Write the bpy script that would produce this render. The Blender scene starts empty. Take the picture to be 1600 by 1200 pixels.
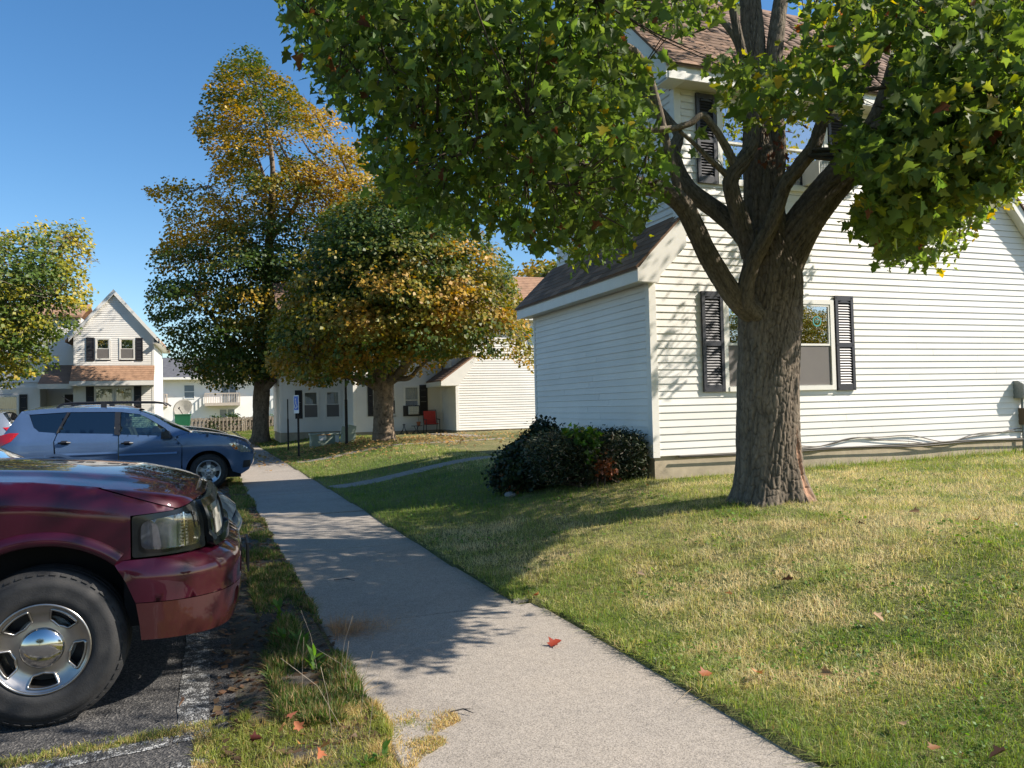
import bpy, bmesh, math, random
import numpy as np
from mathutils import Vector, Matrix
from mathutils.geometry import delaunay_2d_cdt

random.seed(7)
RS = np.random.RandomState(11)
scene = bpy.context.scene
COL = scene.collection

# ------------------------------------------------------------------ camera
F = 1222.0                                            # focal length in px of a 1600 px wide picture
dY = np.array([-450.0, 45.0, F]); dY /= np.linalg.norm(dY)
dX = np.array([3317.0, -46.0, F]); dX -= dX.dot(dY) * dY; dX /= np.linalg.norm(dX)
dZ = np.cross(dX, dY)
if dZ[1] > 0: dZ = -dZ
CM = np.array([dX, dY, dZ])                           # camera axes (right, down, forward) in world axes
CP = np.array([0.0, 0.0, 1.5])
cd = bpy.data.cameras.new('camera')
cd.sensor_width = 36.0
cd.lens = 36.0 * F / 1600.0
cd.clip_start = 0.05
cd.clip_end = 2000.0
cam = bpy.data.objects.new('camera', cd)
COL.objects.link(cam)
m4 = np.eye(4)
m4[:3, 0] = CM[:, 0]; m4[:3, 1] = -CM[:, 1]; m4[:3, 2] = -CM[:, 2]; m4[:3, 3] = CP
cam.matrix_world = Matrix(m4.tolist())
scene.camera = cam

# ------------------------------------------------------------------ sky, sun, exposure
SUN_AZ = math.radians(25.0)                           # from the gable wall's line towards the viewer
SUN_EL = math.radians(38.0)
SUN = np.array([math.cos(SUN_AZ) * math.cos(SUN_EL), -math.sin(SUN_AZ) * math.cos(SUN_EL), math.sin(SUN_EL)])
world = bpy.data.worlds.new('World')
scene.world = world
world.use_nodes = True
wn = world.node_tree
bg = wn.nodes['Background']
sky = wn.nodes.new('ShaderNodeTexSky')
sky.sky_type = 'NISHITA'
sky.sun_disc = False
sky.sun_elevation = SUN_EL
sky.sun_rotation = math.atan2(SUN[0], SUN[1])
sky.altitude = 200.0
sky.air_density = 1.0
sky.dust_density = 0.6
sky.ozone_density = 2.0
hs = wn.nodes.new('ShaderNodeHueSaturation')
hs.inputs['Saturation'].default_value = 1.28
wn.links.new(sky.outputs[0], hs.inputs['Color'])
wn.links.new(hs.outputs[0], bg.inputs[0])
bg.inputs[1].default_value = 0.103
sl = bpy.data.lights.new('sun', 'SUN')
sl.energy = 5.0
sl.angle = math.radians(0.5)
sl.color = (1.0, 0.925, 0.82)
sun = bpy.data.objects.new('sun', sl)
COL.objects.link(sun)
sun.rotation_euler = Vector(SUN).to_track_quat('Z', 'Y').to_euler()
scene.view_settings.view_transform = 'Standard'
scene.view_settings.look = 'None'
scene.view_settings.exposure = 0.8
scene.view_settings.gamma = 1.0
scene.view_settings.use_curve_mapping = False
scene.cycles.max_bounces = 8
scene.cycles.transparent_max_bounces = 16
scene.cycles.sample_clamp_indirect = 8.0

# ------------------------------------------------------------------ helpers
def ray(px, py): return CM @ np.array([px - 800.0, py - 600.0, F]) / F
def atY(px, py, Y): r = ray(px, py); return CP + r * (Y / r[1])
def atX(px, py, X): r = ray(px, py); return CP + r * (X / r[0])
def atZ(px, py, z): r = ray(px, py); return CP + r * ((z - 1.5) / r[2])
def atD(px, py, d): return CP + ray(px, py) * d
def proj(P):
    c = (np.asarray(P, float) - CP) @ CM
    d = np.maximum(c[:, 2], 1e-3)
    return 800 + F * c[:, 0] / d, 600 + F * c[:, 1] / d, c[:, 2]

def hsh(i, j, k=0, s=0):
    n = (np.asarray(i).astype(np.int64) * 374761393 + np.asarray(j).astype(np.int64) * 668265263 + np.asarray(k).astype(np.int64) * 2147483647 + s * 1274126177) & 0x7fffffff
    n = ((n ^ (n >> 13)) * 1274126177) & 0x7fffffff
    return ((n ^ (n >> 16)) & 0xffff) / 65535.0
def vnoise(x, y, s=0):
    x = np.asarray(x, float); y = np.asarray(y, float)
    i = np.floor(x); j = np.floor(y); fx = x - i; fy = y - j
    fx = fx * fx * (3 - 2 * fx); fy = fy * fy * (3 - 2 * fy)
    a = hsh(i, j, 0, s); b = hsh(i + 1, j, 0, s); c = hsh(i, j + 1, 0, s); d = hsh(i + 1, j + 1, 0, s)
    return (a * (1 - fx) + b * fx) * (1 - fy) + (c * (1 - fx) + d * fx) * fy
def fbm(x, y, s=0, o=3):
    t = 0; a = 0.5; n = 0
    for k in range(o):
        t = t + a * vnoise(np.asarray(x) * 2 ** k, np.asarray(y) * 2 ** k, s + k); n += a; a *= 0.5
    return t / n
def inpoly(px, py, poly):
    px = np.asarray(px, float); py = np.asarray(py, float)
    r = np.zeros(px.shape, bool); n = len(poly)
    for i in range(n):
        x0, y0 = poly[i]; x1, y1 = poly[(i + 1) % n]
        if y0 == y1: continue
        c = (y0 > py) != (y1 > py)
        r ^= c & (px < (x1 - x0) * (py - y0) / (y1 - y0) + x0)
    return r
def sstep(t): t = np.clip(t, 0, 1); return t * t * (3 - 2 * t)

WL = {}                                                # world location of every root
def tag(o, label=None, cat=None, group=None, kind=None):
    if label: o['label'] = label
    if cat: o['category'] = cat
    if group: o['group'] = group
    if kind: o['kind'] = kind
    return o
def empty(name, loc=(0, 0, 0), label=None, cat=None, group=None, rz=0.0, kind=None):
    o = bpy.data.objects.new(name, None)
    o.empty_display_size = 0.2
    COL.objects.link(o)
    o.location = loc; o.rotation_euler = (0, 0, rz)
    WL[o.name] = np.array(loc, float)
    return tag(o, label, cat, group, kind)
def mesh_obj(name, me, mats, parent=None):
    o = bpy.data.objects.new(name, me)
    COL.objects.link(o)
    if mats is not None:
        for m in (mats if isinstance(mats, (list, tuple)) else [mats]): me.materials.append(m)
    if parent is not None:
        o.parent = parent
        WL[o.name] = WL.get(parent.name, np.zeros(3))
    return o
def part(name, V, Fc, mat, parent=None, local=False, smooth=False, mi=None):
    """one mesh object from world-space vertices (made relative to the root of its thing)"""
    V = np.asarray(V, float).reshape(-1, 3)
    if parent is not None and not local: V = V - WL[parent.name]
    me = bpy.data.meshes.new(name)
    me.from_pydata(V.tolist(), [], [list(map(int, f)) for f in Fc])
    if smooth: me.polygons.foreach_set('use_smooth', [True] * len(me.polygons))
    if mi is not None: me.polygons.foreach_set('material_index', mi)
    me.update()
    return mesh_obj(name, me, mat, parent)
def part_np(name, V, Fc, mat, parent=None, col=None, local=False, smooth=False):
    """fast path: Fc is (n,k); col one colour per face"""
    V = np.ascontiguousarray(V, np.float32).reshape(-1, 3)
    if parent is not None and not local: V = V - WL[parent.name].astype(np.float32)
    Fc = np.ascontiguousarray(Fc, np.int32); n, k = Fc.shape
    me = bpy.data.meshes.new(name)
    me.vertices.add(len(V)); me.vertices.foreach_set('co', V.ravel())
    me.loops.add(n * k); me.loops.foreach_set('vertex_index', Fc.ravel())
    me.polygons.add(n); me.polygons.foreach_set('loop_start', np.arange(0, n * k, k, dtype=np.int32))
    me.update(calc_edges=True)
    if smooth: me.polygons.foreach_set('use_smooth', np.ones(n, bool))
    if col is not None:
        a = me.attributes.new('col', 'FLOAT_COLOR', 'FACE')
        c = np.ones((n, 4), np.float32); c[:, :3] = col
        a.data.foreach_set('color', c.ravel())
    return mesh_obj(name, me, mat, parent)

class MB:
    """collects boxes, bars, tubes ... and links them as ONE mesh"""
    def __init__(s): s.v = []; s.f = []
    def add(s, V, Fc):
        b = len(s.v)
        s.v += [tuple(map(float, p)) for p in V]; s.f += [[b + i for i in f] for f in Fc]
        return s
    def box(s, a, b):
        x0, y0, z0 = np.minimum(a, b); x1, y1, z1 = np.maximum(a, b)
        return s.add([(x0, y0, z0), (x1, y0, z0), (x1, y1, z0), (x0, y1, z0), (x0, y0, z1), (x1, y0, z1), (x1, y1, z1), (x0, y1, z1)],
                     [(0, 3, 2, 1), (4, 5, 6, 7), (0, 1, 5, 4), (1, 2, 6, 5), (2, 3, 7, 6), (3, 0, 4, 7)])
    def hexa(s, P):                                    # 4 bottom + 4 top points
        return s.add(P, [(0, 3, 2, 1), (4, 5, 6, 7), (0, 1, 5, 4), (1, 2, 6, 5), (2, 3, 7, 6), (3, 0, 4, 7)])
    def prism(s, poly, off):
        n = len(poly); P = [np.array(p, float) for p in poly]; o = np.array(off, float)
        return s.add(P + [p + o for p in P], [list(range(n))[::-1], list(range(n, 2 * n))] + [[i, (i + 1) % n, n + (i + 1) % n, n + i] for i in range(n)])
    def tube(s, pts, rad, n=8, cap=True):
        V, Fc = tube(pts, rad, n, cap); return s.add(V, Fc)
    def lathe(s, prof, org, axis, n=24):
        V, Fc = lathe(prof, org, axis, n); return s.add(V, Fc)
    def build(s, name, mat, parent=None, local=False, smooth=False):
        return part(name, s.v, s.f, mat, parent, local, smooth)

def frames(pts):
    P = np.asarray(pts, float); T = np.gradient(P, axis=0); T /= np.linalg.norm(T, axis=1)[:, None] + 1e-9
    up = np.array([0, 0, 1.0]) if abs(T[0, 2]) < 0.9 else np.array([1.0, 0, 0])
    A = []; a = np.cross(T[0], up)
    for t in T:
        a = a - a.dot(t) * t; a /= np.linalg.norm(a) + 1e-9; A.append(a)
    A = np.array(A); B = np.cross(T, A)
    return P, T, A, B
def tube(pts, rad, n=8, cap=True):
    P, T, A, B = frames(pts); m = len(P)
    r = np.full(m, rad, float) if np.isscalar(rad) else np.asarray(rad, float)
    th = np.arange(n) * 2 * math.pi / n
    V = P[:, None] + r[:, None, None] * (np.cos(th)[None, :, None] * A[:, None] + np.sin(th)[None, :, None] * B[:, None])
    Fc = [(i * n + j, i * n + (j + 1) % n, (i + 1) * n + (j + 1) % n, (i + 1) * n + j) for i in range(m - 1) for j in range(n)]
    if cap: Fc += [tuple(range(n))[::-1], tuple((m - 1) * n + j for j in range(n))]
    return V.reshape(-1, 3), Fc
def lathe(prof, org, axis, n=24):
    """prof: (radius, distance along axis) pairs"""
    a = np.array(axis, float); a /= np.linalg.norm(a)
    u = np.cross(a, [0, 0, 1.0] if abs(a[2]) < 0.9 else [1.0, 0, 0]); u /= np.linalg.norm(u); w = np.cross(a, u)
    V = []; Fc = []
    for r, h in prof:
        for j in range(n):
            t = 2 * math.pi * j / n
            V.append(np.array(org) + a * h + r * (math.cos(t) * u + math.sin(t) * w))
    for i in range(len(prof) - 1):
        for j in range(n): Fc.append((i * n + j, i * n + (j + 1) % n, (i + 1) * n + (j + 1) % n, (i + 1) * n + j))
    return V, Fc
def spline(P, n):
    """Catmull-Rom through the rows of P"""
    P = np.asarray(P, float); m = len(P)
    Q = np.vstack([2 * P[0] - P[1], P, 2 * P[-1] - P[-2]])
    t = np.linspace(0, m - 1 - 1e-9, n); i = np.floor(t).astype(int); f = (t - i)[:, None]
    a, b, c, d = Q[i], Q[i + 1], Q[i + 2], Q[i + 3]
    return 0.5 * (2 * b + (c - a) * f + (2 * a - 5 * b + 4 * c - d) * f ** 2 + (3 * b - a - 3 * c + d) * f ** 3)

# ------------------------------------------------------------------ materials
def nodes(name):
    m = bpy.data.materials.new(name); m.use_nodes = True
    nt = m.node_tree; return m, nt, nt.nodes['Principled BSDF']
def N(nt, t, **kw):
    n = nt.nodes.new(t)
    for k, v in kw.items(): setattr(n, k, v)
    return n
def ramp(nt, fac, stops):
    r = N(nt, 'ShaderNodeValToRGB'); e = r.color_ramp.elements
    while len(e) < len(stops): e.new(0.5)
    for i, (p, c) in enumerate(stops): e[i].position = p; e[i].color = (*c, 1) if len(c) == 3 else c
    nt.links.new(fac, r.inputs[0]); return r.outputs[0]
def coord(nt, scale=(1, 1, 1), kind='Object'):
    t = N(nt, 'ShaderNodeTexCoord'); mp = N(nt, 'ShaderNodeMapping'); mp.inputs['Scale'].default_value = scale
    nt.links.new(t.outputs[kind], mp.inputs[0]); return mp.outputs[0]
def geo(nt, scale=(1, 1, 1)):
    t = N(nt, 'ShaderNodeNewGeometry'); mp = N(nt, 'ShaderNodeMapping'); mp.inputs['Scale'].default_value = scale
    nt.links.new(t.outputs['Position'], mp.inputs[0]); return mp.outputs[0]
def noise(nt, vec, scale, detail=4, rough=0.6):
    n = N(nt, 'ShaderNodeTexNoise'); n.inputs['Scale'].default_value = scale; n.inputs['Detail'].default_value = detail; n.inputs['Roughness'].default_value = rough
    nt.links.new(vec, n.inputs[0]); return n.outputs[0]
def mixc(nt, fac, a, b, mode='MIX'):
    m = N(nt, 'ShaderNodeMix', data_type='RGBA', blend_type=mode)
    for s, v in ((0, fac), (6, a), (7, b)):
        if isinstance(v, (int, float)): m.inputs[s].default_value = v
        elif isinstance(v, tuple): m.inputs[s].default_value = (*v, 1)
        else: nt.links.new(v, m.inputs[s])
    return m.outputs[2]
def bump(nt, h, bs, strength=0.3, dist=0.01):
    b = N(nt, 'ShaderNodeBump'); b.inputs['Strength'].default_value = strength; b.inputs['Distance'].default_value = dist
    nt.links.new(h, b.inputs['Height']); nt.links.new(b.outputs[0], bs.inputs['Normal'])
def simple(name, c, rough=0.5, metal=0.0, var=0.12, scale=8.0, bmp=0.0, coat=0.0, spec=0.5, objvar=0.0, bscale=None):
    m, nt, b = nodes(name)
    v = geo(nt)
    n = noise(nt, v, scale)
    lo = tuple(x * (1 - var) for x in c); hi = tuple(min(1, x * (1 + var)) for x in c)
    out = ramp(nt, n, [(0.3, lo), (0.7, hi)])
    if objvar:
        oi = N(nt, 'ShaderNodeObjectInfo')
        r = ramp(nt, oi.outputs['Random'], [(0, (1 - objvar,) * 3), (1, (1 + objvar,) * 3)])
        out = mixc(nt, 1.0, out, r, 'MULTIPLY')
    nt.links.new(out, b.inputs['Base Color'])
    b.inputs['Roughness'].default_value = rough; b.inputs['Metallic'].default_value = metal
    b.inputs['Coat Weight'].default_value = coat; b.inputs['Coat Roughness'].default_value = 0.03
    b.inputs['Specular IOR Level'].default_value = spec
    if bmp: bump(nt, noise(nt, v, bscale or scale * 4), b, bmp, 0.01)
    return m
def glass_mat(name, tint=(0.9, 0.95, 0.95), refl=0.12, dark=0.0):
    m, nt, b = nodes(name); nt.nodes.remove(b)
    o = nt.nodes['Material Output']
    g = N(nt, 'ShaderNodeBsdfGlossy'); g.inputs['Roughness'].default_value = 0.005; g.inputs['Color'].default_value = (0.95, 0.97, 1, 1)
    t = N(nt, 'ShaderNodeBsdfTransparent'); t.inputs[0].default_value = (*tint, 1)
    f = N(nt, 'ShaderNodeLayerWeight'); f.inputs[0].default_value = 0.25
    r = N(nt, 'ShaderNodeMapRange'); r.inputs['To Min'].default_value = refl; r.inputs['To Max'].default_value = 1.0
    nt.links.new(f.outputs['Fresnel'], r.inputs[0])
    mx = N(nt, 'ShaderNodeMixShader'); nt.links.new(r.outputs[0], mx.inputs[0]); nt.links.new(t.outputs[0], mx.inputs[1]); nt.links.new(g.outputs[0], mx.inputs[2])
    nt.links.new(mx.outputs[0], o.inputs[0]); return m
def leaf_mat(name, trans=0.45, rough=0.45):
    m, nt, b = nodes(name); o = nt.nodes['Material Output']
    a = N(nt, 'ShaderNodeAttribute', attribute_name='col')
    b.inputs['Roughness'].default_value = rough; b.inputs['Specular IOR Level'].default_value = 0.35
    nt.links.new(a.outputs['Color'], b.inputs['Base Color'])
    t = N(nt, 'ShaderNodeBsdfTranslucent')
    br = N(nt, 'ShaderNodeHueSaturation'); br.inputs['Hue'].default_value = 0.49; br.inputs['Saturation'].default_value = 1.15; br.inputs['Value'].default_value = 1.6
    nt.links.new(a.outputs['Color'], br.inputs['Color']); nt.links.new(br.outputs[0], t.inputs[0])
    mx = N(nt, 'ShaderNodeMixShader'); mx.inputs[0].default_value = trans
    nt.links.new(b.outputs[0], mx.inputs[1]); nt.links.new(t.outputs[0], mx.inputs[2]); nt.links.new(mx.outputs[0], o.inputs[0])
    return m

M = {}
M['siding'] = simple('vinyl_siding', (0.77, 0.735, 0.675), 0.45, var=0.07, scale=0.9, objvar=0.035)
M['trim'] = simple('white_trim', (0.76, 0.73, 0.67), 0.4, var=0.04, scale=5)
M['soffit'] = simple('soffit', (0.62, 0.57, 0.48), 0.5, var=0.04)
M['found'] = simple('foundation_concrete', (0.40, 0.33, 0.23), 0.9, var=0.22, scale=2.5, bmp=0.5)
M['shutter'] = simple('shutter_charcoal', (0.035, 0.034, 0.042), 0.45, var=0.1)
M['shutter_black'] = simple('shutter_black', (0.018, 0.016, 0.018), 0.5, var=0.1)
M['glass'] = glass_mat('window_glass', refl=0.45)
M['glass_dim'] = glass_mat('window_glass_dim', refl=0.16)
M['screen'] = simple('insect_screen', (0.15, 0.135, 0.125), 0.8, var=0.06, scale=2)
M['curtain'] = simple('curtain', (0.42, 0.40, 0.36), 0.9, var=0.15, scale=5)
M['blind'] = simple('blind', (0.55, 0.53, 0.48), 0.8, var=0.05)
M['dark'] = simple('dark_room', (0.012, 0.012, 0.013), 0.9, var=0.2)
M['acwhite'] = simple('ac_plastic', (0.62, 0.59, 0.52), 0.5, var=0.05)
M['grey_metal'] = simple('painted_grey_metal', (0.24, 0.26, 0.26), 0.45, 0.3, var=0.15, scale=30, bmp=0.15)
M['brown_box'] = simple('brown_box', (0.16, 0.10, 0.06), 0.6)
M['cable'] = simple('cable', (0.10, 0.085, 0.07), 0.7)
M['teal'] = simple('teal_reflection', (0.05, 0.28, 0.27), 0.5)
def shingle_mat(name, c, wash):
    m, nt, b = nodes(name)
    v = geo(nt); oi = N(nt, 'ShaderNodeObjectInfo')
    n1 = noise(nt, v, 2.2, 3); n2 = noise(nt, v, 160, 2)
    base = ramp(nt, oi.outputs['Random'], [(0, tuple(x * 0.72 for x in c)), (0.5, c), (1, tuple(x * 1.3 for x in wash))])
    at = N(nt, 'ShaderNodeAttribute', attribute_name='col')
    base = mixc(nt, 1.0, base, ramp(nt, n1, [(0.3, (0.82,) * 3), (0.7, (1.12,) * 3)]), 'MULTIPLY')
    base = mixc(nt, 0.8, base, ramp(nt, n2, [(0.3, (0.6,) * 3), (0.7, (1.35,) * 3)]), 'MULTIPLY')
    nt.links.new(base, b.inputs['Base Color']); b.inputs['Roughness'].default_value = 0.92
    bump(nt, n2, b, 0.6, 0.004); return m
def shingle_attr_mat(name):
    m, nt, b = nodes(name); at = N(nt, 'ShaderNodeAttribute', attribute_name='col')
    n2 = noise(nt, geo(nt), 40, 2)
    nt.links.new(mixc(nt, 0.7, at.outputs['Color'], ramp(nt, n2, [(0.3, (0.7,) * 3), (0.7, (1.25,) * 3)]), 'MULTIPLY'), b.inputs['Base Color'])
    b.inputs['Roughness'].default_value = 0.92; return m
M['shingle'] = shingle_mat('brown_shingle', (0.185, 0.112, 0.072), (0.225, 0.135, 0.088))
M['shingle_attr'] = shingle_attr_mat('shingle_many')

# asphalt
def asphalt():
    m, nt, b = nodes('asphalt'); v = geo(nt)
    vo = N(nt, 'ShaderNodeTexVoronoi'); vo.inputs['Scale'].default_value = 95; nt.links.new(v, vo.inputs[0])
    n1 = noise(nt, v, 0.9, 5); n2 = noise(nt, v, 260, 2)
    stone = ramp(nt, vo.outputs['Color'], [(0.25, (0.03, 0.03, 0.032)), (0.6, (0.066, 0.064, 0.063)), (0.95, (0.15, 0.143, 0.135))])
    c = mixc(nt, 1.0, stone, ramp(nt, n1, [(0.3, (0.75,) * 3), (0.7, (1.35, 1.32, 1.28))]), 'MULTIPLY')
    nt.links.new(c, b.inputs['Base Color']); b.inputs['Roughness'].default_value = 0.85
    bump(nt, vo.outputs['Distance'], b, 0.9, 0.008); return m
M['asphalt'] = asphalt()
def concrete(name, base, spk, sc=130):
    m, nt, b = nodes(name); v = geo(nt)
    vo = N(nt, 'ShaderNodeTexVoronoi'); vo.inputs['Scale'].default_value = sc; nt.links.new(v, vo.inputs[0])
    n1 = noise(nt, v, 0.8, 6, 0.65); n2 = noise(nt, v, 14, 4); n3 = noise(nt, v, 105, 3, 0.7)
    s = ramp(nt, vo.outputs['Color'], [(0.12, tuple(x * spk for x in base)), (0.45, base), (0.92, tuple(min(1, x * 1.3) for x in base))])
    c = mixc(nt, 1.0, s, ramp(nt, n1, [(0.28, (0.80, 0.79, 0.78)), (0.5, (1, 1, 1)), (0.75, (1.12, 1.1, 1.07))]), 'MULTIPLY')
    c = mixc(nt, 0.7, c, ramp(nt, n2, [(0.3, (0.86,) * 3), (0.7, (1.1,) * 3)]), 'MULTIPLY')
    c = mixc(nt, 0.9, c, ramp(nt, n3, [(0.34, (0.62,) * 3), (0.44, (1.0,) * 3), (0.66, (1.06,) * 3)]), 'MULTIPLY')
    nt.links.new(c, b.inputs['Base Color']); b.inputs['Roughness'].default_value = 0.88
    bump(nt, n3, b, 0.5, 0.006); return m
M['walk'] = concrete('sidewalk_concrete', (0.315, 0.274, 0.228), 0.62, 190)
M['path'] = concrete('path_concrete', (0.25, 0.225, 0.185), 0.6, 60)
def paint_line():
    m, nt, b = nodes('worn_white_paint'); v = geo(nt)
    vo = N(nt, 'ShaderNodeTexVoronoi'); vo.inputs['Scale'].default_value = 95; nt.links.new(v, vo.inputs[0])
    n1 = noise(nt, v, 22, 5, 0.75)
    ad = N(nt, 'ShaderNodeMath', operation='ADD'); nt.links.new(n1, ad.inputs[0])
    mu = N(nt, 'ShaderNodeMath', operation='MULTIPLY'); mu.inputs[1].default_value = -0.22; nt.links.new(vo.outputs['Distance'], mu.inputs[0]); nt.links.new(mu.outputs[0], ad.inputs[1])
    c = ramp(nt, ad.outputs[0], [(0.395, (0.05, 0.05, 0.05)), (0.49, (0.36, 0.36, 0.35)), (0.76, (0.6, 0.6, 0.58))])
    nt.links.new(c, b.inputs['Base Color']); b.inputs['Roughness'].default_value = 0.8
    bump(nt, vo.outputs['Distance'], b, 0.9, 0.008); return m
M['line'] = paint_line()
def ground_mat():
    m, nt, b = nodes('lawn_soil'); v = geo(nt)
    n1 = noise(nt, v, 0.35, 5); n2 = noise(nt, v, 9, 5, 0.75); n3 = noise(nt, v, 60, 3, 0.8)
    c = ramp(nt, n1, [(0.38, (0.075, 0.105, 0.02)), (0.52, (0.17, 0.16, 0.05)), (0.66, (0.27, 0.225, 0.095))])
    c = mixc(nt, 1.0, c, ramp(nt, n2, [(0.3, (0.55,) * 3), (0.7, (1.4,) * 3)]), 'MULTIPLY')
    c = mixc(nt, 1.0, c, ramp(nt, n3, [(0.3, (0.5,) * 3), (0.7, (1.5,) * 3)]), 'MULTIPLY')
    nt.links.new(c, b.inputs['Base Color']); b.inputs['Roughness'].default_value = 0.95
    bump(nt, n3, b, 1.0, 0.03); return m
M['ground'] = ground_mat()
def soil_mat():
    m, nt, b = nodes('verge_soil'); v = geo(nt); n1 = noise(nt, v, 5, 5, 0.7); n2 = noise(nt, v, 70, 4, 0.8)
    c = ramp(nt, n1, [(0.35, (0.055, 0.05, 0.044)), (0.55, (0.11, 0.09, 0.066)), (0.7, (0.085, 0.10, 0.035))])
    c = mixc(nt, 1.0, c, ramp(nt, n2, [(0.3, (0.45,) * 3), (0.7, (1.6,) * 3)]), 'MULTIPLY'); nt.links.new(c, b.inputs['Base Color']); b.inputs['Roughness'].default_value = 0.95; bump(nt, n2, b, 1.0, 0.02); return m
M['soil'] = soil_mat()

# ------------------------------------------------------------------ terrain
def XL(y): return 0.758 - 0.0247 * y
def XR(y): return 2.268 - 0.0222 * y + np.where(np.asarray(y) < 5.6, 0.07, -0.07)
LOT_Z = -0.02
def lawn_z(x, y):
    t = np.asarray(x) - XR(y)
    return 0.03 + 0.385 * sstep(t / 3.6) + 0.014 * np.clip(np.asarray(x) - 5.7, 0, 30) + 0.012 * (fbm(np.asarray(x) * 0.9, np.asarray(y) * 0.9, 5) - 0.5)
def ground_z(x, y):
    x = np.asarray(x, float); y = np.asarray(y, float)
    z = lawn_z(x, y)
    xl = XL(y)
    z = np.where(x < XR(y) - 0.02, -0.07, z)
    z = np.where(x < xl + 0.02, -0.015 + 0.02 * fbm(x * 5, y * 5, 9), z)
    lot = (x < 0.16 - 0.012 * y) & (y < 34.0)
    z = np.where(lot, LOT_Z - 0.012, z)
    z = np.where((x < xl) & (y >= 34.0), 0.03 + 0.10 * sstep((y - 34) / 10), z)
    return z
# ------------------------------------------------------------------ ground, parking lot, sidewalk
def build_ground():
    xs = np.unique(np.concatenate([np.linspace(-300, -40, 14), np.linspace(-40, -2, 30), np.arange(-2, 4, 0.06), np.arange(4, 16, 0.25), np.linspace(16, 50, 18), np.linspace(50, 400, 16)]))
    ys = np.unique(np.concatenate([np.linspace(-60, -4, 15), np.arange(-4, 20, 0.25), np.arange(20, 70, 0.8), np.linspace(70, 600, 24)]))
    X, Y = np.meshgrid(xs, ys); Z = ground_z(X, Y)
    V = np.stack([X, Y, Z], -1).reshape(-1, 3); nx = len(xs); ny = len(ys)
    i, j = np.meshgrid(np.arange(nx - 1), np.arange(ny - 1)); k = (j * nx + i).ravel()
    tag(part_np('ground', V, np.stack([k, k + 1, k + nx + 1, k + nx], 1), M['ground'], smooth=True), kind='structure')
build_ground()

def wobble_edge(ys, x0, amp, s):                       # broken asphalt edge
    return x0 + amp * (fbm(np.asarray(ys) * 2.3, np.asarray(ys) * 0.0 + s, s, 4) - 0.5)
ys = np.concatenate([np.arange(-12, 20, 0.12), np.arange(20, 34.3, 0.5)])
lot = MB(); V = []; Fq = []
for i, y in enumerate(ys):
    e = float(wobble_edge(y, 0.20 - 0.012 * y, 0.22, 3))
    for x in (-60.0, -3.0, e - 0.02): V.append((x, y, LOT_Z))
    V.append((e, y, LOT_Z - 0.05))
for i in range(len(ys) - 1):
    for j in range(3): Fq.append((i * 4 + j, i * 4 + j + 1, i * 4 + 5 + j, i * 4 + 4 + j))
plot = tag(part('parking_lot', V, Fq, M['asphalt']), kind='structure'); WL['parking_lot'] = np.zeros(3)
def line_strip(p, q, w, name='painted_line', n=24, wob=0.012):
    p = np.array(p, float); q = np.array(q, float); d = (q - p) / np.linalg.norm(q - p); s = np.array([-d[1], d[0]])
    V = []
    for i in range(n + 1):
        c = p + (q - p) * i / n
        a = c + s * (w / 2 + wob * (random.random() - 0.5)); b = c - s * (w / 2 + wob * (random.random() - 0.5))
        V += [(a[0], a[1], LOT_Z + 0.004), (b[0], b[1], LOT_Z + 0.004)]
    part(name, V, [(2 * i, 2 * i + 1, 2 * i + 3, 2 * i + 2) for i in range(n)], M['line'], plot)
V = []; ysv = np.arange(-6, 34, 0.15)
for y in ysv:
    for t in np.linspace(0, 1, 6):
        x = 0.07 - 0.012 * y + t * (XL(y) - 0.03 - 0.07 + 0.012 * y); V.append((x, y, float(ground_z(x, y)) + 0.006 + (0.010 * float(fbm(x * 9, y * 9, 44)) if 0 < t < 1 else 0)))
tag(part('verge', V, [(i * 6 + j, i * 6 + j + 1, i * 6 + 7 + j, i * 6 + 6 + j) for i in range(len(ysv) - 1) for j in range(5)], M['soil'], smooth=True), kind='structure')
line_strip((-0.10, -3.0), (-0.16, 3.78), 0.15)
line_strip((-0.16, 3.98), (-0.2, 6.5), 0.15)
line_strip((-5.6, 3.30), (-0.26, 4.01), 0.12)
for yy in (6.95, 9.8, 12.7, 15.6, 18.6): line_strip((-5.5, yy), (-0.25, yy), 0.11)

walk = empty('sidewalk', kind='structure')
joints = [-4.0, -0.5, 2.55 - 0.3, 5.6, 8.65, 11.7, 14.75, 17.8, 20.85, 23.9, 26.95, 30, 33.05, 36.1, 39.2, 42.3, 45.4, 48.5]
for a, b in zip(joints[:-1], joints[1:]):
    n = 14; yy = np.linspace(a + 0.010, b - 0.010, n + 1); V = []; Fq = []
    dz = random.uniform(-0.006, 0.006)
    ym = (a + b) / 2; ex = (0.07 if ym < 5.6 else -0.07)
    for y in yy:
        l = XL(y) + 0.03 * (float(fbm(y * 3, 1.0, 21)) - 0.5) ; r = 2.268 - 0.0222 * y + ex + 0.03 * (float(fbm(y * 3, 7.0, 22)) - 0.5)
        V += [(l, y, -0.1), (l, y, dz - 0.006), (l + 0.012, y, dz), (r - 0.012, y, dz), (r, y, dz - 0.006), (r, y, -0.1)]
    for i in range(n):
        for j in range(5): Fq.append((i * 6 + j, i * 6 + j + 1, i * 6 + 7 + j, i * 6 + 6 + j))
    Fq += [(0, 1, 2, 3, 4, 5), tuple(n * 6 + j for j in range(6))[::-1]]
    part('concrete_slab', V, Fq, M['walk'], walk)

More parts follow.
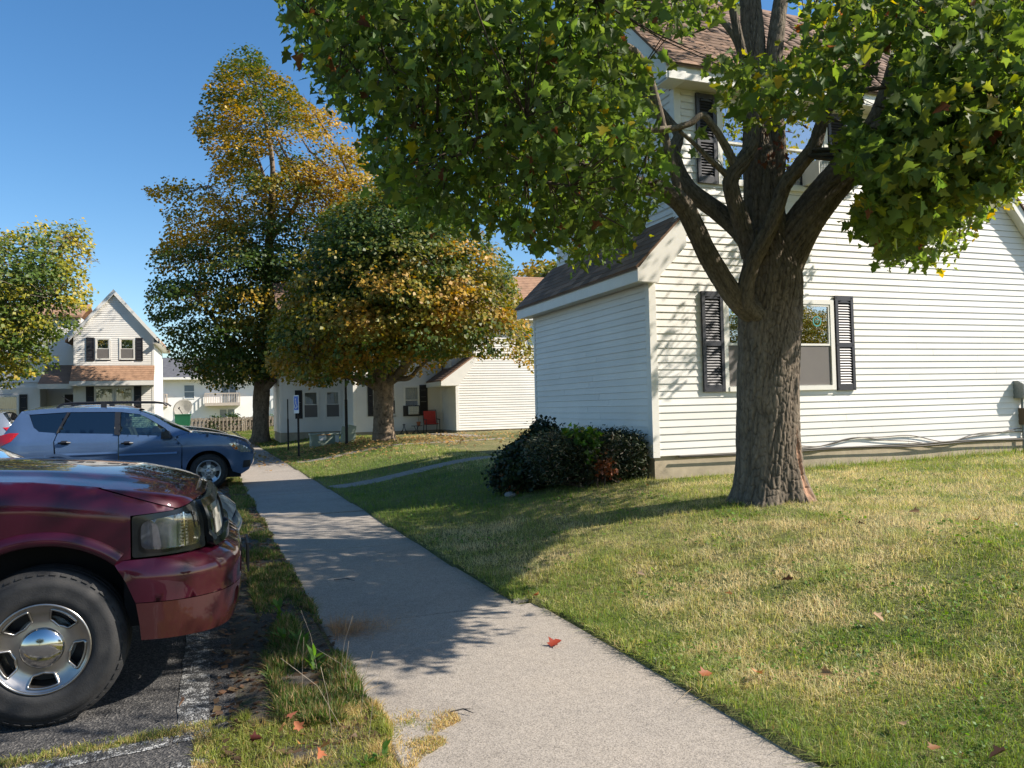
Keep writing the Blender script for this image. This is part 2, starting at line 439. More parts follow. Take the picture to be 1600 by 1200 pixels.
def side_path(p0, p1, w, name='side_path', dz=0.02):
    p0 = np.array(p0[:2]); p1 = np.array(p1[:2]); L = np.linalg.norm(p1 - p0); d = (p1 - p0) / L; s = np.array([-d[1], d[0]])
    root = empty(name, (p0[0], p0[1], 0), kind='structure')
    k = max(2, int(L / 1.25))
    for i in range(k):
        V = []; n = 5
        for t in np.linspace(i / k + 0.004, (i + 1) / k - 0.004, n):
            c = p0 + (p1 - p0) * t; z = float(lawn_z(c[0], c[1])) + dz
            for sg in (-1, 1):
                q = c + s * w / 2 * sg; V += [(q[0], q[1], z), (q[0], q[1], z - 0.08)]
        Fq = []
        for a in range(n - 1):
            b = a * 4; Fq += [(b, b + 2, b + 6, b + 4), (b, b + 4, b + 5, b + 1), (b + 2, b + 3, b + 7, b + 6)]
        Fq += [(0, 1, 3, 2), ((n - 1) * 4, (n - 1) * 4 + 2, (n - 1) * 4 + 3, (n - 1) * 4 + 1)]
        part('path_slab', V, Fq, M['path'], root)
    return root
PA_ = atZ(520, 764, 0.02); side_path((PA_[0], PA_[1] + 0.2), (5.5, PA_[1] + 0.95), 0.62, dz=0.006)
PB_ = atZ(465, 724, 0.03); side_path((PB_[0], PB_[1] + 0.3), (8.6, PB_[1] + 1.2), 0.62, dz=0.006)
side_path((8.3, 26.0), (8.0, 30.6), 0.9)
st = MB()
st.prism([(2.05, 5.64, 0.012), (2.52, 5.72, 0.035), (2.5, 5.86, 0.035), (2.12, 5.84, 0.012)], (0, 0, -0.12))
tag(st.build('path_stub', M['path']), kind='structure')

# ------------------------------------------------------------------ building kit
class Wall:
    """frame of an upright wall: origin, direction along it and outward normal (both horizontal)"""
    def __init__(s, org, u, n): s.o = np.array([org[0], org[1], 0.0]); s.u = np.array([u[0], u[1], 0.0]); s.n = np.array([n[0], n[1], 0.0])
    def p(s, u, n, z): return s.o + s.u * u + s.n * n + np.array([0, 0, z])
    def box(s, mb, u0, u1, n0, n1, z0, z1):
        mb.hexa([s.p(u0, n0, z0), s.p(u1, n0, z0), s.p(u1, n1, z0), s.p(u0, n1, z0), s.p(u0, n0, z1), s.p(u1, n0, z1), s.p(u1, n1, z1), s.p(u0, n1, z1)])
EXP = 0.1016
def siding(w, house, zb, zt, lo, hi, openings=(), single=False, name='wall', mat=None, exp=EXP, back=None):
    """lap siding course by course; single = every board an object of its own"""
    mat = mat or M['siding']; mb = MB(); z = zb; V0 = []
    while z < zt - 0.005:
        z1 = min(z + exp, zt); zm = (z + z1) / 2
        cuts = []
        for (a, b, c, d) in openings:
            if c < zm < d: cuts.append((a, b))
        cuts.sort(); segs = []; l0, l1, h0, h1 = lo(z), lo(z1), hi(z), hi(z1)
        cur = (l0, l1)
        for a, b in cuts:
            segs.append((cur, (a, a))); cur = (b, b)
        segs.append((cur, (h0, h1)))
        if single:                                      # butt joints of the long boards
            out_ = []
            for (a0, a1), (b0, b1) in segs:
                if b0 - a0 > 3.2:
                    j_ = a0 + (b0 - a0) * random.uniform(0.25, 0.75); out_ += [((a0, a1), (j_ - .0015, j_ - .0015)), ((j_ + .0015, j_ + .0015), (b0, b1))]
                else: out_.append(((a0, a1), (b0, b1)))
            segs = out_
        for (a0, a1), (b0, b1) in segs:
            if b0 - a0 < 0.02: continue
            b1 = max(b1, a1 + 0.001)
            j = random.uniform(-0.0015, 0.0015)
            u_ = 0.011 if single else 0.006; fr_ = 0.017 if single else 0.022
            P = [w.p(a0, 0, z + u_), w.p(b0, 0, z + u_), w.p(b0, fr_ + j, z), w.p(a0, fr_ + j, z), w.p(a1, 0, z1), w.p(b1, 0, z1), w.p(b1, 0.004, z1 - 0.001), w.p(a1, 0.004, z1 - 0.001)]
            if single: MB().hexa(P).build('siding_board', mat, house)
            else: mb.hexa(P)
        z = z1
    if not single: return mb.build(name, mat, house)
def window(w, house, u0, u1, z0, z1, screen=True, glass='glass', curtain=None, single_hung=True, trimw=0.07, proud=0.045, label=None):
    mb = MB()
    w.box(mb, u0 - trimw, u0, 0.0, proud, z0 - trimw, z1 + trimw); w.box(mb, u1, u1 + trimw, 0.0, proud, z0 - trimw, z1 + trimw)
    w.box(mb, u0, u1, 0.0, proud, z1, z1 + trimw); w.box(mb, u0, u1, 0.0, proud + 0.012, z0 - trimw, z0)
    wn_ = mb.build('window', M['trim'], house)
    if label: wn_['label'] = label
    zm = (z0 + z1) / 2 if single_hung else z0
    sb = MB(); t = 0.032
    def ring(a0, a1, b0, b1, n0, n1):
        w.box(sb, a0, a0 + t, n0, n1, b0, b1); w.box(sb, a1 - t, a1, n0, n1, b0, b1)
        w.box(sb, a0 + t, a1 - t, n0, n1, b0, b0 + t); w.box(sb, a0 + t, a1 - t, n0, n1, b1 - t, b1)
    if single_hung: ring(u0 + .002, u1 - .002, zm - 0.015, z1 - .002, 0.006, 0.036)
    ring(u0 + .004, u1 - .004, z0 + .002, zm + 0.012, -0.03, 0.014)
    sb.build('sash', M['trim'], wn_)
    def quad(name, a0, a1, b0, b1, n, m): part(name, [w.p(a0, n, b0), w.p(a1, n, b0), w.p(a1, n, b1), w.p(a0, n, b1)], [(0, 1, 2, 3)], m, wn_)
    if single_hung: quad('glass_pane', u0 + t, u1 - t, zm - 0.0 + t - 0.02, z1 - t, 0.02, M[glass])
    quad('glass_pane', u0 + t, u1 - t, z0 + t, zm - 0.005, -0.008, M[glass])
    if screen: quad('insect_screen', u0 + 0.012, u1 - 0.012, z0 + 0.012, zm - 0.016, 0.026, M['screen'])
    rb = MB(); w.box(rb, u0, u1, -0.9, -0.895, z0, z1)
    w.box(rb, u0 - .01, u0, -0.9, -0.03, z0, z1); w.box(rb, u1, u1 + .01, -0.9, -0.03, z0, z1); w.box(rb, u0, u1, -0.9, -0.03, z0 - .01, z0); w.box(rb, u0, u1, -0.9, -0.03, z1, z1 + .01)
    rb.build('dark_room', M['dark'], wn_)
    if curtain:
        n = 24; V = []; cz0, cz1 = z0 + (z1 - z0) * curtain[0], z0 + (z1 - z0) * curtain[1]
        for i in range(n + 1):
            uu = u0 + (u1 - u0) * i / n; dn = -0.10 + 0.02 * math.sin(i * 1.7)
            V += [w.p(uu, dn, cz0), w.p(uu, dn, cz1)]
        part('curtain', V, [(2 * i, 2 * i + 2, 2 * i + 3, 2 * i + 1) for i in range(n)], M['curtain'], wn_)
    return wn_
def shutter(w, house, u0, u1, z0, z1, mat='shutter', fine=True, th=0.034):
    mb = MB(); m = M[mat]; s = 0.052 if fine else 0.06; n0 = 0.019
    zm = z0 + (z1 - z0) * 0.48
    w.box(mb, u0, u0 + s, n0, n0 + th, z0, z1); w.box(mb, u1 - s, u1, n0, n0 + th, z0, z1)
    for a, b in ((z0, z0 + 0.10), (zm - 0.035, zm + 0.035), (z1 - 0.075, z1)): w.box(mb, u0 + s, u1 - s, n0, n0 + th - 0.002, a, b)
    w.box(mb, u0 + s, u1 - s, n0 - 0.003, n0 + 0.002, z0 + 0.1, z1 - 0.075)
    if fine:                                           # arch under the top rail, screw heads
        k = 8; um = (u0 + u1) / 2; hw = (u1 - u0) / 2 - s; poly = [w.p(u0 + s, n0, z1 - 0.074)]
        for i in range(k + 1):
            t = -1 + 2 * i / k; poly.append(w.p(um + hw * t, n0, z1 - 0.074 - 0.035 * t * t))
        poly.append(w.p(u1 - s, n0, z1 - 0.074)); mb.prism(poly[1:-1], w.n * (th - 0.003))
        for a in (u0 + 0.026, u1 - 0.026):
            for b in (z0 + 0.03, zm, z1 - 0.03): w.box(mb, a - .007, a + .007, n0 + th, n0 + th + 0.004, b - .007, b + .007)
    sh = mb.build('shutter', m, house)
    jb = MB(); pitch = 0.040 if fine else 0.07
    for a, b in ((z0 + 0.10, zm - 0.035), (zm + 0.035, z1 - 0.075)):
        k = int((b - a) / pitch); pt = (b - a) / k
        for i in range(k):
            z = a + i * pt
            P = [w.p(u0 + s, n0 + 0.022, z), w.p(u1 - s, n0 + 0.022, z), w.p(u1 - s, n0 + 0.027, z + .002), w.p(u0 + s, n0 + 0.027, z + .002),
                 w.p(u0 + s, n0 + 0.003, z + pt * .8), w.p(u1 - s, n0 + 0.003, z + pt * .8), w.p(u1 - s, n0 + 0.008, z + pt * .82), w.p(u0 + s, n0 + 0.008, z + pt * .82)]
            if fine: MB().hexa(P).build('slat', m, sh)
            else: jb.hexa(P)
    if not fine: jb.build('louvers', m, sh)
    return sh
def shingles(house, org, u, v, width, length, singles=0, expo=0.14, tab=0.305, c=(0.165, 0.105, 0.075), mat=None, name='shingle_field', lim=None, th=0.007, rnd=1.0):
    """courses of shingles on the plane org + a*u + b*v; `singles` courses' worth are objects of their own"""
    org = np.array(org, float); u = np.array(u, float); v = np.array(v, float); u /= np.linalg.norm(u); v /= np.linalg.norm(v)
    n = np.cross(u, v); n = n if n[2] > 0 else -n
    V = []; Fq = []; C = []; cnt = 0
    rows = int(math.ceil(length / expo)); cols = int(math.ceil(width / tab)) + 1
    for r in range(rows):
        b0 = r * expo; b1 = min(length, b0 + expo * 1.08); off = -tab * random.random()
        for k in range(cols):
            a0 = max(0, off + k * tab + 0.003); a1 = min(width, off + (k + 1) * tab - 0.003)
            if a1 - a0 < 0.02: continue
            j = random.uniform(0, 0.006) * rnd; h = th + random.uniform(0, 0.003) * rnd
            P = [org + u * a0 + v * (b0 - j), org + u * a1 + v * (b0 - j), org + u * a1 + v * (b0 - j) + n * h, org + u * a0 + v * (b0 - j) + n * h,
                 org + u * a0 + v * b1, org + u * a1 + v * b1, org + u * a1 + v * b1 + n * 0.002, org + u * a0 + v * b1 + n * 0.002]
            if cnt < singles and (lim is None or lim(P[0])):
                MB().hexa(P).build('shingle', mat or M['shingle'], house); cnt += 1
            else:
                b = len(V); V += P
                for f in ((3, 2, 6, 7), (0, 1, 2, 3), (0, 3, 7, 4), (1, 5, 6, 2)): Fq.append([b + q for q in f])
                cc = random.uniform(0.72, 1.3) if singles else random.uniform(0.95, 1.05); C += [[min(1, x * cc) for x in c]] * 4
    if V:
        o = part_np(name, np.array(V), np.array(Fq), M['shingle_attr'], house, col=np.array(C)); o['kind'] = 'stuff'
    return cnt

# ------------------------------------------------------------------ the near house
HX, HY = 5.63, 9.6
H = empty('near_house', (HX, HY, 0.4), 'near off-white clapboard house with brown shingle roof and charcoal shutters, behind the big maple', 'house')
WF = Wall((HX, HY), (1, 0), (0, -1)); WS = Wall((HX, HY), (0, 1), (-1, 0)); ZB = 0.745; SL = 4.35
rx = lambda z: 12.50 - (z - 4.954) / 1.1 - HX          # right rake
lo = lambda z: 0.09 if z < 3.25 else (min(0.55, 0.09 + (z - 3.25)) if z < 3.9 else 0.60)
hi = lambda z: min(8.8, rx(z)) if z < 6.02 else 5.9
WU0, WU1 = 6.89 - HX, 8.77 - HX
wins_low = (WU0 - 0.07, WU1 + 0.07, 1.63, 3.01)
wins_up = (WU0 - 0.07, WU1 + 0.07, 4.66, 5.90)
siding(WF, H, ZB, 6.02, lo, hi, [wins_low, wins_up], single=True)
siding(WS, H, ZB, 3.19, lambda z: 0.09, lambda z: SL - 0.08, single=True)
WU = Wall((HX + 0.5, HY), (0, 1), (-1, 0))
siding(WU, H, 3.72, 8.12, lambda z: max(0.09, z - 5.92), lambda z: min(4.3, 4.4 - (z - 5.92)), single=True)
# neighbouring upper storey set back on the right
WB = Wall((11.9, 13.2), (1, 0), (0, -1))
siding(WB, H, 3.6, 6.6, lambda z: 0.0, lambda z: 6.5, [(1.05, 2.0, 4.3, 5.9)], name='set_back_wall')
window(WB, H, 1.12, 1.93, 4.4, 5.8, screen=False, glass='glass'); shutter(WB, H, 0.62, 1.02, 4.35, 5.85, fine=False)
core = MB()                                            # closed body behind the siding
core.box((HX + 0.01, HY + 0.95, 0.4), (14.3, HY + 4.3, 3.1)); core.box((HX + 0.53, HY + 0.95, 3.1), (11.5, HY + 4.35, 6.0)); core.box((11.9, 13.25, 3.1), (18.3, 15, 6.5))
for a, b in ((HX + 0.02, HX + WU0 - 0.1), (HX + WU1 + 0.1, 14.2)): core.box((a, HY + 0.005, 0.74), (b, HY + 0.95, 3.16))
for a, b in ((HX + 0.53, HX + WU0 - 0.1), (HX + WU1 + 0.1, 11.4)): core.box((a, HY + 0.005, 3.0), (b, HY + 0.95, 6.0))
for a, b in ((0.74, 1.55), (3.1, 4.58), (5.98, 6.02)): core.box((HX + WU0 - 0.1, HY + 0.005, a), (HX + WU1 + 0.1, HY + 0.95, b))
core.build('wall_core', M['trim'], H)
fd = MB(); fd.box((HX + 0.02, HY + 0.02, 0.1), (14.4, HY + SL - 0.02, ZB - 0.003)); fd.build('foundation', M['found'], H)
def corner(w, name='corner_board'):
    pass
cb = MB(); WF.box(cb, -0.022, 0.088, 0, 0.024, ZB - 0.02, 3.26); WS.box(cb, 0.0, 0.088, 0.0, 0.022, ZB - 0.02, 3.19); cb.build('corner_board', M['trim'], H)
cb = MB(); WS.box(cb, SL - 0.08, SL, 0, 0.022, ZB - 0.02, 3.19); cb.build('corner_board', M['trim'], H)
cb = MB(); WF.box(cb, 0.478, 0.588, 0, 0.024, 3.98, 6.02); WU.box(cb, 0, 0.088, 0, 0.022, 3.9, 6.0); cb.build('corner_board', M['trim'], H)
# side eave: soffit, fascia, roof strip
EX, EZ = 5.36, 3.37
sf = MB(); sf.box((EX + 0.02, HY - 0.12, 3.185), (HX + 0.02, HY + SL + 0.2, 3.20)); sf.build('soffit', M['soffit'], H)
fs = MB(); fs.box((EX, HY - 0.17, 3.17), (EX + 0.022, HY + SL + 0.22, EZ - 0.005)); fs.build('fascia', M['trim'], H)
rk = MB(); y = HY - 0.17
rk.prism([(EX + 0.022, y, 3.17), (HX + 0.06, y, 3.17), (HX + 0.09, y, 3.27), (HX + 0.52, y, 3.70), (HX + 0.52, y, 4.10), (HX + 0.47, y, 4.16), (EX + 0.022, y, EZ - 0.008)], (0, 0.15, 0)); rk.build('rake_board', M['trim'], H)
dk = MB(); L2 = 0.80
dk.prism([(EX - 0.03, HY - 0.19, EZ - 0.03), (EX + L2, HY - 0.19, EZ + L2 - 0.0), (EX + L2, HY - 0.19, EZ + L2 + 0.03), (EX - 0.03, HY - 0.19, EZ)], (0, SL + 0.42, 0)); dk.build('roof_deck', M['shingle'], H)
n1 = shingles(H, (EX - 0.035, HY - 0.2, EZ + 0.001), (0, 1, 0), (1, 0, 1.0), SL + 0.44, 1.17, singles=150)
# upper eave facing the viewer
UE = 9.25; UZ = 6.22
sf = MB(); sf.box((HX + 0.2, UE + 0.02, 6.005), (11.9, HY + 0.02, 6.02)); sf.build('soffit', M['soffit'], H)
fs = MB(); fs.box((HX + 0.16, UE, 5.99), (11.95, UE + 0.022, UZ)); fs.build('fascia', M['trim'], H)
rk = MB(); x = HX + 0.2
rk.prism([(x, UE - 0.01, 5.985), (x, HY + 0.0, 5.985), (x, HY + 0.2, 6.10), (x, 11.8, 8.22 - 0.1), (x, 14.0, 5.95), (x, 14.3, 5.98), (x, 14.3, 6.12), (x, 11.8, 8.72), (x, UE - 0.01, UZ - 0.005)], (0.28, 0, 0)); rk.build('rake_board', M['trim'], H)
upd = np.array([0, 2.55, 2.5]); Lu = np.linalg.norm(upd)
dk = MB(); dk.prism([(HX + 0.15, UE - 0.04, UZ - 0.03), (HX + 0.15, 11.8, UZ + 2.5), (HX + 0.15, 14.4, UZ - 0.03), (HX + 0.15, 14.4, UZ - 0.06), (HX + 0.15, 11.8, UZ + 2.46), (HX + 0.15, UE - 0.04, UZ - 0.06)], (6.2, 0, 0)); dk.build('roof_deck', M['shingle'], H)
shingles(H, (HX + 0.14, UE - 0.05, UZ - 0.028), (1, 0, 0), upd, 6.22, Lu, singles=300 - n1, lim=lambda p: p[0] < 9.2, c=(0.165, 0.105, 0.075))
rc = MB(); rc.prism([(HX + 0.12, 11.66, UZ + 2.38), (HX + 0.12, 11.8, UZ + 2.54), (HX + 0.12, 11.94, UZ + 2.38)], (6.25, 0, 0)); rc.build('ridge_cap', M['shingle'], H)
# right-hand slope
dk = MB(); x0, z0 = 11.35, 6.36; x1, z1 = 14.6, 6.36 - 3.25 * 1.1
dk.prism([(x0, HY - 0.2, z0), (x1, HY - 0.2, z1), (x1, HY - 0.2, z1 - 0.04), (x0, HY - 0.2, z0 - 0.04)], (0, 3.7, 0)); dk.build('roof_deck', M['shingle'], H)
rk = MB(); rk.prism([(x0, HY - 0.17, z0 - 0.045), (x1, HY - 0.17, z1 - 0.045), (x1, HY - 0.17, z1 - 0.27), (x0, HY - 0.17, z0 - 0.27)], (0, 0.15, 0)); rk.build('rake_board', M['trim'], H)
# windows and shutters
um = (WU0 + WU1) / 2
w1 = window(WF, H, WU0, um - 0.045, 1.70, 2.94); w2 = window(WF, H, um + 0.045, WU1, 1.70, 2.94)
w3 = window(WF, H, WU0, um - 0.045, 4.73, 5.86, screen=False); w4 = window(WF, H, um + 0.045, WU1, 4.73, 5.86, screen=False, curtain=(0.45, 1))
dr = MB(); k = 20
for i in range(k):
    t = 2 * math.pi * i / k; t2 = 2 * math.pi * (i + 1) / k; cx, cz = WU1 - 0.24, 2.68
    q = [WF.p(cx + r * math.cos(a), 0.024, cz + r * math.sin(a)) for r, a in ((0.062, t), (0.062, t2), (0.082, t2), (0.082, t))]; dr.add(q, [(0, 1, 2, 3)])
    q = [WF.p(cx + r * math.cos(a), 0.024, cz + 0.8 * r * math.sin(a)) for r, a in ((0.012, t), (0.012, t2), (0.034, t2), (0.034, t))]
    if i % 5 < 3: dr.add(q, [(0, 1, 2, 3)])
dr.build('round_reflection', M['teal'], w2)  # round teal reflection in the pane, painted on as flat rings
shutter(WF, H, 6.458 - HX, 6.82 - HX, 1.63, 3.085); shutter(WF, H, 8.87 - HX, 9.22 - HX, 1.615, 3.08)
shutter(WF, H, 6.47 - HX, 6.80 - HX, 4.66, 5.97); shutter(WF, H, 8.86 - HX, 9.21 - HX, 4.66, 5.93)
# electric meter, boxes and cables on the sunny wall
mt = MB(); u = 12.80 - HX
mt.prism([WF.p(u - 0.13, 0.01, 1.42), WF.p(u - 0.13, 0.17, 1.42), WF.p(u - 0.13, 0.20, 1.50), WF.p(u - 0.13, 0.20, 1.66), WF.p(u - 0.13, 0.10, 1.72), WF.p(u - 0.13, 0.01, 1.72)], (0.28, 0, 0)); mt.build('meter_box', M['grey_metal'], H)
mt = MB(); WF.box(mt, u - 0.03, u + 0.2, 0.01, 0.12, 0.97, 1.25); mt.build('junction_box', M['brown_box'], H)
mt = MB(); mt.tube([WF.p(u + 0.02, 0.05, 1.42), WF.p(u + 0.02, 0.05, 0.4)], 0.022); mt.build('conduit', M['grey_metal'], H)
for k, (z, am) in enumerate(((0.83, 0.05), (0.80, 0.06), (0.715, 0.012), (0.735, 0.01))):
    pts = [(6.0 if k > 1 else 7.6, HY - 0.035, z)]
    xs_ = np.linspace(pts[0][0], 13.2, 26)
    pts = [(x, HY - 0.035 - 0.006 * k, z + am * math.sin(x * 2.1 + k * 0.9) * (1 + 0.4 * math.sin(x * .7)) + (0.02 if k < 2 else 0) * math.sin(x * 5)) for x in xs_]
    MB().tube(spline(pts, 80), 0.008 if k < 2 else 0.012, 6).build('cable', M['cable'], H)
# window air conditioner upstairs
ac = empty('window_air_conditioner', (8.5, HY - 0.03, 4.72), 'white window air conditioner in the upstairs window of the near house', 'air conditioner', 'window air conditioners')
def air_con(w, root, u0, u1, z0, z1, dep, fine=True):
    b = MB(); w.box(b, u0, u1, 0.02, dep, z0, z1); b.build('casing', M['acwhite'], root)
    g = MB(); k = 12 if fine else 5
    for i in range(k):
        a = u0 + 0.03 + (u1 - u0 - 0.06) * i / k; w.box(g, a, a + 0.007, dep, dep + 0.006, z0 + 0.03, z1 - 0.03)
    for i in range(4):
        a = z0 + 0.03 + (z1 - z0 - 0.06) * i / 3; w.box(g, u0 + 0.03, u1 - 0.03, dep + 0.006, dep + 0.009, a - .003, a + .003)
    g.build('grille', M['grey_metal'], root)
air_con(WF, ac, 8.35 - HX, 8.75 - HX, 4.75, 5.06, 0.38)
# ------------------------------------------------------------------ the farther houses
M['shingle_tan'] = simple('tan_shingle', (0.30, 0.175, 0.105), 0.9, var=0.22, scale=5, bmp=0.2)
M['shingle_grey'] = simple('grey_shingle', (0.10, 0.10, 0.11), 0.9, var=0.22, scale=3)
M['stucco'] = simple('white_stucco', (0.78, 0.77, 0.74), 0.8, var=0.03, scale=1)
M['balcony'] = simple('balcony_wood', (0.45, 0.38, 0.31), 0.8, var=0.2, scale=10)
M['picket'] = simple('weathered_wood', (0.24, 0.195, 0.145), 0.85, var=0.3, scale=9, objvar=0.25)
M['black_metal'] = simple('black_metal', (0.02, 0.018, 0.017), 0.6, var=0.3)
M['rusty_post'] = simple('dark_post', (0.03, 0.024, 0.02), 0.8, var=0.4, scale=20)
M['ped'] = simple('pedestal_green', (0.27, 0.32, 0.25), 0.55, var=0.1, scale=6)
M['paper'] = simple('white_label', (0.75, 0.75, 0.72), 0.6)
M['orange'] = simple('orange_label', (0.6, 0.22, 0.05), 0.6)
M['red'] = simple('red_fabric', (0.55, 0.05, 0.04), 0.75)
M['terracotta'] = simple('terracotta', (0.40, 0.13, 0.06), 0.85)
M['blue_sign'] = simple('blue_sign', (0.02, 0.12, 0.50), 0.4)
M['bin_green'] = simple('bin_green', (0.01, 0.10, 0.05), 0.4)
M['dish'] = simple('dish_grey', (0.33, 0.32, 0.29), 0.5)
M['stone'] = simple('stone', (0.22, 0.21, 0.2), 0.9, var=0.3, bmp=0.6)
def gable_roof(house, x0, x1, y0, yr, y1, ze, zr, mat, ridge='x', th=0.12, name='roof', c=None):
    mb = MB()
    if ridge == 'x': prof = [(y0, ze), (yr, zr), (y1, ze), (y1, ze - th), (yr, zr - th), (y0, ze - th)]; mb.prism([(x0, a, b) for a, b in prof], (x1 - x0, 0, 0))
    else: prof = [(x0, ze), (yr, zr), (x1, ze), (x1, ze - th), (yr, zr - th), (x0, ze - th)]; mb.prism([(a, y0, b) for a, b in prof], (0, y1 - y0, 0))
    return mb.build(name, mat, house)
def far_shingles(house, org, u, v, width, length, c, expo=0.15, tab=0.4):
    # seen from afar only the courses tell: one long strip per course
    org = np.array(org, float); u = np.array(u, float); v = np.array(v, float); u /= np.linalg.norm(u); v /= np.linalg.norm(v); n = np.cross(u, v); n = n if n[2] > 0 else -n
    mb = MB(); k = int(length / expo)
    for i in range(k):
        a = org + v * (i * length / k) + n * 0.004; b = org + v * ((i + 1) * length / k) + n * 0.004; w = u * width
        mb.hexa([a, a + w, b + w, b, a + n * .012, a + w + n * .012, b + w + n * .002, b + n * .002])
    o = mb.build('shingle_courses', M['shingle_tan'] if c[0] > .2 else M['shingle'], house); o['kind'] = 'stuff'

B = empty('townhouse', (8.9, 30.8, 0.4), 'white clapboard townhouse with red chair by its porch, behind the two big trees', 'house')
wb = Wall((8.92, 30.8), (1, 0), (0, -1))
siding(wb, B, 0.55, 5.2, lambda z: 0 if z < 2.72 else min(0.8, z - 2.72), lambda z: 8.0, [(3.05, 3.85, 3.95, 4.95)])
window(wb, B, 3.12, 3.78, 4.0, 4.9, screen=False, glass='glass_dim', curtain=(0, 1)); shutter(wb, B, 2.72, 3.02, 3.95, 4.95, fine=False)
wl = Wall((8.92, 30.8), (0, 1), (-1, 0)); siding(wl, B, 0.55, 2.6, lambda z: 0, lambda z: 2.2, name='porch_side_wall')
wu = Wall((9.72, 30.8), (0, 1), (-1, 0)); siding(wu, B, 3.3, 7.0, lambda z: max(0, z - 5.1), lambda z: min(4.4, 4.4 - (z - 5.1)), name='gable_wall')
wm = Wall((5.1, 33.0), (1, 0), (0, -1))
ow = [(0.83, 1.78, 1.15, 2.52), (2.10, 2.82, 1.15, 2.52)]
siding(wm, B, 0.55, 5.1, lambda z: 0, lambda z: 3.82 if z < 3.3 else 4.6, ow, name='recessed_wall')
window(wm, B, 0.88, 1.28, 1.28, 2.46, screen=True, glass='glass_dim', curtain=(0, 1)); window(wm, B, 1.38, 1.74, 1.28, 2.46, screen=True, glass='glass_dim')
shutter(wm, B, 0.58, 0.80, 1.2, 2.52, 'shutter_black', fine=False)
window(wm, B, 2.16, 2.76, 1.28, 2.42, screen=False, glass='glass_dim', curtain=(0.5, 1)); shutter(wm, B, 2.80, 3.16, 1.18, 2.50, 'shutter_black', fine=False)
pn = MB(); wm.box(pn, 2.08, 2.80, 0.046, 0.07, 1.17, 1.62); pn.build('filler_panel', M['shutter_black'], B)
ac2 = empty('window_air_conditioner', (7.5, 32.9, 1.2), 'beige window air conditioner in a black panel on the far townhouse', 'air conditioner', 'window air conditioners'); air_con(wm, ac2, 2.29, 2.70, 1.24, 1.58, 0.30, fine=False)
pl = MB(); wm.box(pl, 3.88, 3.96, 0.02, 0.05, 2.02, 2.24); pl.lathe([(0.0, 0), (0.07, 0.0), (0.085, 0.12), (0.04, 0.16), (0.0, 0.17)], wm.p(3.92, 0.12, 2.04), (0, 0, 1), 10); pl.build('porch_light', M['black_metal'], B)
wr = Wall((5.1, 33.0), (0, 1), (-1, 0)); siding(wr, B, 0.55, 5.1, lambda z: 0, lambda z: 3.0, name='return_wall')
wk = Wall((2.35, 36.0), (1, 0), (0, -1)); ok_ = [(0.95, 1.66, 1.12, 2.42), (1.92, 2.62, 1.12, 2.42)]
siding(wk, B, 0.55, 5.0, lambda z: 0, lambda z: 2.75, ok_, name='left_wing_wall')
for a, b in ((1.02, 1.59), (1.99, 2.55)): window(wk, B, a, b, 1.2, 2.34, screen=True, glass='glass_dim', curtain=(0.45, 1))
shutter(wk, B, 0.62, 0.93, 1.16, 2.42, 'shutter_black', fine=False)
we = Wall((2.35, 36.0), (0, 1), (-1, 0)); siding(we, B, 0.55, 5.0, lambda z: 0, lambda z: 5.0, name='left_end_wall')
fb = MB()
for w, a, b in ((wb, 0, 8), (wl, 0.03, 2.2), (wm, 0, 3.8), (wr, 0.03, 3.0), (wk, 0, 2.75), (we, 0.03, 5)): w.box(fb, a, b, -0.2, -0.02, 0.1, 0.548)
fb.build('foundation', M['found'], B)
for w, a, z0_, z1 in ((wb, 0, .55, 2.7), (wm, 0, .55, 5.1), (wk, 0, .55, 5.0), (wb, 0.8, 3.5, 5.1), (wm, 3.75, .55, 2.6)):
    tb = MB(); w.box(tb, a - 0.03, a + 0.09, 0.0, 0.03, z0_, z1); tb.build('corner_board', M['trim'], B)
kb = MB(); kb.box((9.0, 31.7, 0.5), (16.8, 35.0, 5.1)); kb.box((5.15, 33.95, 0.5), (9.4, 38, 5.0)); kb.box((2.4, 36.95, 0.5), (5.1, 41, 4.9)); kb.build('wall_core', M['trim'], B)
pr = MB(); pr.prism([(8.22, 30.55, 2.60), (9.72, 30.55, 3.66), (9.72, 30.55, 3.58), (8.22, 30.55, 2.52)], (0, 2.5, 0)); pr.build('porch_roof', M['shingle'], B)
far_shingles(B, (8.2, 30.55, 2.605), (0, 1, 0), (1.5, 0, 1.06), 2.5, 1.83, (0.14, 0.09, 0.065))
pt = MB(); pt.prism([(8.22, 30.52, 2.38), (8.95, 30.52, 2.38), (9.72, 30.52, 3.36), (9.72, 30.52, 3.60), (8.22, 30.52, 2.54)], (0, 0.06, 0)); pt.box((8.2, 30.58, 2.38), (8.24, 33, 2.56)); pt.box((8.24, 30.58, 2.36), (8.92, 33, 2.385)); pt.build('porch_trim', M['trim'], B)
gable_roof(B, 9.2, 17.2, 30.45, 33.0, 35.6, 5.25, 7.35, M['shingle']); far_shingles(B, (9.2, 30.43, 5.255), (1, 0, 0), (0, 2.57, 2.1), 8, 3.3, (0.30, 0.17, 0.11))
gable_roof(B, 2.1, 9.6, 32.65, 36.0, 39.5, 5.15, 7.2, M['shingle'])
ev = MB(); ev.box((9.2, 30.4, 5.08), (17.2, 30.44, 5.25)); ev.box((9.2, 30.44, 5.06), (17.2, 30.8, 5.085)); ev.box((2.1, 32.6, 4.98), (9.6, 32.64, 5.14)); ev.build('fascia', M['trim'], B)

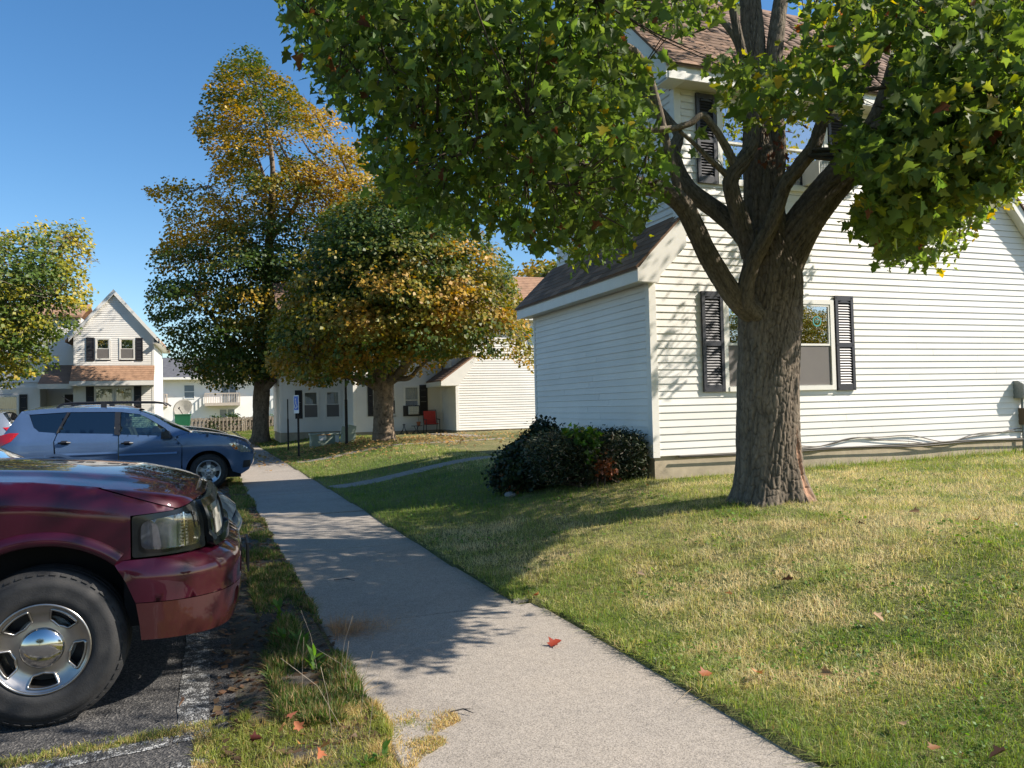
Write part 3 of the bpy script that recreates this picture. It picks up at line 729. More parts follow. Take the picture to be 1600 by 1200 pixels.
Cc = empty('gabled_house', (-5.4, 46.5, 0.1), 'white gabled house with tan skirt roof, left behind the blue car', 'house')
wc = Wall((-7.35, 46.5), (1, 0), (0, -1)); pk = 1.9
rake = 1.18
siding(wc, Cc, 3.9, 8.0, lambda z: max(0, (z - 5.85) / rake), lambda z: min(3.8, 3.8 - (z - 5.85) / rake), [(0.98, 1.72, 4.45, 5.66), (2.12, 2.9, 4.45, 5.66)], name='gable_wall')
for a, b in ((1.06, 1.64), (2.2, 2.82)): window(wc, Cc, a, b, 4.54, 5.58, screen=True, glass='glass', curtain=(0.5, 1))
shutter(wc, Cc, 0.56, 0.94, 4.42, 5.66, 'shutter_black', fine=False); shutter(wc, Cc, 2.92, 3.28, 4.42, 5.66, 'shutter_black', fine=False)
wc2 = Wall((-7.35, 46.3), (1, 0), (0, -1))
siding(wc2, Cc, 0.4, 3.2, lambda z: 0, lambda z: 3.8, [(0.95, 2.8, 1.4, 3.0)], name='lower_wall')
window(wc2, Cc, 1.0, 1.84, 1.5, 2.95, screen=False, glass='glass_dim', curtain=(0, 1), single_hung=True); window(wc2, Cc, 1.96, 2.76, 1.5, 2.95, screen=False, glass='glass_dim', curtain=(0, 1))
shutter(wc2, Cc, 0.56, 0.94, 1.45, 3.05, 'shutter_black', fine=False); shutter(wc2, Cc, 2.84, 3.2, 1.45, 3.05, 'shutter_black', fine=False)
wcr = Wall((-3.55, 46.5), (0, 1), (1, 0)); siding(wcr, Cc, 0.4, 5.85, lambda z: 0, lambda z: 6.0, name='side_wall')
sk = MB(); sk.prism([(-7.45, 45.75, 3.32), (-7.45, 46.48, 4.16), (-7.45, 46.48, 4.08), (-7.45, 45.75, 3.2)], (3.95, 0, 0)); sk.build('skirt_roof', M['shingle_tan'], Cc)
far_shingles(Cc, (-7.45, 45.74, 3.33), (1, 0, 0), (0, 0.73, 0.84), 3.95, 1.1, (0.33, 0.185, 0.105), 0.14, 0.3)
st_ = MB(); st_.box((-7.47, 45.7, 3.08), (-3.48, 45.745, 3.32)); st_.box((-7.45, 45.745, 3.06), (-3.5, 46.3, 3.08))
wc.box(st_, -0.03, 0.07, 0, 0.03, 4.1, 5.9); wc.box(st_, 3.73, 3.83, 0, 0.03, 4.1, 5.9); wc2.box(st_, -0.03, 0.08, 0, 0.03, 0.4, 3.1); wc2.box(st_, 3.72, 3.83, 0, 0.03, 0.4, 3.1); st_.build('trim', M['trim'], Cc)
for sg in (-1, 1):
    rb_ = MB(); xa = -5.45; xe = xa + sg * 2.15; ze = 8.1 - 2.15 * rake
    rb_.prism([(xa, 46.31, 8.24), (xe, 46.31, ze + .1), (xe, 46.31, ze - 0.14), (xa, 46.31, 7.96)], (0, 0.16, 0)); rb_.build('rake_board', M['trim'], Cc)
gable_roof(Cc, -7.75, -3.15, 46.34, -5.45, 54, 5.5, 8.2, M['shingle_tan'], ridge='y')
ev = MB(); ev.box((-3.22, 46.15, 5.36), (-3.16, 54, 5.52)); ev.box((-3.55, 46.2, 5.34), (-3.2, 54, 5.37)); ev.build('fascia', M['trim'], Cc)
wcl = Wall((-12.5, 48.2), (1, 0), (0, -1)); siding(wcl, Cc, 3.4, 7.0, lambda z: 0, lambda z: 5.15, name='set_back_wall')
wcd = Wall((-9.0, 48.2), (1, 0), (0, -1)); siding(wcd, Cc, 0.4, 3.2, lambda z: 0, lambda z: 1.65, [(0.9, 1.62, 0.5, 2.7)], name='porch_wall')
dd = MB(); wcd.box(dd, 0.9, 1.62, -0.06, 0.0, 0.5, 2.7); dd.build('door', M['shutter_black'], Cc)
dd = MB(); wcd.box(dd, 0.8, 0.9, 0, 0.04, 0.5, 2.8); wcd.box(dd, 0.9, 1.62, 0, 0.04, 2.7, 2.8); dd.build('door_frame', M['trim'], Cc)
pr = MB(); pr.prism([(-8.95, 46.0, 3.2), (-8.95, 48.2, 4.3), (-8.95, 48.2, 4.2), (-8.95, 46.0, 3.1)], (1.55, 0, 0)); pr.build('porch_roof', M['shingle'], Cc)
pr = MB(); pr.box((-8.97, 45.96, 2.95), (-7.4, 46.0, 3.2)); pr.build('porch_fascia', M['trim'], Cc)
wcx = Wall((-13.0, 46.5), (1, 0), (0, -1)); siding(wcx, Cc, 0.4, 3.1, lambda z: 0, lambda z: 4.05, [(1.9, 3.1, 1.2, 2.7)], name='left_wing_wall')
window(wcx, Cc, 1.95, 3.05, 1.28, 2.6, screen=False, glass='glass_dim', curtain=(0, 1)); shutter(wcx, Cc, 3.15, 3.5, 1.2, 2.7, 'shutter_black', fine=False)
wcy = Wall((-8.95, 46.5), (0, 1), (1, 0)); siding(wcy, Cc, 0.4, 3.1, lambda z: 0, lambda z: 1.7, name='wing_return_wall')
kb = MB(); kb.box((-7.3, 47.45, 0.3), (-3.6, 54, 5.5)); kb.box((-13, 48.3, 3.2), (-7.3, 54, 6.9)); kb.box((-13, 47.45, 0.3), (-9.0, 54, 3.2)); kb.box((-9, 48.3, 0.3), (-7.3, 50, 3.3)); kb.build('wall_core', M['trim'], Cc)
gable_roof(Cc, -13.2, -7.2, 47.9, 50.9, 54, 7.0, 8.0, M['shingle_tan'])

D = empty('apartment_block', (0, 85, 0.1), 'long white apartment block with grey roof and wooden balconies, beyond the picket fence', 'apartment block')
wd = Wall((-22, 85), (1, 0), (0, -1)); db = MB(); wd.box(db, 0, 46, -8, 0, 0, 4.95); db.build('wall', M['stucco'], D)
gable_roof(D, -23, 25, 84.1, 89, 94, 5.12, 7.4, M['shingle_grey'])
fa = MB(); fa.box((-23, 84.05, 4.9), (25, 84.1, 5.13)); fa.box((-23, 84.1, 4.88), (25, 85, 4.92)); fa.build('fascia', M['trim'], D)
def flat_window(w, house, u0, u1, z0, z1, bars=1):
    f = MB(); t = 0.07
    w.box(f, u0 - t, u0, 0.0, 0.05, z0 - t, z1 + t); w.box(f, u1, u1 + t, 0, 0.05, z0 - t, z1 + t); w.box(f, u0, u1, 0, 0.05, z0 - t, z0); w.box(f, u0, u1, 0, 0.05, z1, z1 + t)
    if bars == 1: w.box(f, u0, u1, 0, 0.04, (z0 + z1) / 2 - .03, (z0 + z1) / 2 + .03)
    else: w.box(f, (u0 + u1) / 2 - .04, (u0 + u1) / 2 + .04, 0, 0.04, z0, z1)
    fw = f.build('window', M['stucco'], house)
    p_ = MB(); w.box(p_, u0, u1, 0.004, 0.012, z0, z1); p_.build('glass_pane', M['pane_far'], fw)
M['pane_far'] = simple('far_pane', (0.16, 0.20, 0.23), 0.08, var=0.1, spec=1.0)
flat_window(wd, D, 18.3, 19.2, 3.05, 4.35); flat_window(wd, D, 17.4, 18.4, 0.75, 1.95); flat_window(wd, D, 21.6, 23.0, 0.3, 1.85, 2); flat_window(wd, D, 21.8, 23.2, 2.5, 4.4, 2); flat_window(wd, D, 27, 28.2, 3.05, 4.35)
def balcony(u0, u1):
    b = MB(); wd.box(b, u0, u1, 0, 1.5, 2.22, 2.52); bo = b.build('balcony', M['balcony'], D)
    r = MB(); wd.box(r, u0, u1, 1.44, 1.5, 3.4, 3.5)
    for s in (u0, u1 - 0.06): wd.box(r, s, s + 0.06, 0, 1.44, 3.4, 3.5)
    r.build('rail', M['balcony'], bo)
    k = int((u1 - u0) / 0.16)
    r = MB()
    for i in range(k + 1):
        a = u0 + (u1 - u0 - 0.06) * i / k; wd.box(r, a, a + 0.06, 1.45, 1.49, 2.52, 3.4)
    for s in (u0, u1 - 0.06):
        for i in range(8): wd.box(r, s, s + 0.05, 0.1 + i * 0.17, 0.16 + i * 0.17, 2.52, 3.4)
    r.build('balusters', M['balcony'], bo)
balcony(20.2, 23.55); balcony(13.6, 16.75); balcony(27.5, 30.5)

fe = empty('picket_fence', (0, 63, 0.1), 'weathered wooden picket fence between the lawn and the white apartment block', 'fence')
for i in range(74):
    x = -3.4 + i * 0.137; h = 1.12 + random.uniform(-0.02, 0.02); n = 63.0 + (0.06 if i % 2 else -0.06)
    MB().prism([(x, n, 0.1), (x + 0.115, n, 0.1), (x + 0.115, n, h), (x + 0.09, n, h + 0.035), (x + 0.025, n, h + 0.035), (x, n, h)], (0, 0.022, 0)).build('picket', M['picket'], fe)
for z in (0.35, 0.9): MB().box((-3.4, 62.97, z), (6.7, 63.03, z + 0.09)).build('rail', M['picket'], fe)
for x in (-3.4, -1.0, 1.4, 3.8, 6.2): MB().box((x, 62.96, 0), (x + .1, 63.04, 1.2)).build('post', M['picket'], fe)

bn = empty('refuse_bin', (-2.28, 50, 0.1), 'dark green refuse bin beside the gabled house, under the satellite dish', 'bin')
MB().hexa([(-2.62, 49.75, .1), (-1.94, 49.75, .1), (-1.94, 50.4, .1), (-2.62, 50.4, .1), (-2.72, 49.65, 1.42), (-1.86, 49.65, 1.42), (-1.86, 50.5, 1.42), (-2.72, 50.5, 1.42)]).build('body', M['bin_green'], bn)
MB().box((-2.75, 49.62, 1.42), (-1.83, 50.53, 1.48)).build('lid', M['bin_green'], bn)
ds = empty('satellite_dish', (-2.28, 50.8, 0.1), 'round grey satellite dish above the green refuse bin', 'satellite dish')
prof = [(0.0, 0.0)] + [(0.58 * t, 0.17 * t * t) for t in np.linspace(0.1, 1, 8)] + [(0.57, 0.16)]
MB().lathe(prof, (-2.25, 50.7, 1.78), (-0.35, -0.82, 0.45), 24).build('reflector', M['dish'], ds, smooth=True)
MB().tube([(-2.25, 50.8, 0.1), (-2.25, 50.8, 1.75)], 0.04).build('mast', M['grey_metal'], ds)
MB().tube([(-2.3, 50.55, 1.45), (-2.48, 50.05, 1.82)], 0.02).tube([(-2.5, 50.0, 1.80), (-2.46, 50.1, 1.88)], 0.045).build('feed_arm', M['black_metal'], ds)

# ------------------------------------------------------------------ posts, pedestals, porch things
def post(x, y, h, label, r=0.03, name='sign_post'):
    z = float(ground_z(x, y)); p = empty(name, (x, y, z), label, 'post')
    b = MB(); b.box((x - r, y - r * .6, z - 0.1), (x + r, y + r * .6, z + h * 0.62)); b.box((x - r * .7, y - r * .5, z + h * 0.6), (x + r * .7, y + r * .5, z + h)); b.build('post', M['rusty_post'], p)
    return p, z
post(2.16, 29.3, 1.88, 'thin dark post without a sign, leftmost post beside the far sidewalk')
pp, z = post(2.16, 25.1, 1.95, 'dark metal post holding the blue and white parking sign')
sg = empty('parking_sign', (2.11, 25.0, 1.45), 'small blue and white accessible parking sign on a post by the sidewalk', 'sign')
sn = np.array([-0.90, -0.436, 0]); su = np.array([0.436, -0.90, 0]); so = np.array([2.13, 25.05, 1.43]) + sn * 0.03
def sgn(a, b, z0, z1, n0, n1): return [so + su * a + sn * n0 + np.array([0, 0, z0]), so + su * b + sn * n0 + np.array([0, 0, z0]), so + su * b + sn * n1 + np.array([0, 0, z0]), so + su * a + sn * n1 + np.array([0, 0, z0]),
                                    so + su * a + sn * n0 + np.array([0, 0, z1]), so + su * b + sn * n0 + np.array([0, 0, z1]), so + su * b + sn * n1 + np.array([0, 0, z1]), so + su * a + sn * n1 + np.array([0, 0, z1])]
MB().hexa(sgn(-0.15, 0.15, 0, 0.56, 0, 0.004)).build('plate', M['paper'], sg)
MB().hexa(sgn(-0.125, 0.125, 0.10, 0.53, 0.004, 0.006)).build('blue_field', M['blue_sign'], sg)
wcs = MB(); q3 = lambda a, z: so + su * a + sn * 0.009 + np.array([0, 0, z])
wcs.tube([q3(-0.02 + 0.065 * math.cos(t), 0.22 + 0.065 * math.sin(t)) for t in np.linspace(2.2, 6.0, 14)], 0.011, 5)
wcs.tube([q3(-0.03, 0.40), q3(-0.025, 0.29), q3(0.035, 0.29), q3(0.065, 0.19), q3(0.09, 0.195)], 0.012, 5); wcs.tube([q3(-0.03, 0.345), q3(0.03, 0.345)], 0.01, 5)
wcs.lathe([(0.0, 0), (0.022, 0), (0.022, 0.003), (0, 0.003)], q3(-0.03, 0.44), sn, 10); wcs.build('wheelchair_symbol', M['paper'], sg)
p3_, z = post(3.88, 26.8, 2.5, 'tall black post beside the green utility boxes, left of the middle trunk', 0.045)

bx = empty('transformer_box', (3.43, 29.2, 0.15), 'low pale green utility transformer box with white labels on the lawn', 'utility box')
MB().box((2.93, 28.95, 0.1), (3.93, 29.6, 0.60)).build('cabinet', M['ped'], bx)
MB().prism([(2.9, 28.92, 0.60), (2.9, 28.92, 0.63), (2.9, 29.05, 0.68), (2.9, 29.63, 0.68), (2.9, 29.63, 0.60)], (1.06, 0, 0)).build('lid', M['ped'], bx)
MB().box((3.2, 28.935, 0.42), (3.46, 28.95, 0.60)).box((3.78, 28.935, 0.32), (3.92, 28.95, 0.66 - 0.06)).build('white_label', M['paper'], bx)
MB().box((3.15, 28.905, 0.605), (3.62, 28.92, 0.632)).build('orange_label', M['orange'], bx)
pd_ = empty('utility_pedestal', (4.05, 28.6, 0.2), 'tilted pale green utility pedestal leaning beside the transformer box', 'utility box')
def tilt(P, c=(4.0, 28.6, 0.2), a=math.radians(-14)):
    return [(c[0] + (x - c[0]) * math.cos(a) - (z - c[2]) * math.sin(-a) * -1, y, c[2] + (x - c[0]) * -math.sin(a) * -1 + (z - c[2]) * math.cos(a)) for x, y, z in P]
def tbox(x0, x1, y0, y1, z0, z1, top=0):
    return tilt([(x0, y0, z0), (x1, y0, z0), (x1, y1, z0), (x0, y1, z0), (x0 + top, y0 + top, z1), (x1 - top, y0 + top, z1), (x1 - top, y1 - top, z1), (x0 + top, y1 - top, z1)])
MB().hexa(tbox(3.86, 4.36, 28.4, 28.8, 0.1, 0.72, 0.02)).build('body', M['ped'], pd_)
MB().hexa(tbox(4.0, 4.32, 28.42, 28.78, 0.72, 1.0, 0.03)).hexa(tbox(3.8, 3.98, 28.45, 28.6, 0.6, 0.9, 0.01)).build('cap', M['ped'], pd_)

ch = empty('lawn_chair', (8.25, 32.4, 0.42), 'red fabric lawn chair with black metal frame by the porch', 'chair')
def rel(x, y, z): return (8.25 + x, 32.35 + y, 0.42 + z)
MB().hexa([rel(-.26, -.25, .40), rel(.26, -.25, .40), rel(.26, .18, .36), rel(-.26, .18, .36), rel(-.26, -.25, .42), rel(.26, -.25, .42), rel(.26, .18, .38), rel(-.26, .18, .38)]).build('seat', M['red'], ch)
MB().hexa([rel(-.26, .18, .38), rel(.26, .18, .38), rel(.26, .20, .38), rel(-.26, .20, .38), rel(-.26, .33, .95), rel(.26, .33, .95), rel(.26, .35, .95), rel(-.26, .35, .95)]).build('backrest', M['red'], ch)
for s in (-.29, .29):
    MB().tube([rel(s, -.28, 0), rel(s, -.26, .58)], 0.014, 6).build('leg', M['black_metal'], ch); MB().tube([rel(s, .3, 0), rel(s, .16, .38), rel(s, .36, .98)], 0.014, 6).build('leg', M['black_metal'], ch)
    MB().tube([rel(s, -.28, .58), rel(s, .22, .60)], 0.02, 6).build('armrest', M['black_metal'], ch)
MB().tube([rel(-.29, .36, .98), rel(.29, .36, .98)], 0.014, 6).build('top_bar', M['black_metal'], ch)
tbl = empty('side_table', (7.65, 32.4, 0.42), 'small black metal side table left of the red chair', 'table')
MB().lathe([(0, 0), (0.24, 0), (0.25, 0.02), (0, 0.025)], (7.62, 32.4, 0.74), (0, 0, 1), 16).build('top', M['black_metal'], tbl)
for k in range(3):
    a = k * 2.09 + 0.5; MB().tube([(7.62 + .1 * math.cos(a), 32.4 + .1 * math.sin(a), .74), (7.62 + .05 * math.cos(a + 1), 32.4 + .05 * math.sin(a + 1), .58), (7.62 + .22 * math.cos(a), 32.4 + .22 * math.sin(a), .42)], 0.012, 6).build('leg', M['black_metal'], tbl)
pot = empty('flower_pot', (7.7, 32.38, 0.765), 'terracotta flower pot with a thin stem, on the small black table', 'flower pot')
MB().lathe([(0.0, 0), (0.06, 0), (0.085, 0.13), (0.095, 0.13), (0.095, 0.16), (0.08, 0.16), (0.0, 0.14)], (7.7, 32.38, 0.766), (0, 0, 1), 14).build('pot', M['terracotta'], pot)
MB().tube([(7.7, 32.38, .9), (7.71, 32.38, 1.35)], 0.008, 5).build('stem', M['picket'], pot)
ps = empty('plant_stand', (7.1, 32.5, 0.42), 'low black wire plant stand left of the small table', 'plant stand')
for k in range(4):
    a = k * 1.57 + 0.4; MB().tube([(7.1, 32.5, 0.86), (7.1 + .06 * math.cos(a), 32.5 + .06 * math.sin(a), .62), (7.1 + .24 * math.cos(a), 32.5 + .24 * math.sin(a), .42)], 0.011, 5).build('leg', M['black_metal'], ps)
MB().lathe([(0.05, 0), (0.06, 0.0), (0.06, 0.03), (0.05, 0.03)], (7.1, 32.5, 0.8), (0, 0, 1), 12).build('ring', M['black_metal'], ps)
# ------------------------------------------------------------------ foliage tools
M['leaf'] = leaf_mat('maple_leaf', 0.52, 0.55)
M['leaf_far'] = leaf_mat('far_leaf', 0.30, 0.5)
M['grass'] = leaf_mat('grass_blade', 0.38, 0.5)
M['needle'] = leaf_mat('needle', 0.15, 0.5)
def bark_mat():
    m, nt, b = nodes('bark'); a = N(nt, 'ShaderNodeAttribute', attribute_name='col'); v = coord(nt, (1, 1, 0.35))
    n = noise(nt, v, 38, 5, 0.7); n2 = noise(nt, v, 6, 3)
    c = mixc(nt, 1.0, a.outputs['Color'], ramp(nt, n, [(0.3, (0.55,) * 3), (0.7, (1.3,) * 3)]), 'MULTIPLY')
    c = mixc(nt, 1.0, c, ramp(nt, n2, [(0.3, (0.85, 0.87, 0.85)), (0.7, (1.12, 1.08, 1.02))]), 'MULTIPLY')
    nt.links.new(c, b.inputs['Base Color']); b.inputs['Roughness'].default_value = 0.95; b.inputs['Specular IOR Level'].default_value = 0.2
    bump(nt, n, b, 0.9, 0.012); return m
M['bark'] = bark_mat()
HALF = [(0, 0, 0), (0.30, -0.10, 0), (0.26, 0.13, 0), (0.62, 0.30, 0), (0.40, 0.42, 0), (0.25, 0.50, 0), (0.27, 0.68, 0), (0, 1.02, 0)]
def leaf_template(fold=0.18, curl=0.12, lobe=1.0):
    V = [(0, 0, 0), (0, 1.02, -0.85 * curl)]
    R = [(x * (lobe if y > .2 else 2 - lobe), y, fold * x - curl * y * y - 0.15 * curl * x * x) for x, y, _ in HALF[1:-1]]; k = len(R)
    V += R + [(-x, y, z) for x, y, z in R]
    V = np.array(V, np.float32); f1 = [0] + list(range(2, 2 + k)) + [1]; f2 = [1] + list(range(1 + 2 * k, 1 + k, -1)) + [0]
    return V - np.array([0, 0.35, 0], np.float32), np.array([f1, f2], np.int32)
KITE = (np.array([(0, -0.4, 0), (0.42, 0.05, 0.06), (0, 0.6, -0.08), (-0.42, 0.05, 0.06)], np.float32), np.array([[0, 1, 2, 3]], np.int32))
def rotmats(nrm, tip):
    """columns x, y(tip), z(normal)"""
    nrm = nrm / np.linalg.norm(nrm, axis=1)[:, None]
    y = tip - (tip * nrm).sum(1)[:, None] * nrm; y /= np.linalg.norm(y, axis=1)[:, None] + 1e-9
    return np.stack([np.cross(y, nrm), y, nrm], -1)
def scatter(tpl, pos, R, size):
    V, Fc = tpl
    W = np.einsum('nij,vj->nvi', R * (size[:, None, None] if size.ndim == 1 else size[:, None, :]), V) + pos[:, None, :]
    n, k = len(pos), len(V)
    return W.reshape(-1, 3), (Fc[None] + (np.arange(n) * k)[:, None, None]).reshape(-1, Fc.shape[1])
def jitter_col(c, n, v=0.25, rs=RS):
    c = np.asarray(c, float); c = np.broadcast_to(c, (n, 3)).copy()
    return np.clip(c * (1 + v * rs.uniform(-1, 1, (n, 1))) * (1 + 0.08 * rs.uniform(-1, 1, (n, 3))), 0, 1)
def bark_tube(pts, rad, n, rows, amp, seed, flare=0.0, scar=None, c=(0.212, 0.172, 0.134), crack=(0.042, 0.033, 0.026)):
    S = spline(np.column_stack([pts, rad]), rows); P, T, A, Bv = frames(S[:, :3]); r = S[:, 3]
    L = np.concatenate([[0], np.cumsum(np.linalg.norm(np.diff(P, axis=0), axis=1))])
    th = np.arange(n) * 2 * math.pi / n
    TH, LL = np.meshgrid(th, L); RR = r[:, None] + 0 * TH
    cx = np.cos(TH) * 1.0; sx = np.sin(TH) * 1.0
    fr = 7.5 * np.maximum(RR, 0.05) / 0.33
    w = fbm(cx * 3 + 5, sx * 3 + LL * 1.3, seed + 30) * 1.6
    a = vnoise((cx * fr + w) * 1.1, (sx * fr) * 1.1 + LL * 4.4, seed); b = vnoise((cx * fr) * 2.1 + w, (sx * fr) * 2.1 + LL * 9 + 9, seed + 3)
    ridge = np.clip(1 - np.abs(a - 0.5) * 3.6, 0, 1) * 0.75 + 0.25 * np.clip(1 - np.abs(b - 0.5) * 3, 0, 1)
    NC = max(8, int(2 * math.pi * float(np.median(r)) / 0.027)); vsc = 0.125
    uu = TH / (2 * math.pi) * NC + 1.6 * (fbm(cx * 5 + 9, sx * 5 + LL * 3.0, seed + 41, 2) - 0.5); vv = LL / vsc + 1.4 * (fbm(cx * 4 + 3, sx * 4 + LL * 5, seed + 43, 2) - 0.5)
    iu, iv = np.floor(uu), np.floor(vv); f1 = np.full(uu.shape, 9.0); f2 = np.full(uu.shape, 9.0)
    for du in (-1, 0, 1):
        for dv in (-1, 0, 1):
            cu, cv = iu + du, iv + dv; ku = np.mod(cu, NC); dd = np.hypot(uu - cu - 0.15 - 0.7 * hsh(ku, cv, 0, seed), vv - cv - 0.1 - 0.8 * hsh(ku, cv, 3, seed + 5))
            f2 = np.where(dd < f1, f1, np.minimum(f2, dd)); f1 = np.minimum(f1, dd)
    plate = np.clip((f2 - f1) / 0.30, 0, 1)
    hgt = (1 - np.clip(ridge * 1.0, 0, 1) ** 1.5) * 0.55 + plate ** 0.6 * 0.45
    low = (fbm(cx * 1.6 + 3, sx * 1.6 + LL * 0.9, seed + 7) - 0.5)
    rr = RR * (1 + 0.14 * low) + amp * (hgt - 0.5)
    if flare: rr = rr * (1 + flare * np.exp(-LL / 0.26) * (0.75 + 0.5 * np.cos(TH * 5 + 1.0) + 0.3 * np.cos(TH * 3)))
    col = np.array(crack) + (np.array(c) - np.array(crack)) * (hgt[..., None] ** 0.8) * (0.75 + 0.5 * fbm(cx * 4, sx * 4 + LL * 2, seed + 11)[..., None])
    if scar is not None:
        t0, w0, l0, l1, cc = scar
        d = np.abs((TH - t0 + math.pi) % (2 * math.pi) - math.pi); k = np.clip((w0 * (1 - 0.5 * (LL - l0) / (l1 - l0)) * (0.7 + 0.7 * vnoise(LL * 6, TH * 0, 5)) - d) * 14, 0, 1) * np.clip((LL - l0) * 8, 0, 1) * np.clip((l1 - LL) * 6, 0, 1)
        rr = rr - 0.03 * k + 0.012 * np.clip(1 - np.abs(k - 0.3) * 3, 0, 1) * (k > 0); col = col * (1 - k[..., None]) + np.array(cc) * k[..., None] * (0.6 + 0.6 * vnoise(TH * 25, LL * 3, 8)[..., None])
    V = P[:, None] + rr[..., None] * (np.cos(TH)[..., None] * A[:, None] + np.sin(TH)[..., None] * Bv[:, None])
    i, j = np.meshgrid(np.arange(rows - 1), np.arange(n), indexing='ij'); k0 = (i * n + j).ravel(); k1 = (i * n + (j + 1) % n).ravel()
    return V.reshape(-1, 3), np.stack([k0, k1, k1 + n, k0 + n], 1), col.reshape(-1, 3)[k0]
def twig_tubes(segs):
    """many thin three-sided twigs: (p, q, r0, r1) with a sagging mid point"""
    V = []; Fc = []; b = 0
    for p, q, r0, r1 in segs:
        mid = (p + q) / 2 + np.array([RS.normal(0, .05), RS.normal(0, .05), -0.04]) * np.linalg.norm(q - p)
        v, f = tube([p, mid, q], [r0, (r0 + r1) / 2, r1], 3, False); V.append(v); Fc.append(np.array(f) + b); b += len(v)
    return np.concatenate(V), np.concatenate(Fc)
def leaves_on(pos, ctr, n, spread, flat, up=0.7, out=0.5, rnd=0.7, droop=0.6):
    """n leaves round every cluster centre: positions and orientations"""
    P = np.repeat(pos, n, 0); m = len(P)
    o = RS.normal(0, 1, (m, 3)) * np.array([spread, spread, spread * flat]); P = P + o
    outw = P - ctr; outw /= np.linalg.norm(outw, axis=1)[:, None] + 1e-6
    nr = np.array([0, 0, up]) + outw * out + RS.normal(0, rnd, (m, 3))
    tip = o * np.array([1, 1, 0.2]) / spread + outw * 0.5 + np.array([0, 0, -droop]) + RS.normal(0, .5, (m, 3))
    return P, rotmats(nr, tip)

# ------------------------------------------------------------------ the near maple
TZ = 0.40; TB = np.array([5.54, 7.05, TZ])
T1 = empty('maple_tree', TB, 'big green maple with forked ridged trunk on the sunny lawn before the near house', 'tree')
def pth(L): return np.array([atD(px, py, d) for px, py, d, r in L]), np.array([r for *_, r in L])
P, r = pth([(1203, 800, 8.5, .40), (1203, 775, 8.5, .375), (1201, 730, 8.5, .345), (1199, 650, 8.5, .332), (1199, 560, 8.5, .332), (1202, 490, 8.5, .345), (1205, 430, 8.5, .34), (1198, 370, 8.55, .27), (1192, 310, 8.6, .235), (1186, 240, 8.7, .20), (1182, 160, 8.8, .17), (1178, 80, 8.9, .15), (1172, 0, 9.0, .13), (1160, -120, 9.1, .10), (1170, -300, 9.3, .05)])
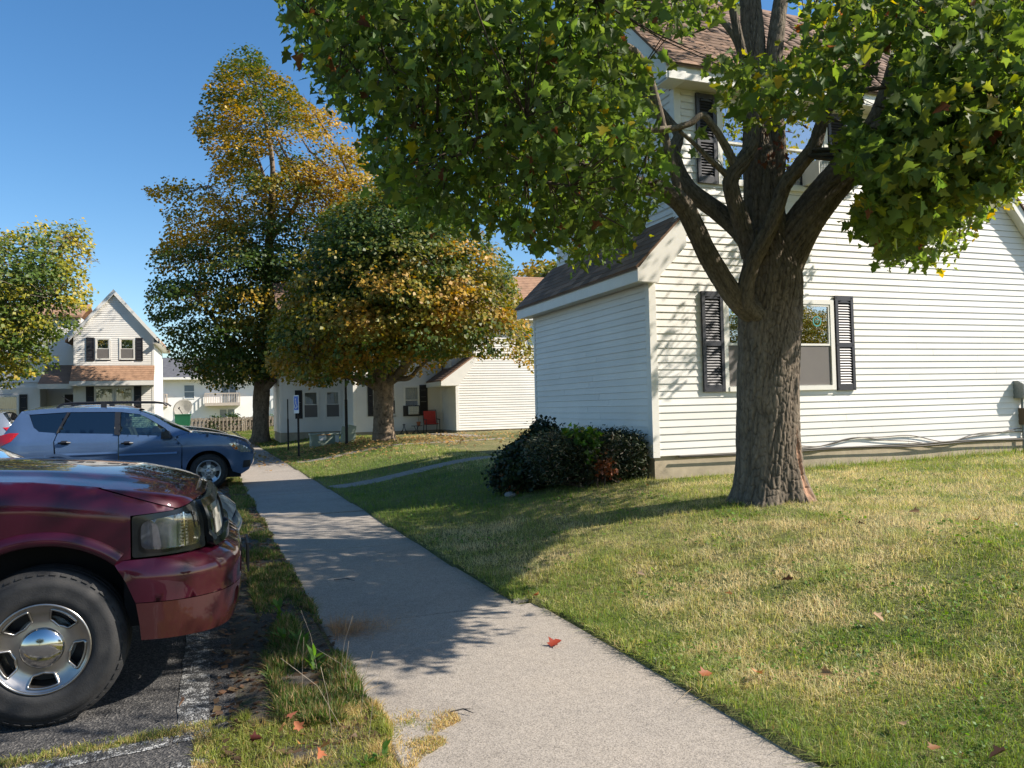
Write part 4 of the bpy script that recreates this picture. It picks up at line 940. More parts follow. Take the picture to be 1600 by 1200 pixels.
# the bark scar faces the viewer's right
def trunk_mesh():
    S = spline(np.column_stack([P, r]), 330); Pf, T, A, Bv = frames(S[:, :3]); vdir = CP - Pf[30]; vdir /= np.linalg.norm(vdir); rt = CM[:, 0]
    d = 0.62 * vdir + 0.78 * rt; t0 = math.atan2(d.dot(Bv[30]), d.dot(A[30]))
    return bark_tube(P, r * np.interp(np.arange(len(r)), [5, 8], [0.94, 0.82]), 260, 900, 0.026, 1, flare=0.46, scar=(t0, 0.20, 0.10, 0.95, (0.42, 0.25, 0.17)))
V, Fq, C_ = trunk_mesh(); part_np('trunk', V, Fq, M['bark'], T1, C_, smooth=True)
LIMBS = [
    [(1208, 455, 8.5, .30), (1228, 400, 8.5, .275), (1262, 340, 8.48, .235), (1305, 285, 8.45, .22), (1345, 240, 8.4, .20), (1378, 190, 8.35, .185), (1400, 130, 8.3, .17), (1418, 60, 8.2, .145), (1440, -20, 8.1, .12), (1470, -140, 8.0, .08), (1500, -300, 7.9, .04)],
    [(1190, 490, 8.42, .19), (1165, 478, 8.28, .16), (1140, 452, 8.2, .135), (1110, 405, 8.15, .128), (1088, 360, 8.1, .122), (1068, 322, 8.05, .12), (1040, 300, 8.0, .115), (1000, 290, 7.8, .10), (940, 282, 7.5, .08), (870, 262, 7.2, .06), (780, 240, 6.9, .04), (700, 230, 6.7, .02)],
    [(1186, 400, 8.6, .17), (1155, 360, 8.7, .135), (1118, 328, 8.8, .125), (1080, 300, 8.85, .115), (1062, 272, 8.9, .105), (1052, 240, 8.9, .10), (1060, 212, 8.95, .07), (1045, 190, 9.0, .06), (1010, 150, 9.0, .05), (960, 110, 8.9, .04)],
    [(1186, 492, 8.28, .12), (1166, 470, 8.18, .105), (1172, 420, 8.16, .10), (1198, 365, 8.15, .098), (1212, 330, 8.14, .092), (1226, 290, 8.13, .088), (1250, 258, 8.12, .092), (1272, 228, 8.1, .085), (1285, 190, 8.08, .07), (1300, 165, 8.05, .045), (1335, 145, 8.0, .03), (1390, 135, 7.9, .015)],
    [(1176, 400, 8.35, .14), (1160, 350, 8.32, .115), (1145, 305, 8.3, .105), (1143, 278, 8.28, .10), (1160, 252, 8.27, .098), (1174, 225, 8.3, .085), (1176, 180, 8.35, .075), (1165, 110, 8.4, .06), (1150, 40, 8.4, .05), (1130, -60, 8.4, .03)],
    [(1150, 262, 8.27, .06), (1130, 222, 8.2, .05), (1112, 195, 8.15, .045), (1097, 180, 8.1, .042), (1078, 193, 8.05, .04), (1052, 200, 8.0, .038), (1020, 203, 7.9, .036), (985, 206, 7.8, .03), (930, 190, 7.6, .02)],
    [(1144, 282, 8.28, .05), (1130, 268, 8.25, .042), (1110, 250, 8.2, .035), (1085, 225, 8.15, .028), (1062, 205, 8.05, .022)],
    [(1200, 330, 8.6, .15), (1212, 250, 8.65, .13), (1208, 150, 8.7, .12), (1212, 60, 8.8, .11), (1225, -30, 8.9, .09), (1250, -160, 9.0, .05)],
    [(1168, 110, 8.5, .07), (1150, 60, 8.55, .055), (1125, 28, 8.6, .045), (1100, 10, 8.6, .04), (1060, -20, 8.6, .03)],
    [(1360, 210, 8.3, .10), (1410, 165, 8.1, .08), (1440, 120, 7.95, .065), (1470, 60, 7.8, .05), (1510, 0, 7.6, .03)],
    [(1300, 290, 8.42, .05), (1385, 270, 8.8, .04), (1430, 285, 9.0, .03), (1470, 330, 9.1, .02), (1440, 380, 9.1, .012)],
    [(1060, 300, 8.02, .05), (1010, 110, 8.0, .05), (960, 70, 7.7, .045), (905, 100, 7.5, .04), (840, 90, 7.2, .03), (740, 60, 7.0, .02)],
]
skel = []
for k, L in enumerate(LIMBS):
    P_, r_ = pth(L); big = r_[0] > 0.1; r_ = r_ * 0.80
    V, Fq, C_ = bark_tube(P_, r_, 150 if r_[0] > .2 else 90 if big else 24, 460 if big else 80, 0.024 if r_[0] > .2 else 0.014 if big else 0.005, 20 + k, c=(0.195, 0.16, 0.125) if big else (0.26, 0.215, 0.165))
    part_np('branch', V, Fq, M['bark'], T1, C_, smooth=True)
    S = spline(np.column_stack([P_, r_]), 40); skel.append(S[8:])
S = spline(np.column_stack([P, r]), 60); skel.append(S[32:])
skel = np.concatenate(skel)

MASK = [
    [(380, -400), (440, 0), (455, 62), (472, 112), (520, 165), (560, 222), (585, 292), (640, 345), (690, 368), (760, 362), (830, 390), (868, 402), (905, 442), (938, 415), (988, 388), (1006, 345), (1040, 300), (1052, 258), (1040, 205), (1018, 170), (1022, 120), (1058, 90), (1098, 62), (1125, 40), (1140, -400)],
    [(1118, 175), (1132, 105), (1168, 88), (1238, 92), (1246, 35), (1300, -400), (1700, -400), (1700, 285), (1572, 330), (1535, 352), (1522, 385), (1482, 428), (1432, 432), (1378, 428), (1372, 384), (1335, 352), (1348, 320), (1362, 292), (1345, 268), (1312, 246), (1318, 205), (1345, 190), (1335, 150), (1300, 185), (1245, 182), (1216, 206), (1150, 196)],
    [(1095, 75), (1150, 60), (1162, 95), (1120, 130)], [(1082, 236), (1120, 226), (1118, 252), (1090, 258)], [(1040, 0), (1160, -60), (1160, 8), (1060, 62)],
]
HOLES = [[(1340, 190), (1350, 140), (1375, 80), (1395, 75), (1395, 130), (1375, 215)], [(1062, 62), (1115, 40), (1145, 40), (1150, 70), (1090, 100)], [(985, 40), (1060, 60), (1010, 95), (975, 80)]]
LIT = [(9.5, 9.45), (4.4, 9.45), (3.6, 8.9), (3.35, 7.4), (2.6, 6.3), (1.8, 5.25), (1.5, 4.2), (0.7, 3.85), (-0.3, 3.75), (-1.5, 3.5), (-1.5, -4), (26, -4), (26, 9.45)]
LITWALL = [(8.75, 0), (8.75, 3.2), (8.3, 4.4), (9.4, 4.6), (16, 4.6), (16, 0)]
LITLOW = [(5.5, 0), (5.5, 1.65), (8.8, 1.65), (8.8, 0)]
LITMID = [(5.5, 1.65), (5.5, 3.6), (6.9, 4.4), (6.9, 1.65)]
EC = np.array([5.2, 6.5, 7.2]); ER = np.array([6.3, 6.4, 5.2])
def crown_ok(Q, soft=15):
    px, py, d = proj(Q)
    inf = (d > 0.5) & (px > -30) & (px < 1630) & (py > -30) & (py < 1230)
    jx = px + RS.normal(0, soft, len(Q)); jy = py + RS.normal(0, soft, len(Q))
    mk = np.zeros(len(Q), bool)
    for m in MASK: mk |= inpoly(jx, jy, m)
    for h in HOLES: mk &= ~inpoly(px, py, h)
    ok = ~inf | mk
    ok &= (d > 4.2) | ~inf
    ok &= ~((Q[:, 1] > 9.1) & (Q[:, 0] > 5.0) & (Q[:, 2] < 6.35 + np.maximum(0, Q[:, 1] - 9.2)))
    s = (Q[:, 2] - 0.25) / SUN[2]; G = Q - s[:, None] * SUN
    rt_ = inpoly(px, py, MASK[1]) & (px > 1325)
    lit = inpoly(G[:, 0], G[:, 1], LIT) & (RS.uniform(0, 1, len(Q)) < np.where(rt_, np.where(G[:, 1] > 7.6, 0.25, 0.75), 0.985))
    s = np.where(Q[:, 1] < 9.5, (Q[:, 1] - 9.55) / SUN[1], -1); Wp = Q - s[:, None] * SUN
    lw = (s > 0) & (inpoly(Wp[:, 0], Wp[:, 2], LITWALL) & (RS.uniform(0, 1, len(Q)) < 0.985) | inpoly(Wp[:, 0], Wp[:, 2], LITLOW) & (RS.uniform(0, 1, len(Q)) < 0.95) | inpoly(Wp[:, 0], Wp[:, 2], LITMID) & (RS.uniform(0, 1, len(Q)) < 0.6))
    return ok & ~lit & ~lw
def crown_depth(px, py):
    """depths where the ray through a pixel passes the crown"""
    R = np.stack([ray(a, b) for a, b in zip(px, py)])
    o = (CP - EC) / ER; dd = R / ER
    A = (dd * dd).sum(1); Bq = (dd * o).sum(1); Cq = (o * o).sum() - 1; disc = Bq * Bq - A * Cq
    t0 = np.where(disc > 0, (-Bq - np.sqrt(np.maximum(disc, 0))) / A, -Bq / A - 0.3); t1 = np.where(disc > 0, (-Bq + np.sqrt(np.maximum(disc, 0))) / A, -Bq / A + 0.3)
    return R, np.maximum(t0, 4.6), t1
px = RS.uniform(380, 1640, 60000); py = RS.uniform(-60, 440, 60000)
mk = np.zeros(len(px), bool)
for m in MASK: mk |= inpoly(px, py, m)
ex = RS.uniform(1325, 1640, 30000); ey = RS.uniform(120, 440, 30000); em = inpoly(ex, ey, MASK[1]); px, py = np.concatenate([px[mk], ex[em]]), np.concatenate([py[mk], ey[em]]); sh_ = RS.permutation(len(px)); px, py = px[sh_], py[sh_]; R, t0, t1 = crown_depth(px, py)
f = np.where(RS.uniform(0, 1, len(px)) < 0.5, RS.beta(1.0, 4.0, len(px)), RS.uniform(0, 1, len(px)))
Q1 = CP + R * (t0 + (t1 - t0) * f)[:, None]
Q1 = Q1[(Q1[:, 2] > 2.7)]; Q1 = Q1[crown_ok(Q1)]
Q2 = RS.normal(0, 1, (26000, 3)); Q2 /= np.linalg.norm(Q2, axis=1)[:, None]; Q2 = EC + Q2 * ER * (RS.uniform(0.25, 1, len(Q2)) ** 0.5)[:, None]
px, py, d = proj(Q2); inf = (d > 0.5) & (px > -30) & (px < 1630) & (py > -30) & (py < 1230)
Q2 = Q2[~inf & (Q2[:, 2] > 3.4)]; Q2 = Q2[crown_ok(Q2)]
print('crown clusters', len(Q1), len(Q2))
px, py, d = proj(Q1); thin = (px > 990) & (px < 1360) & (py < 240) & (RS.uniform(0, 1, len(px)) < 0.45); Q1 = Q1[~thin]
Q1 = Q1[:3400]; Q2 = Q2[:1750]
ctr = np.array([5.4, 6.9, 6.0])
def t1_leaves(Q, n, spread):
    Pn, Rm = leaves_on(Q, ctr, n, spread, 0.5, up=0.45, out=0.55, rnd=0.6, droop=0.9)
    ok = crown_ok(Pn, 11); return Pn[ok], Rm[ok]
Pa, Ra = t1_leaves(Q1, 14, 0.19); Pb, Rb = t1_leaves(Q2, 11, 0.22)
# hanging sprays of the right-hand side, close to the wall
PL = np.concatenate([Pa, Pb]); RL = np.concatenate([Ra, Rb]); n = len(PL)
px, py, d = proj(PL)
size = RS.uniform(0.050, 0.105, n)
g = jitter_col((0.112, 0.168, 0.036), n, 0.4)
yel = jitter_col((0.42, 0.32, 0.03), n, 0.3); yg = jitter_col((0.24, 0.26, 0.04), n, 0.3); br = jitter_col((0.16, 0.07, 0.03), n, 0.3)
tone = fbm(PL[:, 0] * 0.9, PL[:, 1] * 0.9 + PL[:, 2] * 0.7, 40) + RS.normal(0, 0.10, n) + 0.22 * sstep((PL[:, 0] - 6.3) / 3.0) - 0.10 * sstep((3.5 - PL[:, 0]) / 2)
w = sstep((tone - 0.55) / 0.2)[:, None]; colr = g * (1 - w) + yg * w
w = sstep((tone - 0.86) / 0.10)[:, None]; colr = colr * (1 - w) + yel * w
k = RS.uniform(0, 1, n) < 0.012; colr[k] = br[k]; k = RS.uniform(0, 1, n) < 0.012; colr[k] = yel[k]
# dry leaves caught in the fork
fk = np.array([atD(1210 + RS.normal(0, 22), 232 + RS.normal(0, 22), 8.35 + RS.normal(0, .1)) for _ in range(34)])
PL = np.concatenate([PL, fk]); RL = np.concatenate([RL, rotmats(RS.normal(0, 1, (34, 3)), RS.normal(0, .4, (34, 3)) + np.array([0, 0, -1]))]); size = np.concatenate([size, RS.uniform(.05, .08, 34)]); colr = np.concatenate([colr, jitter_col((0.15, 0.065, 0.035), 34, .3)])
TPL = leaf_template(); TPLS = [TPL, leaf_template(0.45, 0.35, 0.85), leaf_template(-0.1, 0.45, 1.1), leaf_template(0.3, 0.2, 0.95)]; n = len(PL)
sz3 = size[:, None] * np.stack([RS.uniform(.7, 1.1, n), RS.uniform(.8, 1.15, n), RS.uniform(.8, 1.2, n)], 1); kind_ = RS.randint(0, 4, n)
px, py, d = proj(PL); inview = (px > 0) & (px < 1600) & (py > 0) & (py < 1200)
big = np.argsort(np.where(inview, d / size, 1e9))[:300]; keep = np.ones(n, bool); keep[big] = False
VV = []; FF = []; CC_ = []; nb_ = 0
for t_ in range(4):
    q_ = keep & (kind_ == t_); V, Fq = scatter(TPLS[t_], PL[q_], RL[q_], sz3[q_]); VV.append(V); FF.append(Fq + nb_); nb_ += len(V); CC_.append(np.repeat(colr[q_], 2, 0))
o = part_np('foliage', np.concatenate(VV), np.concatenate(FF), M['leaf'], T1, np.concatenate(CC_)); o['kind'] = 'stuff'
for i in big:
    V, Fq = scatter(TPLS[kind_[i]], PL[i:i + 1], RL[i:i + 1], sz3[i:i + 1]); part_np('leaf', V, Fq, M['leaf'], T1, np.repeat(colr[i:i + 1], 2, 0))
# twigs: every cluster hangs on the nearest limb through a bough
QA = np.concatenate([Q1, Q2]); sel = RS.permutation(len(QA)); hub = QA[sel[:170]]
near = lambda p, S: S[np.argmin(((S[:, :3] - p) ** 2).sum(1))]
segs = []
hubs = []
for h in hub:
    s = near(h, skel); p = s[:3] + 0.0; q = s[:3] + (h - s[:3]) * 0.92
    if np.linalg.norm(q - p) > 2.6 or not crown_ok(np.array([p + (q - p) * t for t in (.3, .5, .7, .85)]), 1)[1:].all(): continue
    segs.append((p, q, min(0.035, s[3] * .7), 0.012)); 
    for t in (0.35, 0.6, 0.8, 1.0): hubs.append(p + (q - p) * t)
hubs = np.array(hubs)
for c in QA[::2]:
    h = near(c, hubs); dist = np.linalg.norm(h[:3] - c)
    if dist < 1.4: segs.append((h[:3], c, 0.008, 0.003))
segs = [s for s in segs if crown_ok(np.array([(s[0] + s[1]) / 2]), 1)[0]]
V, Fq = twig_tubes(segs); o = part_np('twigs', V, Fq, M['bark'], T1, np.broadcast_to(np.array([0.10, 0.08, 0.06]), (len(Fq), 3))); o['kind'] = 'stuff'
print('T1 leaves', n, 'twigs', len(segs))

# ------------------------------------------------------------------ trees farther off, each shaped from its own outline
def edge_dist(px, py, poly):
    d = np.full(len(px), 1e9); n = len(poly)
    for i in range(n):
        a = np.array(poly[i], float); b = np.array(poly[(i + 1) % n], float); ab = b - a
        t = np.clip(((px - a[0]) * ab[0] + (py - a[1]) * ab[1]) / (ab @ ab), 0, 1)
        d = np.minimum(d, np.hypot(px - a[0] - t * ab[0], py - a[1] - t * ab[1]))
    return d
def far_tree(name, label, base, poly, depth, ncl, nleaf, trunk, limbs, pal, size=(0.13, 0.2), thick=4.2, holes=(), seed=1, spread=0.42, zmin=2.2, group=None, sparse=None, sunny=None, dmin=1.25, bough=1.35, soft=9):
    root = empty(name, base, label, 'tree', group)
    pl_ = np.array(poly); x0, y0 = pl_.min(0); x1, y1 = pl_.max(0)
    rs = np.random.RandomState(seed); mpp = depth / F
    px = rs.uniform(x0, x1, ncl * 7); py = rs.uniform(y0, y1, ncl * 7)
    # boughs: flattened domes of leaves, layered, with dark gaps between them
    m = inpoly(px, py, poly)
    for h in holes: m &= ~inpoly(px, py, h)
    px, py = px[m], py[m]; e = edge_dist(px, py, poly) * mpp
    half = np.minimum(thick, 0.35 + np.sqrt(np.maximum(e, 0) * 2 * thick * 0.85))
    u = rs.uniform(-1, 1, len(px)); u = np.sign(u) * np.abs(u) ** 0.45
    u = np.where(rs.uniform(0, 1, len(px)) < 0.45, -np.abs(u), u)
    B0 = np.array([atD(a, b, depth + h * s) for a, b, h, s in zip(px[:2500], py[:2500], half, u)]); e = e[:2500]
    if sparse is not None: k = inpoly(px[:2500], py[:2500], sparse) & (rs.uniform(0, 1, len(B0)) < 0.8); B0, e = B0[~k], e[~k]
    cen = B0.mean(0); axis = np.array([cen[0], cen[1], 0]); Bs = []; Re = []
    for b, ee in zip(B0, e):
        if len(Bs) and np.min(np.linalg.norm((np.array(Bs) - b) * np.array([1, 1, 1.9]), axis=1)) < dmin: continue
        Bs.append(b); Re.append(min(bough * rs.uniform(0.75, 1.25), 0.55 + 1.1 * ee))
        if len(Bs) >= 230: break
    Bs = np.array(Bs); Re = np.array(Re); share = Re ** 2 / (Re ** 2).sum(); cnt = np.maximum(4, (share * ncl).astype(int)); bid = np.repeat(np.arange(len(Bs)), cnt); n_ = len(bid)
    r_ = np.sqrt(rs.uniform(0, 1, n_)); a_ = rs.uniform(0, 2 * math.pi, n_); out_ = Bs - axis; out_[:, 2] = 0; out_ /= np.linalg.norm(out_, axis=1)[:, None] + 1e-6
    rad_ = r_ * Re[bid] * (0.75 + 0.5 * vnoise(a_ * 1.1 + bid * 7.3, bid * 3.1, seed)); dx = np.stack([np.cos(a_), np.sin(a_), 0 * a_], 1) * rad_[:, None]
    along = (dx * out_[bid]).sum(1); hz = 0.34 * Re[bid] * (1 - r_ ** 2) * rs.uniform(0.15, 1, n_) - 0.10 * rad_ ** 2 - 0.22 * along
    Q = Bs[bid] + dx + np.stack([0 * hz, 0 * hz, hz], 1); keepc = Q[:, 2] > zmin
    if sunny is not None: keepc &= ~sunny(Q)
    qx, qy, _ = proj(Q); keepc &= inpoly(qx + rs.normal(0, soft, len(Q)), qy + rs.normal(0, soft, len(Q)), poly)
    Q, bid = Q[keepc], bid[keepc]
    ctr = Q.mean(0)
    Pn, Rm = leaves_on(Q, ctr, nleaf, spread * 0.6, 0.5, up=0.7, out=0.5, rnd=0.5, droop=0.8)
    qx, qy, _ = proj(Pn); ok = inpoly(qx + rs.normal(0, 3, len(qx)), qy + rs.normal(0, 3, len(qx)), poly)
    for h in holes: ok &= ~inpoly(qx, qy, h)
    cid = np.repeat(np.arange(len(Q)), nleaf)[ok]; Pn, Rm = Pn[ok], Rm[ok]
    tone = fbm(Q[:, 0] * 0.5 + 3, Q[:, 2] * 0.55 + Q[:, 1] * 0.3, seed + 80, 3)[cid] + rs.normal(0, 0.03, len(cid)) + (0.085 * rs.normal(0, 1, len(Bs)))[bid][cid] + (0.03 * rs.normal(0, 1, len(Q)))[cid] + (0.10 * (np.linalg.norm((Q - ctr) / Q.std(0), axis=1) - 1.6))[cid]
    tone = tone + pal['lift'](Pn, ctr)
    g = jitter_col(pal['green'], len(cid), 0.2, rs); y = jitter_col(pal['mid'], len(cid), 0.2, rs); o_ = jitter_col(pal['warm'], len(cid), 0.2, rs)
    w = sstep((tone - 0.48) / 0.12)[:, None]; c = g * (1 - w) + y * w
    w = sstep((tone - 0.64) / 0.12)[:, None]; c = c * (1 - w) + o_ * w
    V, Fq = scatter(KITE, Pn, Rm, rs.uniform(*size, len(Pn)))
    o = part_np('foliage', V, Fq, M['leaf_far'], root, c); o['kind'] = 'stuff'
    P_, r_ = trunk; V, Fq, C_ = bark_tube(P_, r_, 40, 110, 0.03, seed + 5, flare=0.3, c=(0.25, 0.19, 0.14)); part_np('trunk', V, Fq, M['bark'], root, C_, smooth=True)
    sk = [spline(np.column_stack([P_, r_]), 30)[12:]]
    for L in limbs:
        P_, r_ = pth(L); V, Fq, C_ = bark_tube(P_, r_, 12, 30, 0.012, seed + 9); part_np('branch', V, Fq, M['bark'], root, C_, smooth=True); sk.append(spline(np.column_stack([P_, r_]), 20)[4:])
    sk = np.concatenate(sk); sg_ = []
    for q in Q[rs.permutation(len(Q))[:420]]:
        s = near(q, sk); p = s[:3]
        if 0.3 < np.linalg.norm(q - p) < 5: sg_.append((p, q, 0.02, 0.008))
    V, Fq = twig_tubes(sg_); tw = part_np('twigs', V, Fq, M['bark'], root, np.broadcast_to(np.array([0.17, 0.14, 0.115]), (len(Fq), 3))); tw['kind'] = 'stuff'
    print(name, len(Q), len(Pn)); return root
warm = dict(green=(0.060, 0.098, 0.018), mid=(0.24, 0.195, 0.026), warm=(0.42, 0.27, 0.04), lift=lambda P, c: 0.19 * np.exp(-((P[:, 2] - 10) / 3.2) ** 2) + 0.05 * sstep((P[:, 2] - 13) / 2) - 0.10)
T3P = [(378, 64), (402, 70), (424, 106), (448, 120), (482, 132), (520, 170), (566, 222), (604, 292), (622, 400), (600, 500), (565, 592), (500, 598), (440, 604), (395, 614), (335, 612), (292, 588), (262, 552), (240, 512), (226, 482), (234, 430), (228, 402), (252, 380), (260, 342), (226, 304), (222, 278), (246, 290), (264, 266), (300, 280), (318, 298), (334, 254), (300, 204), (306, 160), (326, 130), (342, 94), (360, 68)]
far_tree('autumn_maple_tree', 'tall autumn maple turning orange, its trunk left of the far sign posts', (1.62, 38.9, 0.15), T3P, 37.5, 5200, 17,
         pth([(406, 692, 37.2, .50), (407, 680, 37.2, .40), (408, 650, 37.2, .36), (409, 615, 37.2, .38), (412, 560, 37.3, .30), (416, 480, 37.4, .24), (420, 380, 37.5, .17), (425, 250, 37.5, .10), (395, 110, 37.5, .04)]),
         [[(410, 610, 37.1, .22), (430, 590, 36.6, .18), (470, 540, 36, .12), (520, 470, 35.5, .06)], [(408, 600, 37.2, .2), (370, 550, 36.8, .14), (320, 480, 36.3, .06), (270, 410, 36, .012)],
          [(418, 430, 37.4, .12), (370, 360, 37, .08), (325, 290, 36.6, .012)], [(420, 380, 37.5, .12), (470, 300, 37, .09), (440, 230, 36.6, .05), (400, 150, 36.4, .01)],
          [(560, 300, 36.5, .10), (530, 240, 36.3, .07), (500, 190, 36.2, .05), (480, 160, 36.0, .008)], [(550, 330, 36.3, .09), (520, 270, 36.2, .06), (480, 230, 36, .04), (455, 175, 36, .008)], [(430, 330, 36.4, .08), (400, 240, 36.2, .05), (375, 200, 36, .01)]],
         warm, size=(0.12, 0.19), seed=3, thick=3.2, spread=0.5, sunny=lambda Q: (lambda s: (s > 0) & inpoly(Q[:, 0] - s * SUN[0], Q[:, 2] - s * SUN[2], [(-7.5, 0), (-3.4, 0), (-3.4, 6), (-5.4, 8.3), (-7.5, 6)]))((Q[:, 1] - 46.4) / SUN[1]), holes=[[(398, 248), (432, 240), (440, 268), (412, 276)], [(455, 118), (520, 150), (500, 172), (470, 150)]], sparse=[(390, 195), (440, 150), (520, 165), (560, 230), (520, 250), (440, 265)])
T2P = [(414, 580), (420, 510), (440, 455), (470, 405), (505, 330), (535, 300), (560, 300), (600, 262), (640, 262), (700, 320), (762, 370), (792, 395), (806, 440), (818, 470), (836, 536), (838, 600), (820, 572), (786, 560), (742, 562), (704, 574), (640, 588), (610, 596), (560, 606), (500, 606), (450, 602)]
far_tree('autumn_maple_tree', 'broad autumn maple with yellow lower boughs, its dark trunk before the far townhouse', (5.08, 26.45, 0.2), T2P, 26.5, 5400, 17,
         pth([(601, 702, 26.5, .50), (600, 690, 26.5, .38), (599, 660, 26.5, .33), (599, 620, 26.5, .33), (600, 590, 26.5, .33), (604, 540, 26.6, .26), (610, 460, 26.7, .2), (620, 360, 26.8, .12), (630, 260, 26.9, .05)]),
         [[(598, 612, 26.5, .16), (580, 600, 26.2, .13), (558, 592, 26, .11), (535, 585, 25.8, .09), (490, 560, 25.5, .05)], [(600, 600, 26.5, .2), (585, 582, 26.6, .16), (565, 565, 26.8, .10), (520, 520, 27, .06)],
          [(604, 598, 26.4, .2), (622, 585, 26.2, .17), (640, 562, 26, .13), (665, 530, 25.8, .09), (700, 490, 25.6, .06)], [(618, 592, 26.2, .10), (640, 590, 26, .08), (655, 575, 25.9, .06), (690, 545, 25.6, .05), (760, 510, 25.3, .03), (820, 520, 25, .015)],
          [(610, 480, 26.7, .14), (660, 420, 26.2, .09), (730, 440, 25.6, .05), (810, 470, 25.2, .02)], [(608, 520, 26.6, .12), (560, 450, 26, .07), (500, 420, 25.5, .03)], [(735, 545, 25.6, .03), (750, 500, 25.6, .04), (775, 470, 25.5, .03), (790, 430, 25.4, .015)]],
         dict(green=(0.060, 0.098, 0.018), mid=(0.20, 0.18, 0.024), warm=(0.40, 0.245, 0.038), lift=lambda P, c: 0.05 * np.clip((P[:, 2] - 5) / 4, -1, 1) - 0.075), size=(0.10, 0.16), seed=8, spread=0.36, thick=3.6, dmin=1.05, bough=1.25,
         holes=[[(690, 590), (700, 560), (740, 556), (720, 600)]], sparse=[(720, 470), (860, 470), (860, 620), (720, 560)])
T4P = [(0, 362), (16, 358), (46, 342), (76, 348), (108, 344), (128, 330), (140, 358), (149, 400), (136, 430), (152, 452), (140, 480), (120, 492), (128, 512), (92, 530), (76, 550), (98, 574), (60, 592), (20, 606), (-60, 612), (-160, 590), (-220, 480), (-170, 360), (-70, 330)]
far_tree('leafy_tree', 'yellow-green tree at the left edge before the gabled house', (-8.4, 34.5, 0.0), T4P, 31, 2300, 17,
         pth([(-42, 705, 31, .42), (-42, 680, 31, .30), (-42, 620, 31, .26), (-40, 540, 31, .20), (-36, 450, 31, .12), (-30, 370, 31, .05)]),
         [[(-42, 620, 31, .14), (-10, 560, 30.5, .10), (40, 500, 30, .06), (90, 460, 29.5, .03)], [(-40, 560, 31, .14), (0, 480, 30.6, .09), (60, 420, 30.2, .05), (110, 370, 30, .02)], [(-42, 600, 31, .1), (-90, 530, 30.7, .07), (-150, 470, 30.5, .03)]],
         dict(green=(0.085, 0.13, 0.02), mid=(0.27, 0.25, 0.028), warm=(0.44, 0.33, 0.035), lift=lambda P, c: 0.02 + 0 * P[:, 0]), size=(0.11, 0.17), seed=15, zmin=2.4, dmin=1.0, bough=1.1)
YT = [(798, 450), (812, 420), (836, 402), (868, 408), (900, 404), (930, 430), (935, 480), (820, 480)]
far_tree('yellow_tree', 'golden yellow tree behind the far townhouse roof', tuple(atZ(868, 660, 0.4)) if False else (25.5, 58.0, 0.6), YT, 62, 420, 16,
         pth([(868, 655, 62, .4), (868, 600, 62, .3), (868, 500, 62, .2), (868, 430, 62, .08)]), [], dict(green=(0.12, 0.14, 0.02), mid=(0.34, 0.25, 0.03), warm=(0.42, 0.27, 0.03), lift=lambda P, c: 0.05 + 0 * P[:, 0]), size=(0.28, 0.42), seed=22, spread=0.8, dmin=1.8, bough=2.2)

# ------------------------------------------------------------------ shrubs at the house corner
def shrub(name, label, lobes, ncl, nleaf, cols, size, base, tpl=KITE, wood=60, rnd=0.8, spread=0.06, group=None, mat='needle', box=2.0):
    root = empty(name, base, label, 'bush', group); Q = []
    for (c, r, wgt) in lobes:
        k = int(ncl * wgt); v = RS.normal(0, 1, (k, 3)); v /= (np.abs(v) ** box).sum(1)[:, None] ** (1 / box); v[:, 2] = np.where(v[:, 2] < -0.5, -v[:, 2], v[:, 2])
        rad = RS.uniform(0.45, 1.0, k) ** 0.4 * (0.82 + 0.36 * fbm(v[:, 0] * 2.4 + c[0], v[:, 2] * 2.4 + v[:, 1] * 2, 70))
        Q.append(np.array(c) + v * np.array(r) * rad[:, None])
    Q = np.concatenate(Q); Q = Q[Q[:, 2] > ground_z(Q[:, 0], Q[:, 1]) + 0.02]; ctr = Q.mean(0)
    Pn, Rm = leaves_on(Q, ctr, nleaf, spread, 0.9, up=0.3, out=0.5, rnd=rnd, droop=-0.3)
    ok = ~((Pn[:, 0] > HX - 0.02) & (Pn[:, 1] > HY - 0.02)); Pn, Rm = Pn[ok], Rm[ok]
    n = len(Pn); t = fbm(Pn[:, 0] * 4, Pn[:, 2] * 4 + Pn[:, 1] * 3, 33) + RS.normal(0, .08, n); C3 = jitter_col(cols[0], n, .35); w = sstep((t - 0.52) / 0.14)[:, None]; C3 = C3 * (1 - w) + jitter_col(cols[1], n, .35) * w; k = RS.uniform(0, 1, n) < 0.06; C3[k] = jitter_col(cols[2], int(k.sum()), .3)
    V, Fq = scatter(tpl, Pn, Rm, RS.uniform(*size, n)); o = part_np('foliage', V, Fq, M[mat], root, np.repeat(C3, len(tpl[1]), 0)); o['kind'] = 'stuff'
    b = np.array(base); sg_ = [(b + np.array([RS.normal(0, .12), RS.normal(0, .1), 0.0]), q, 0.012, 0.003) for q in Q[RS.permutation(len(Q))[:wood]]]
    V, Fq = twig_tubes(sg_); o = part_np('stems', V, Fq, M['bark'], root, np.broadcast_to(np.array([0.12, 0.085, 0.06]), (len(Fq), 3))); o['kind'] = 'stuff'
    return root
NEED = (np.array([(-0.12, -0.5, 0), (0.12, -0.5, 0), (0.09, 0.35, 0.03), (-0.09, 0.35, 0.03)], np.float32), np.array([[0, 1, 2, 3]], np.int32))
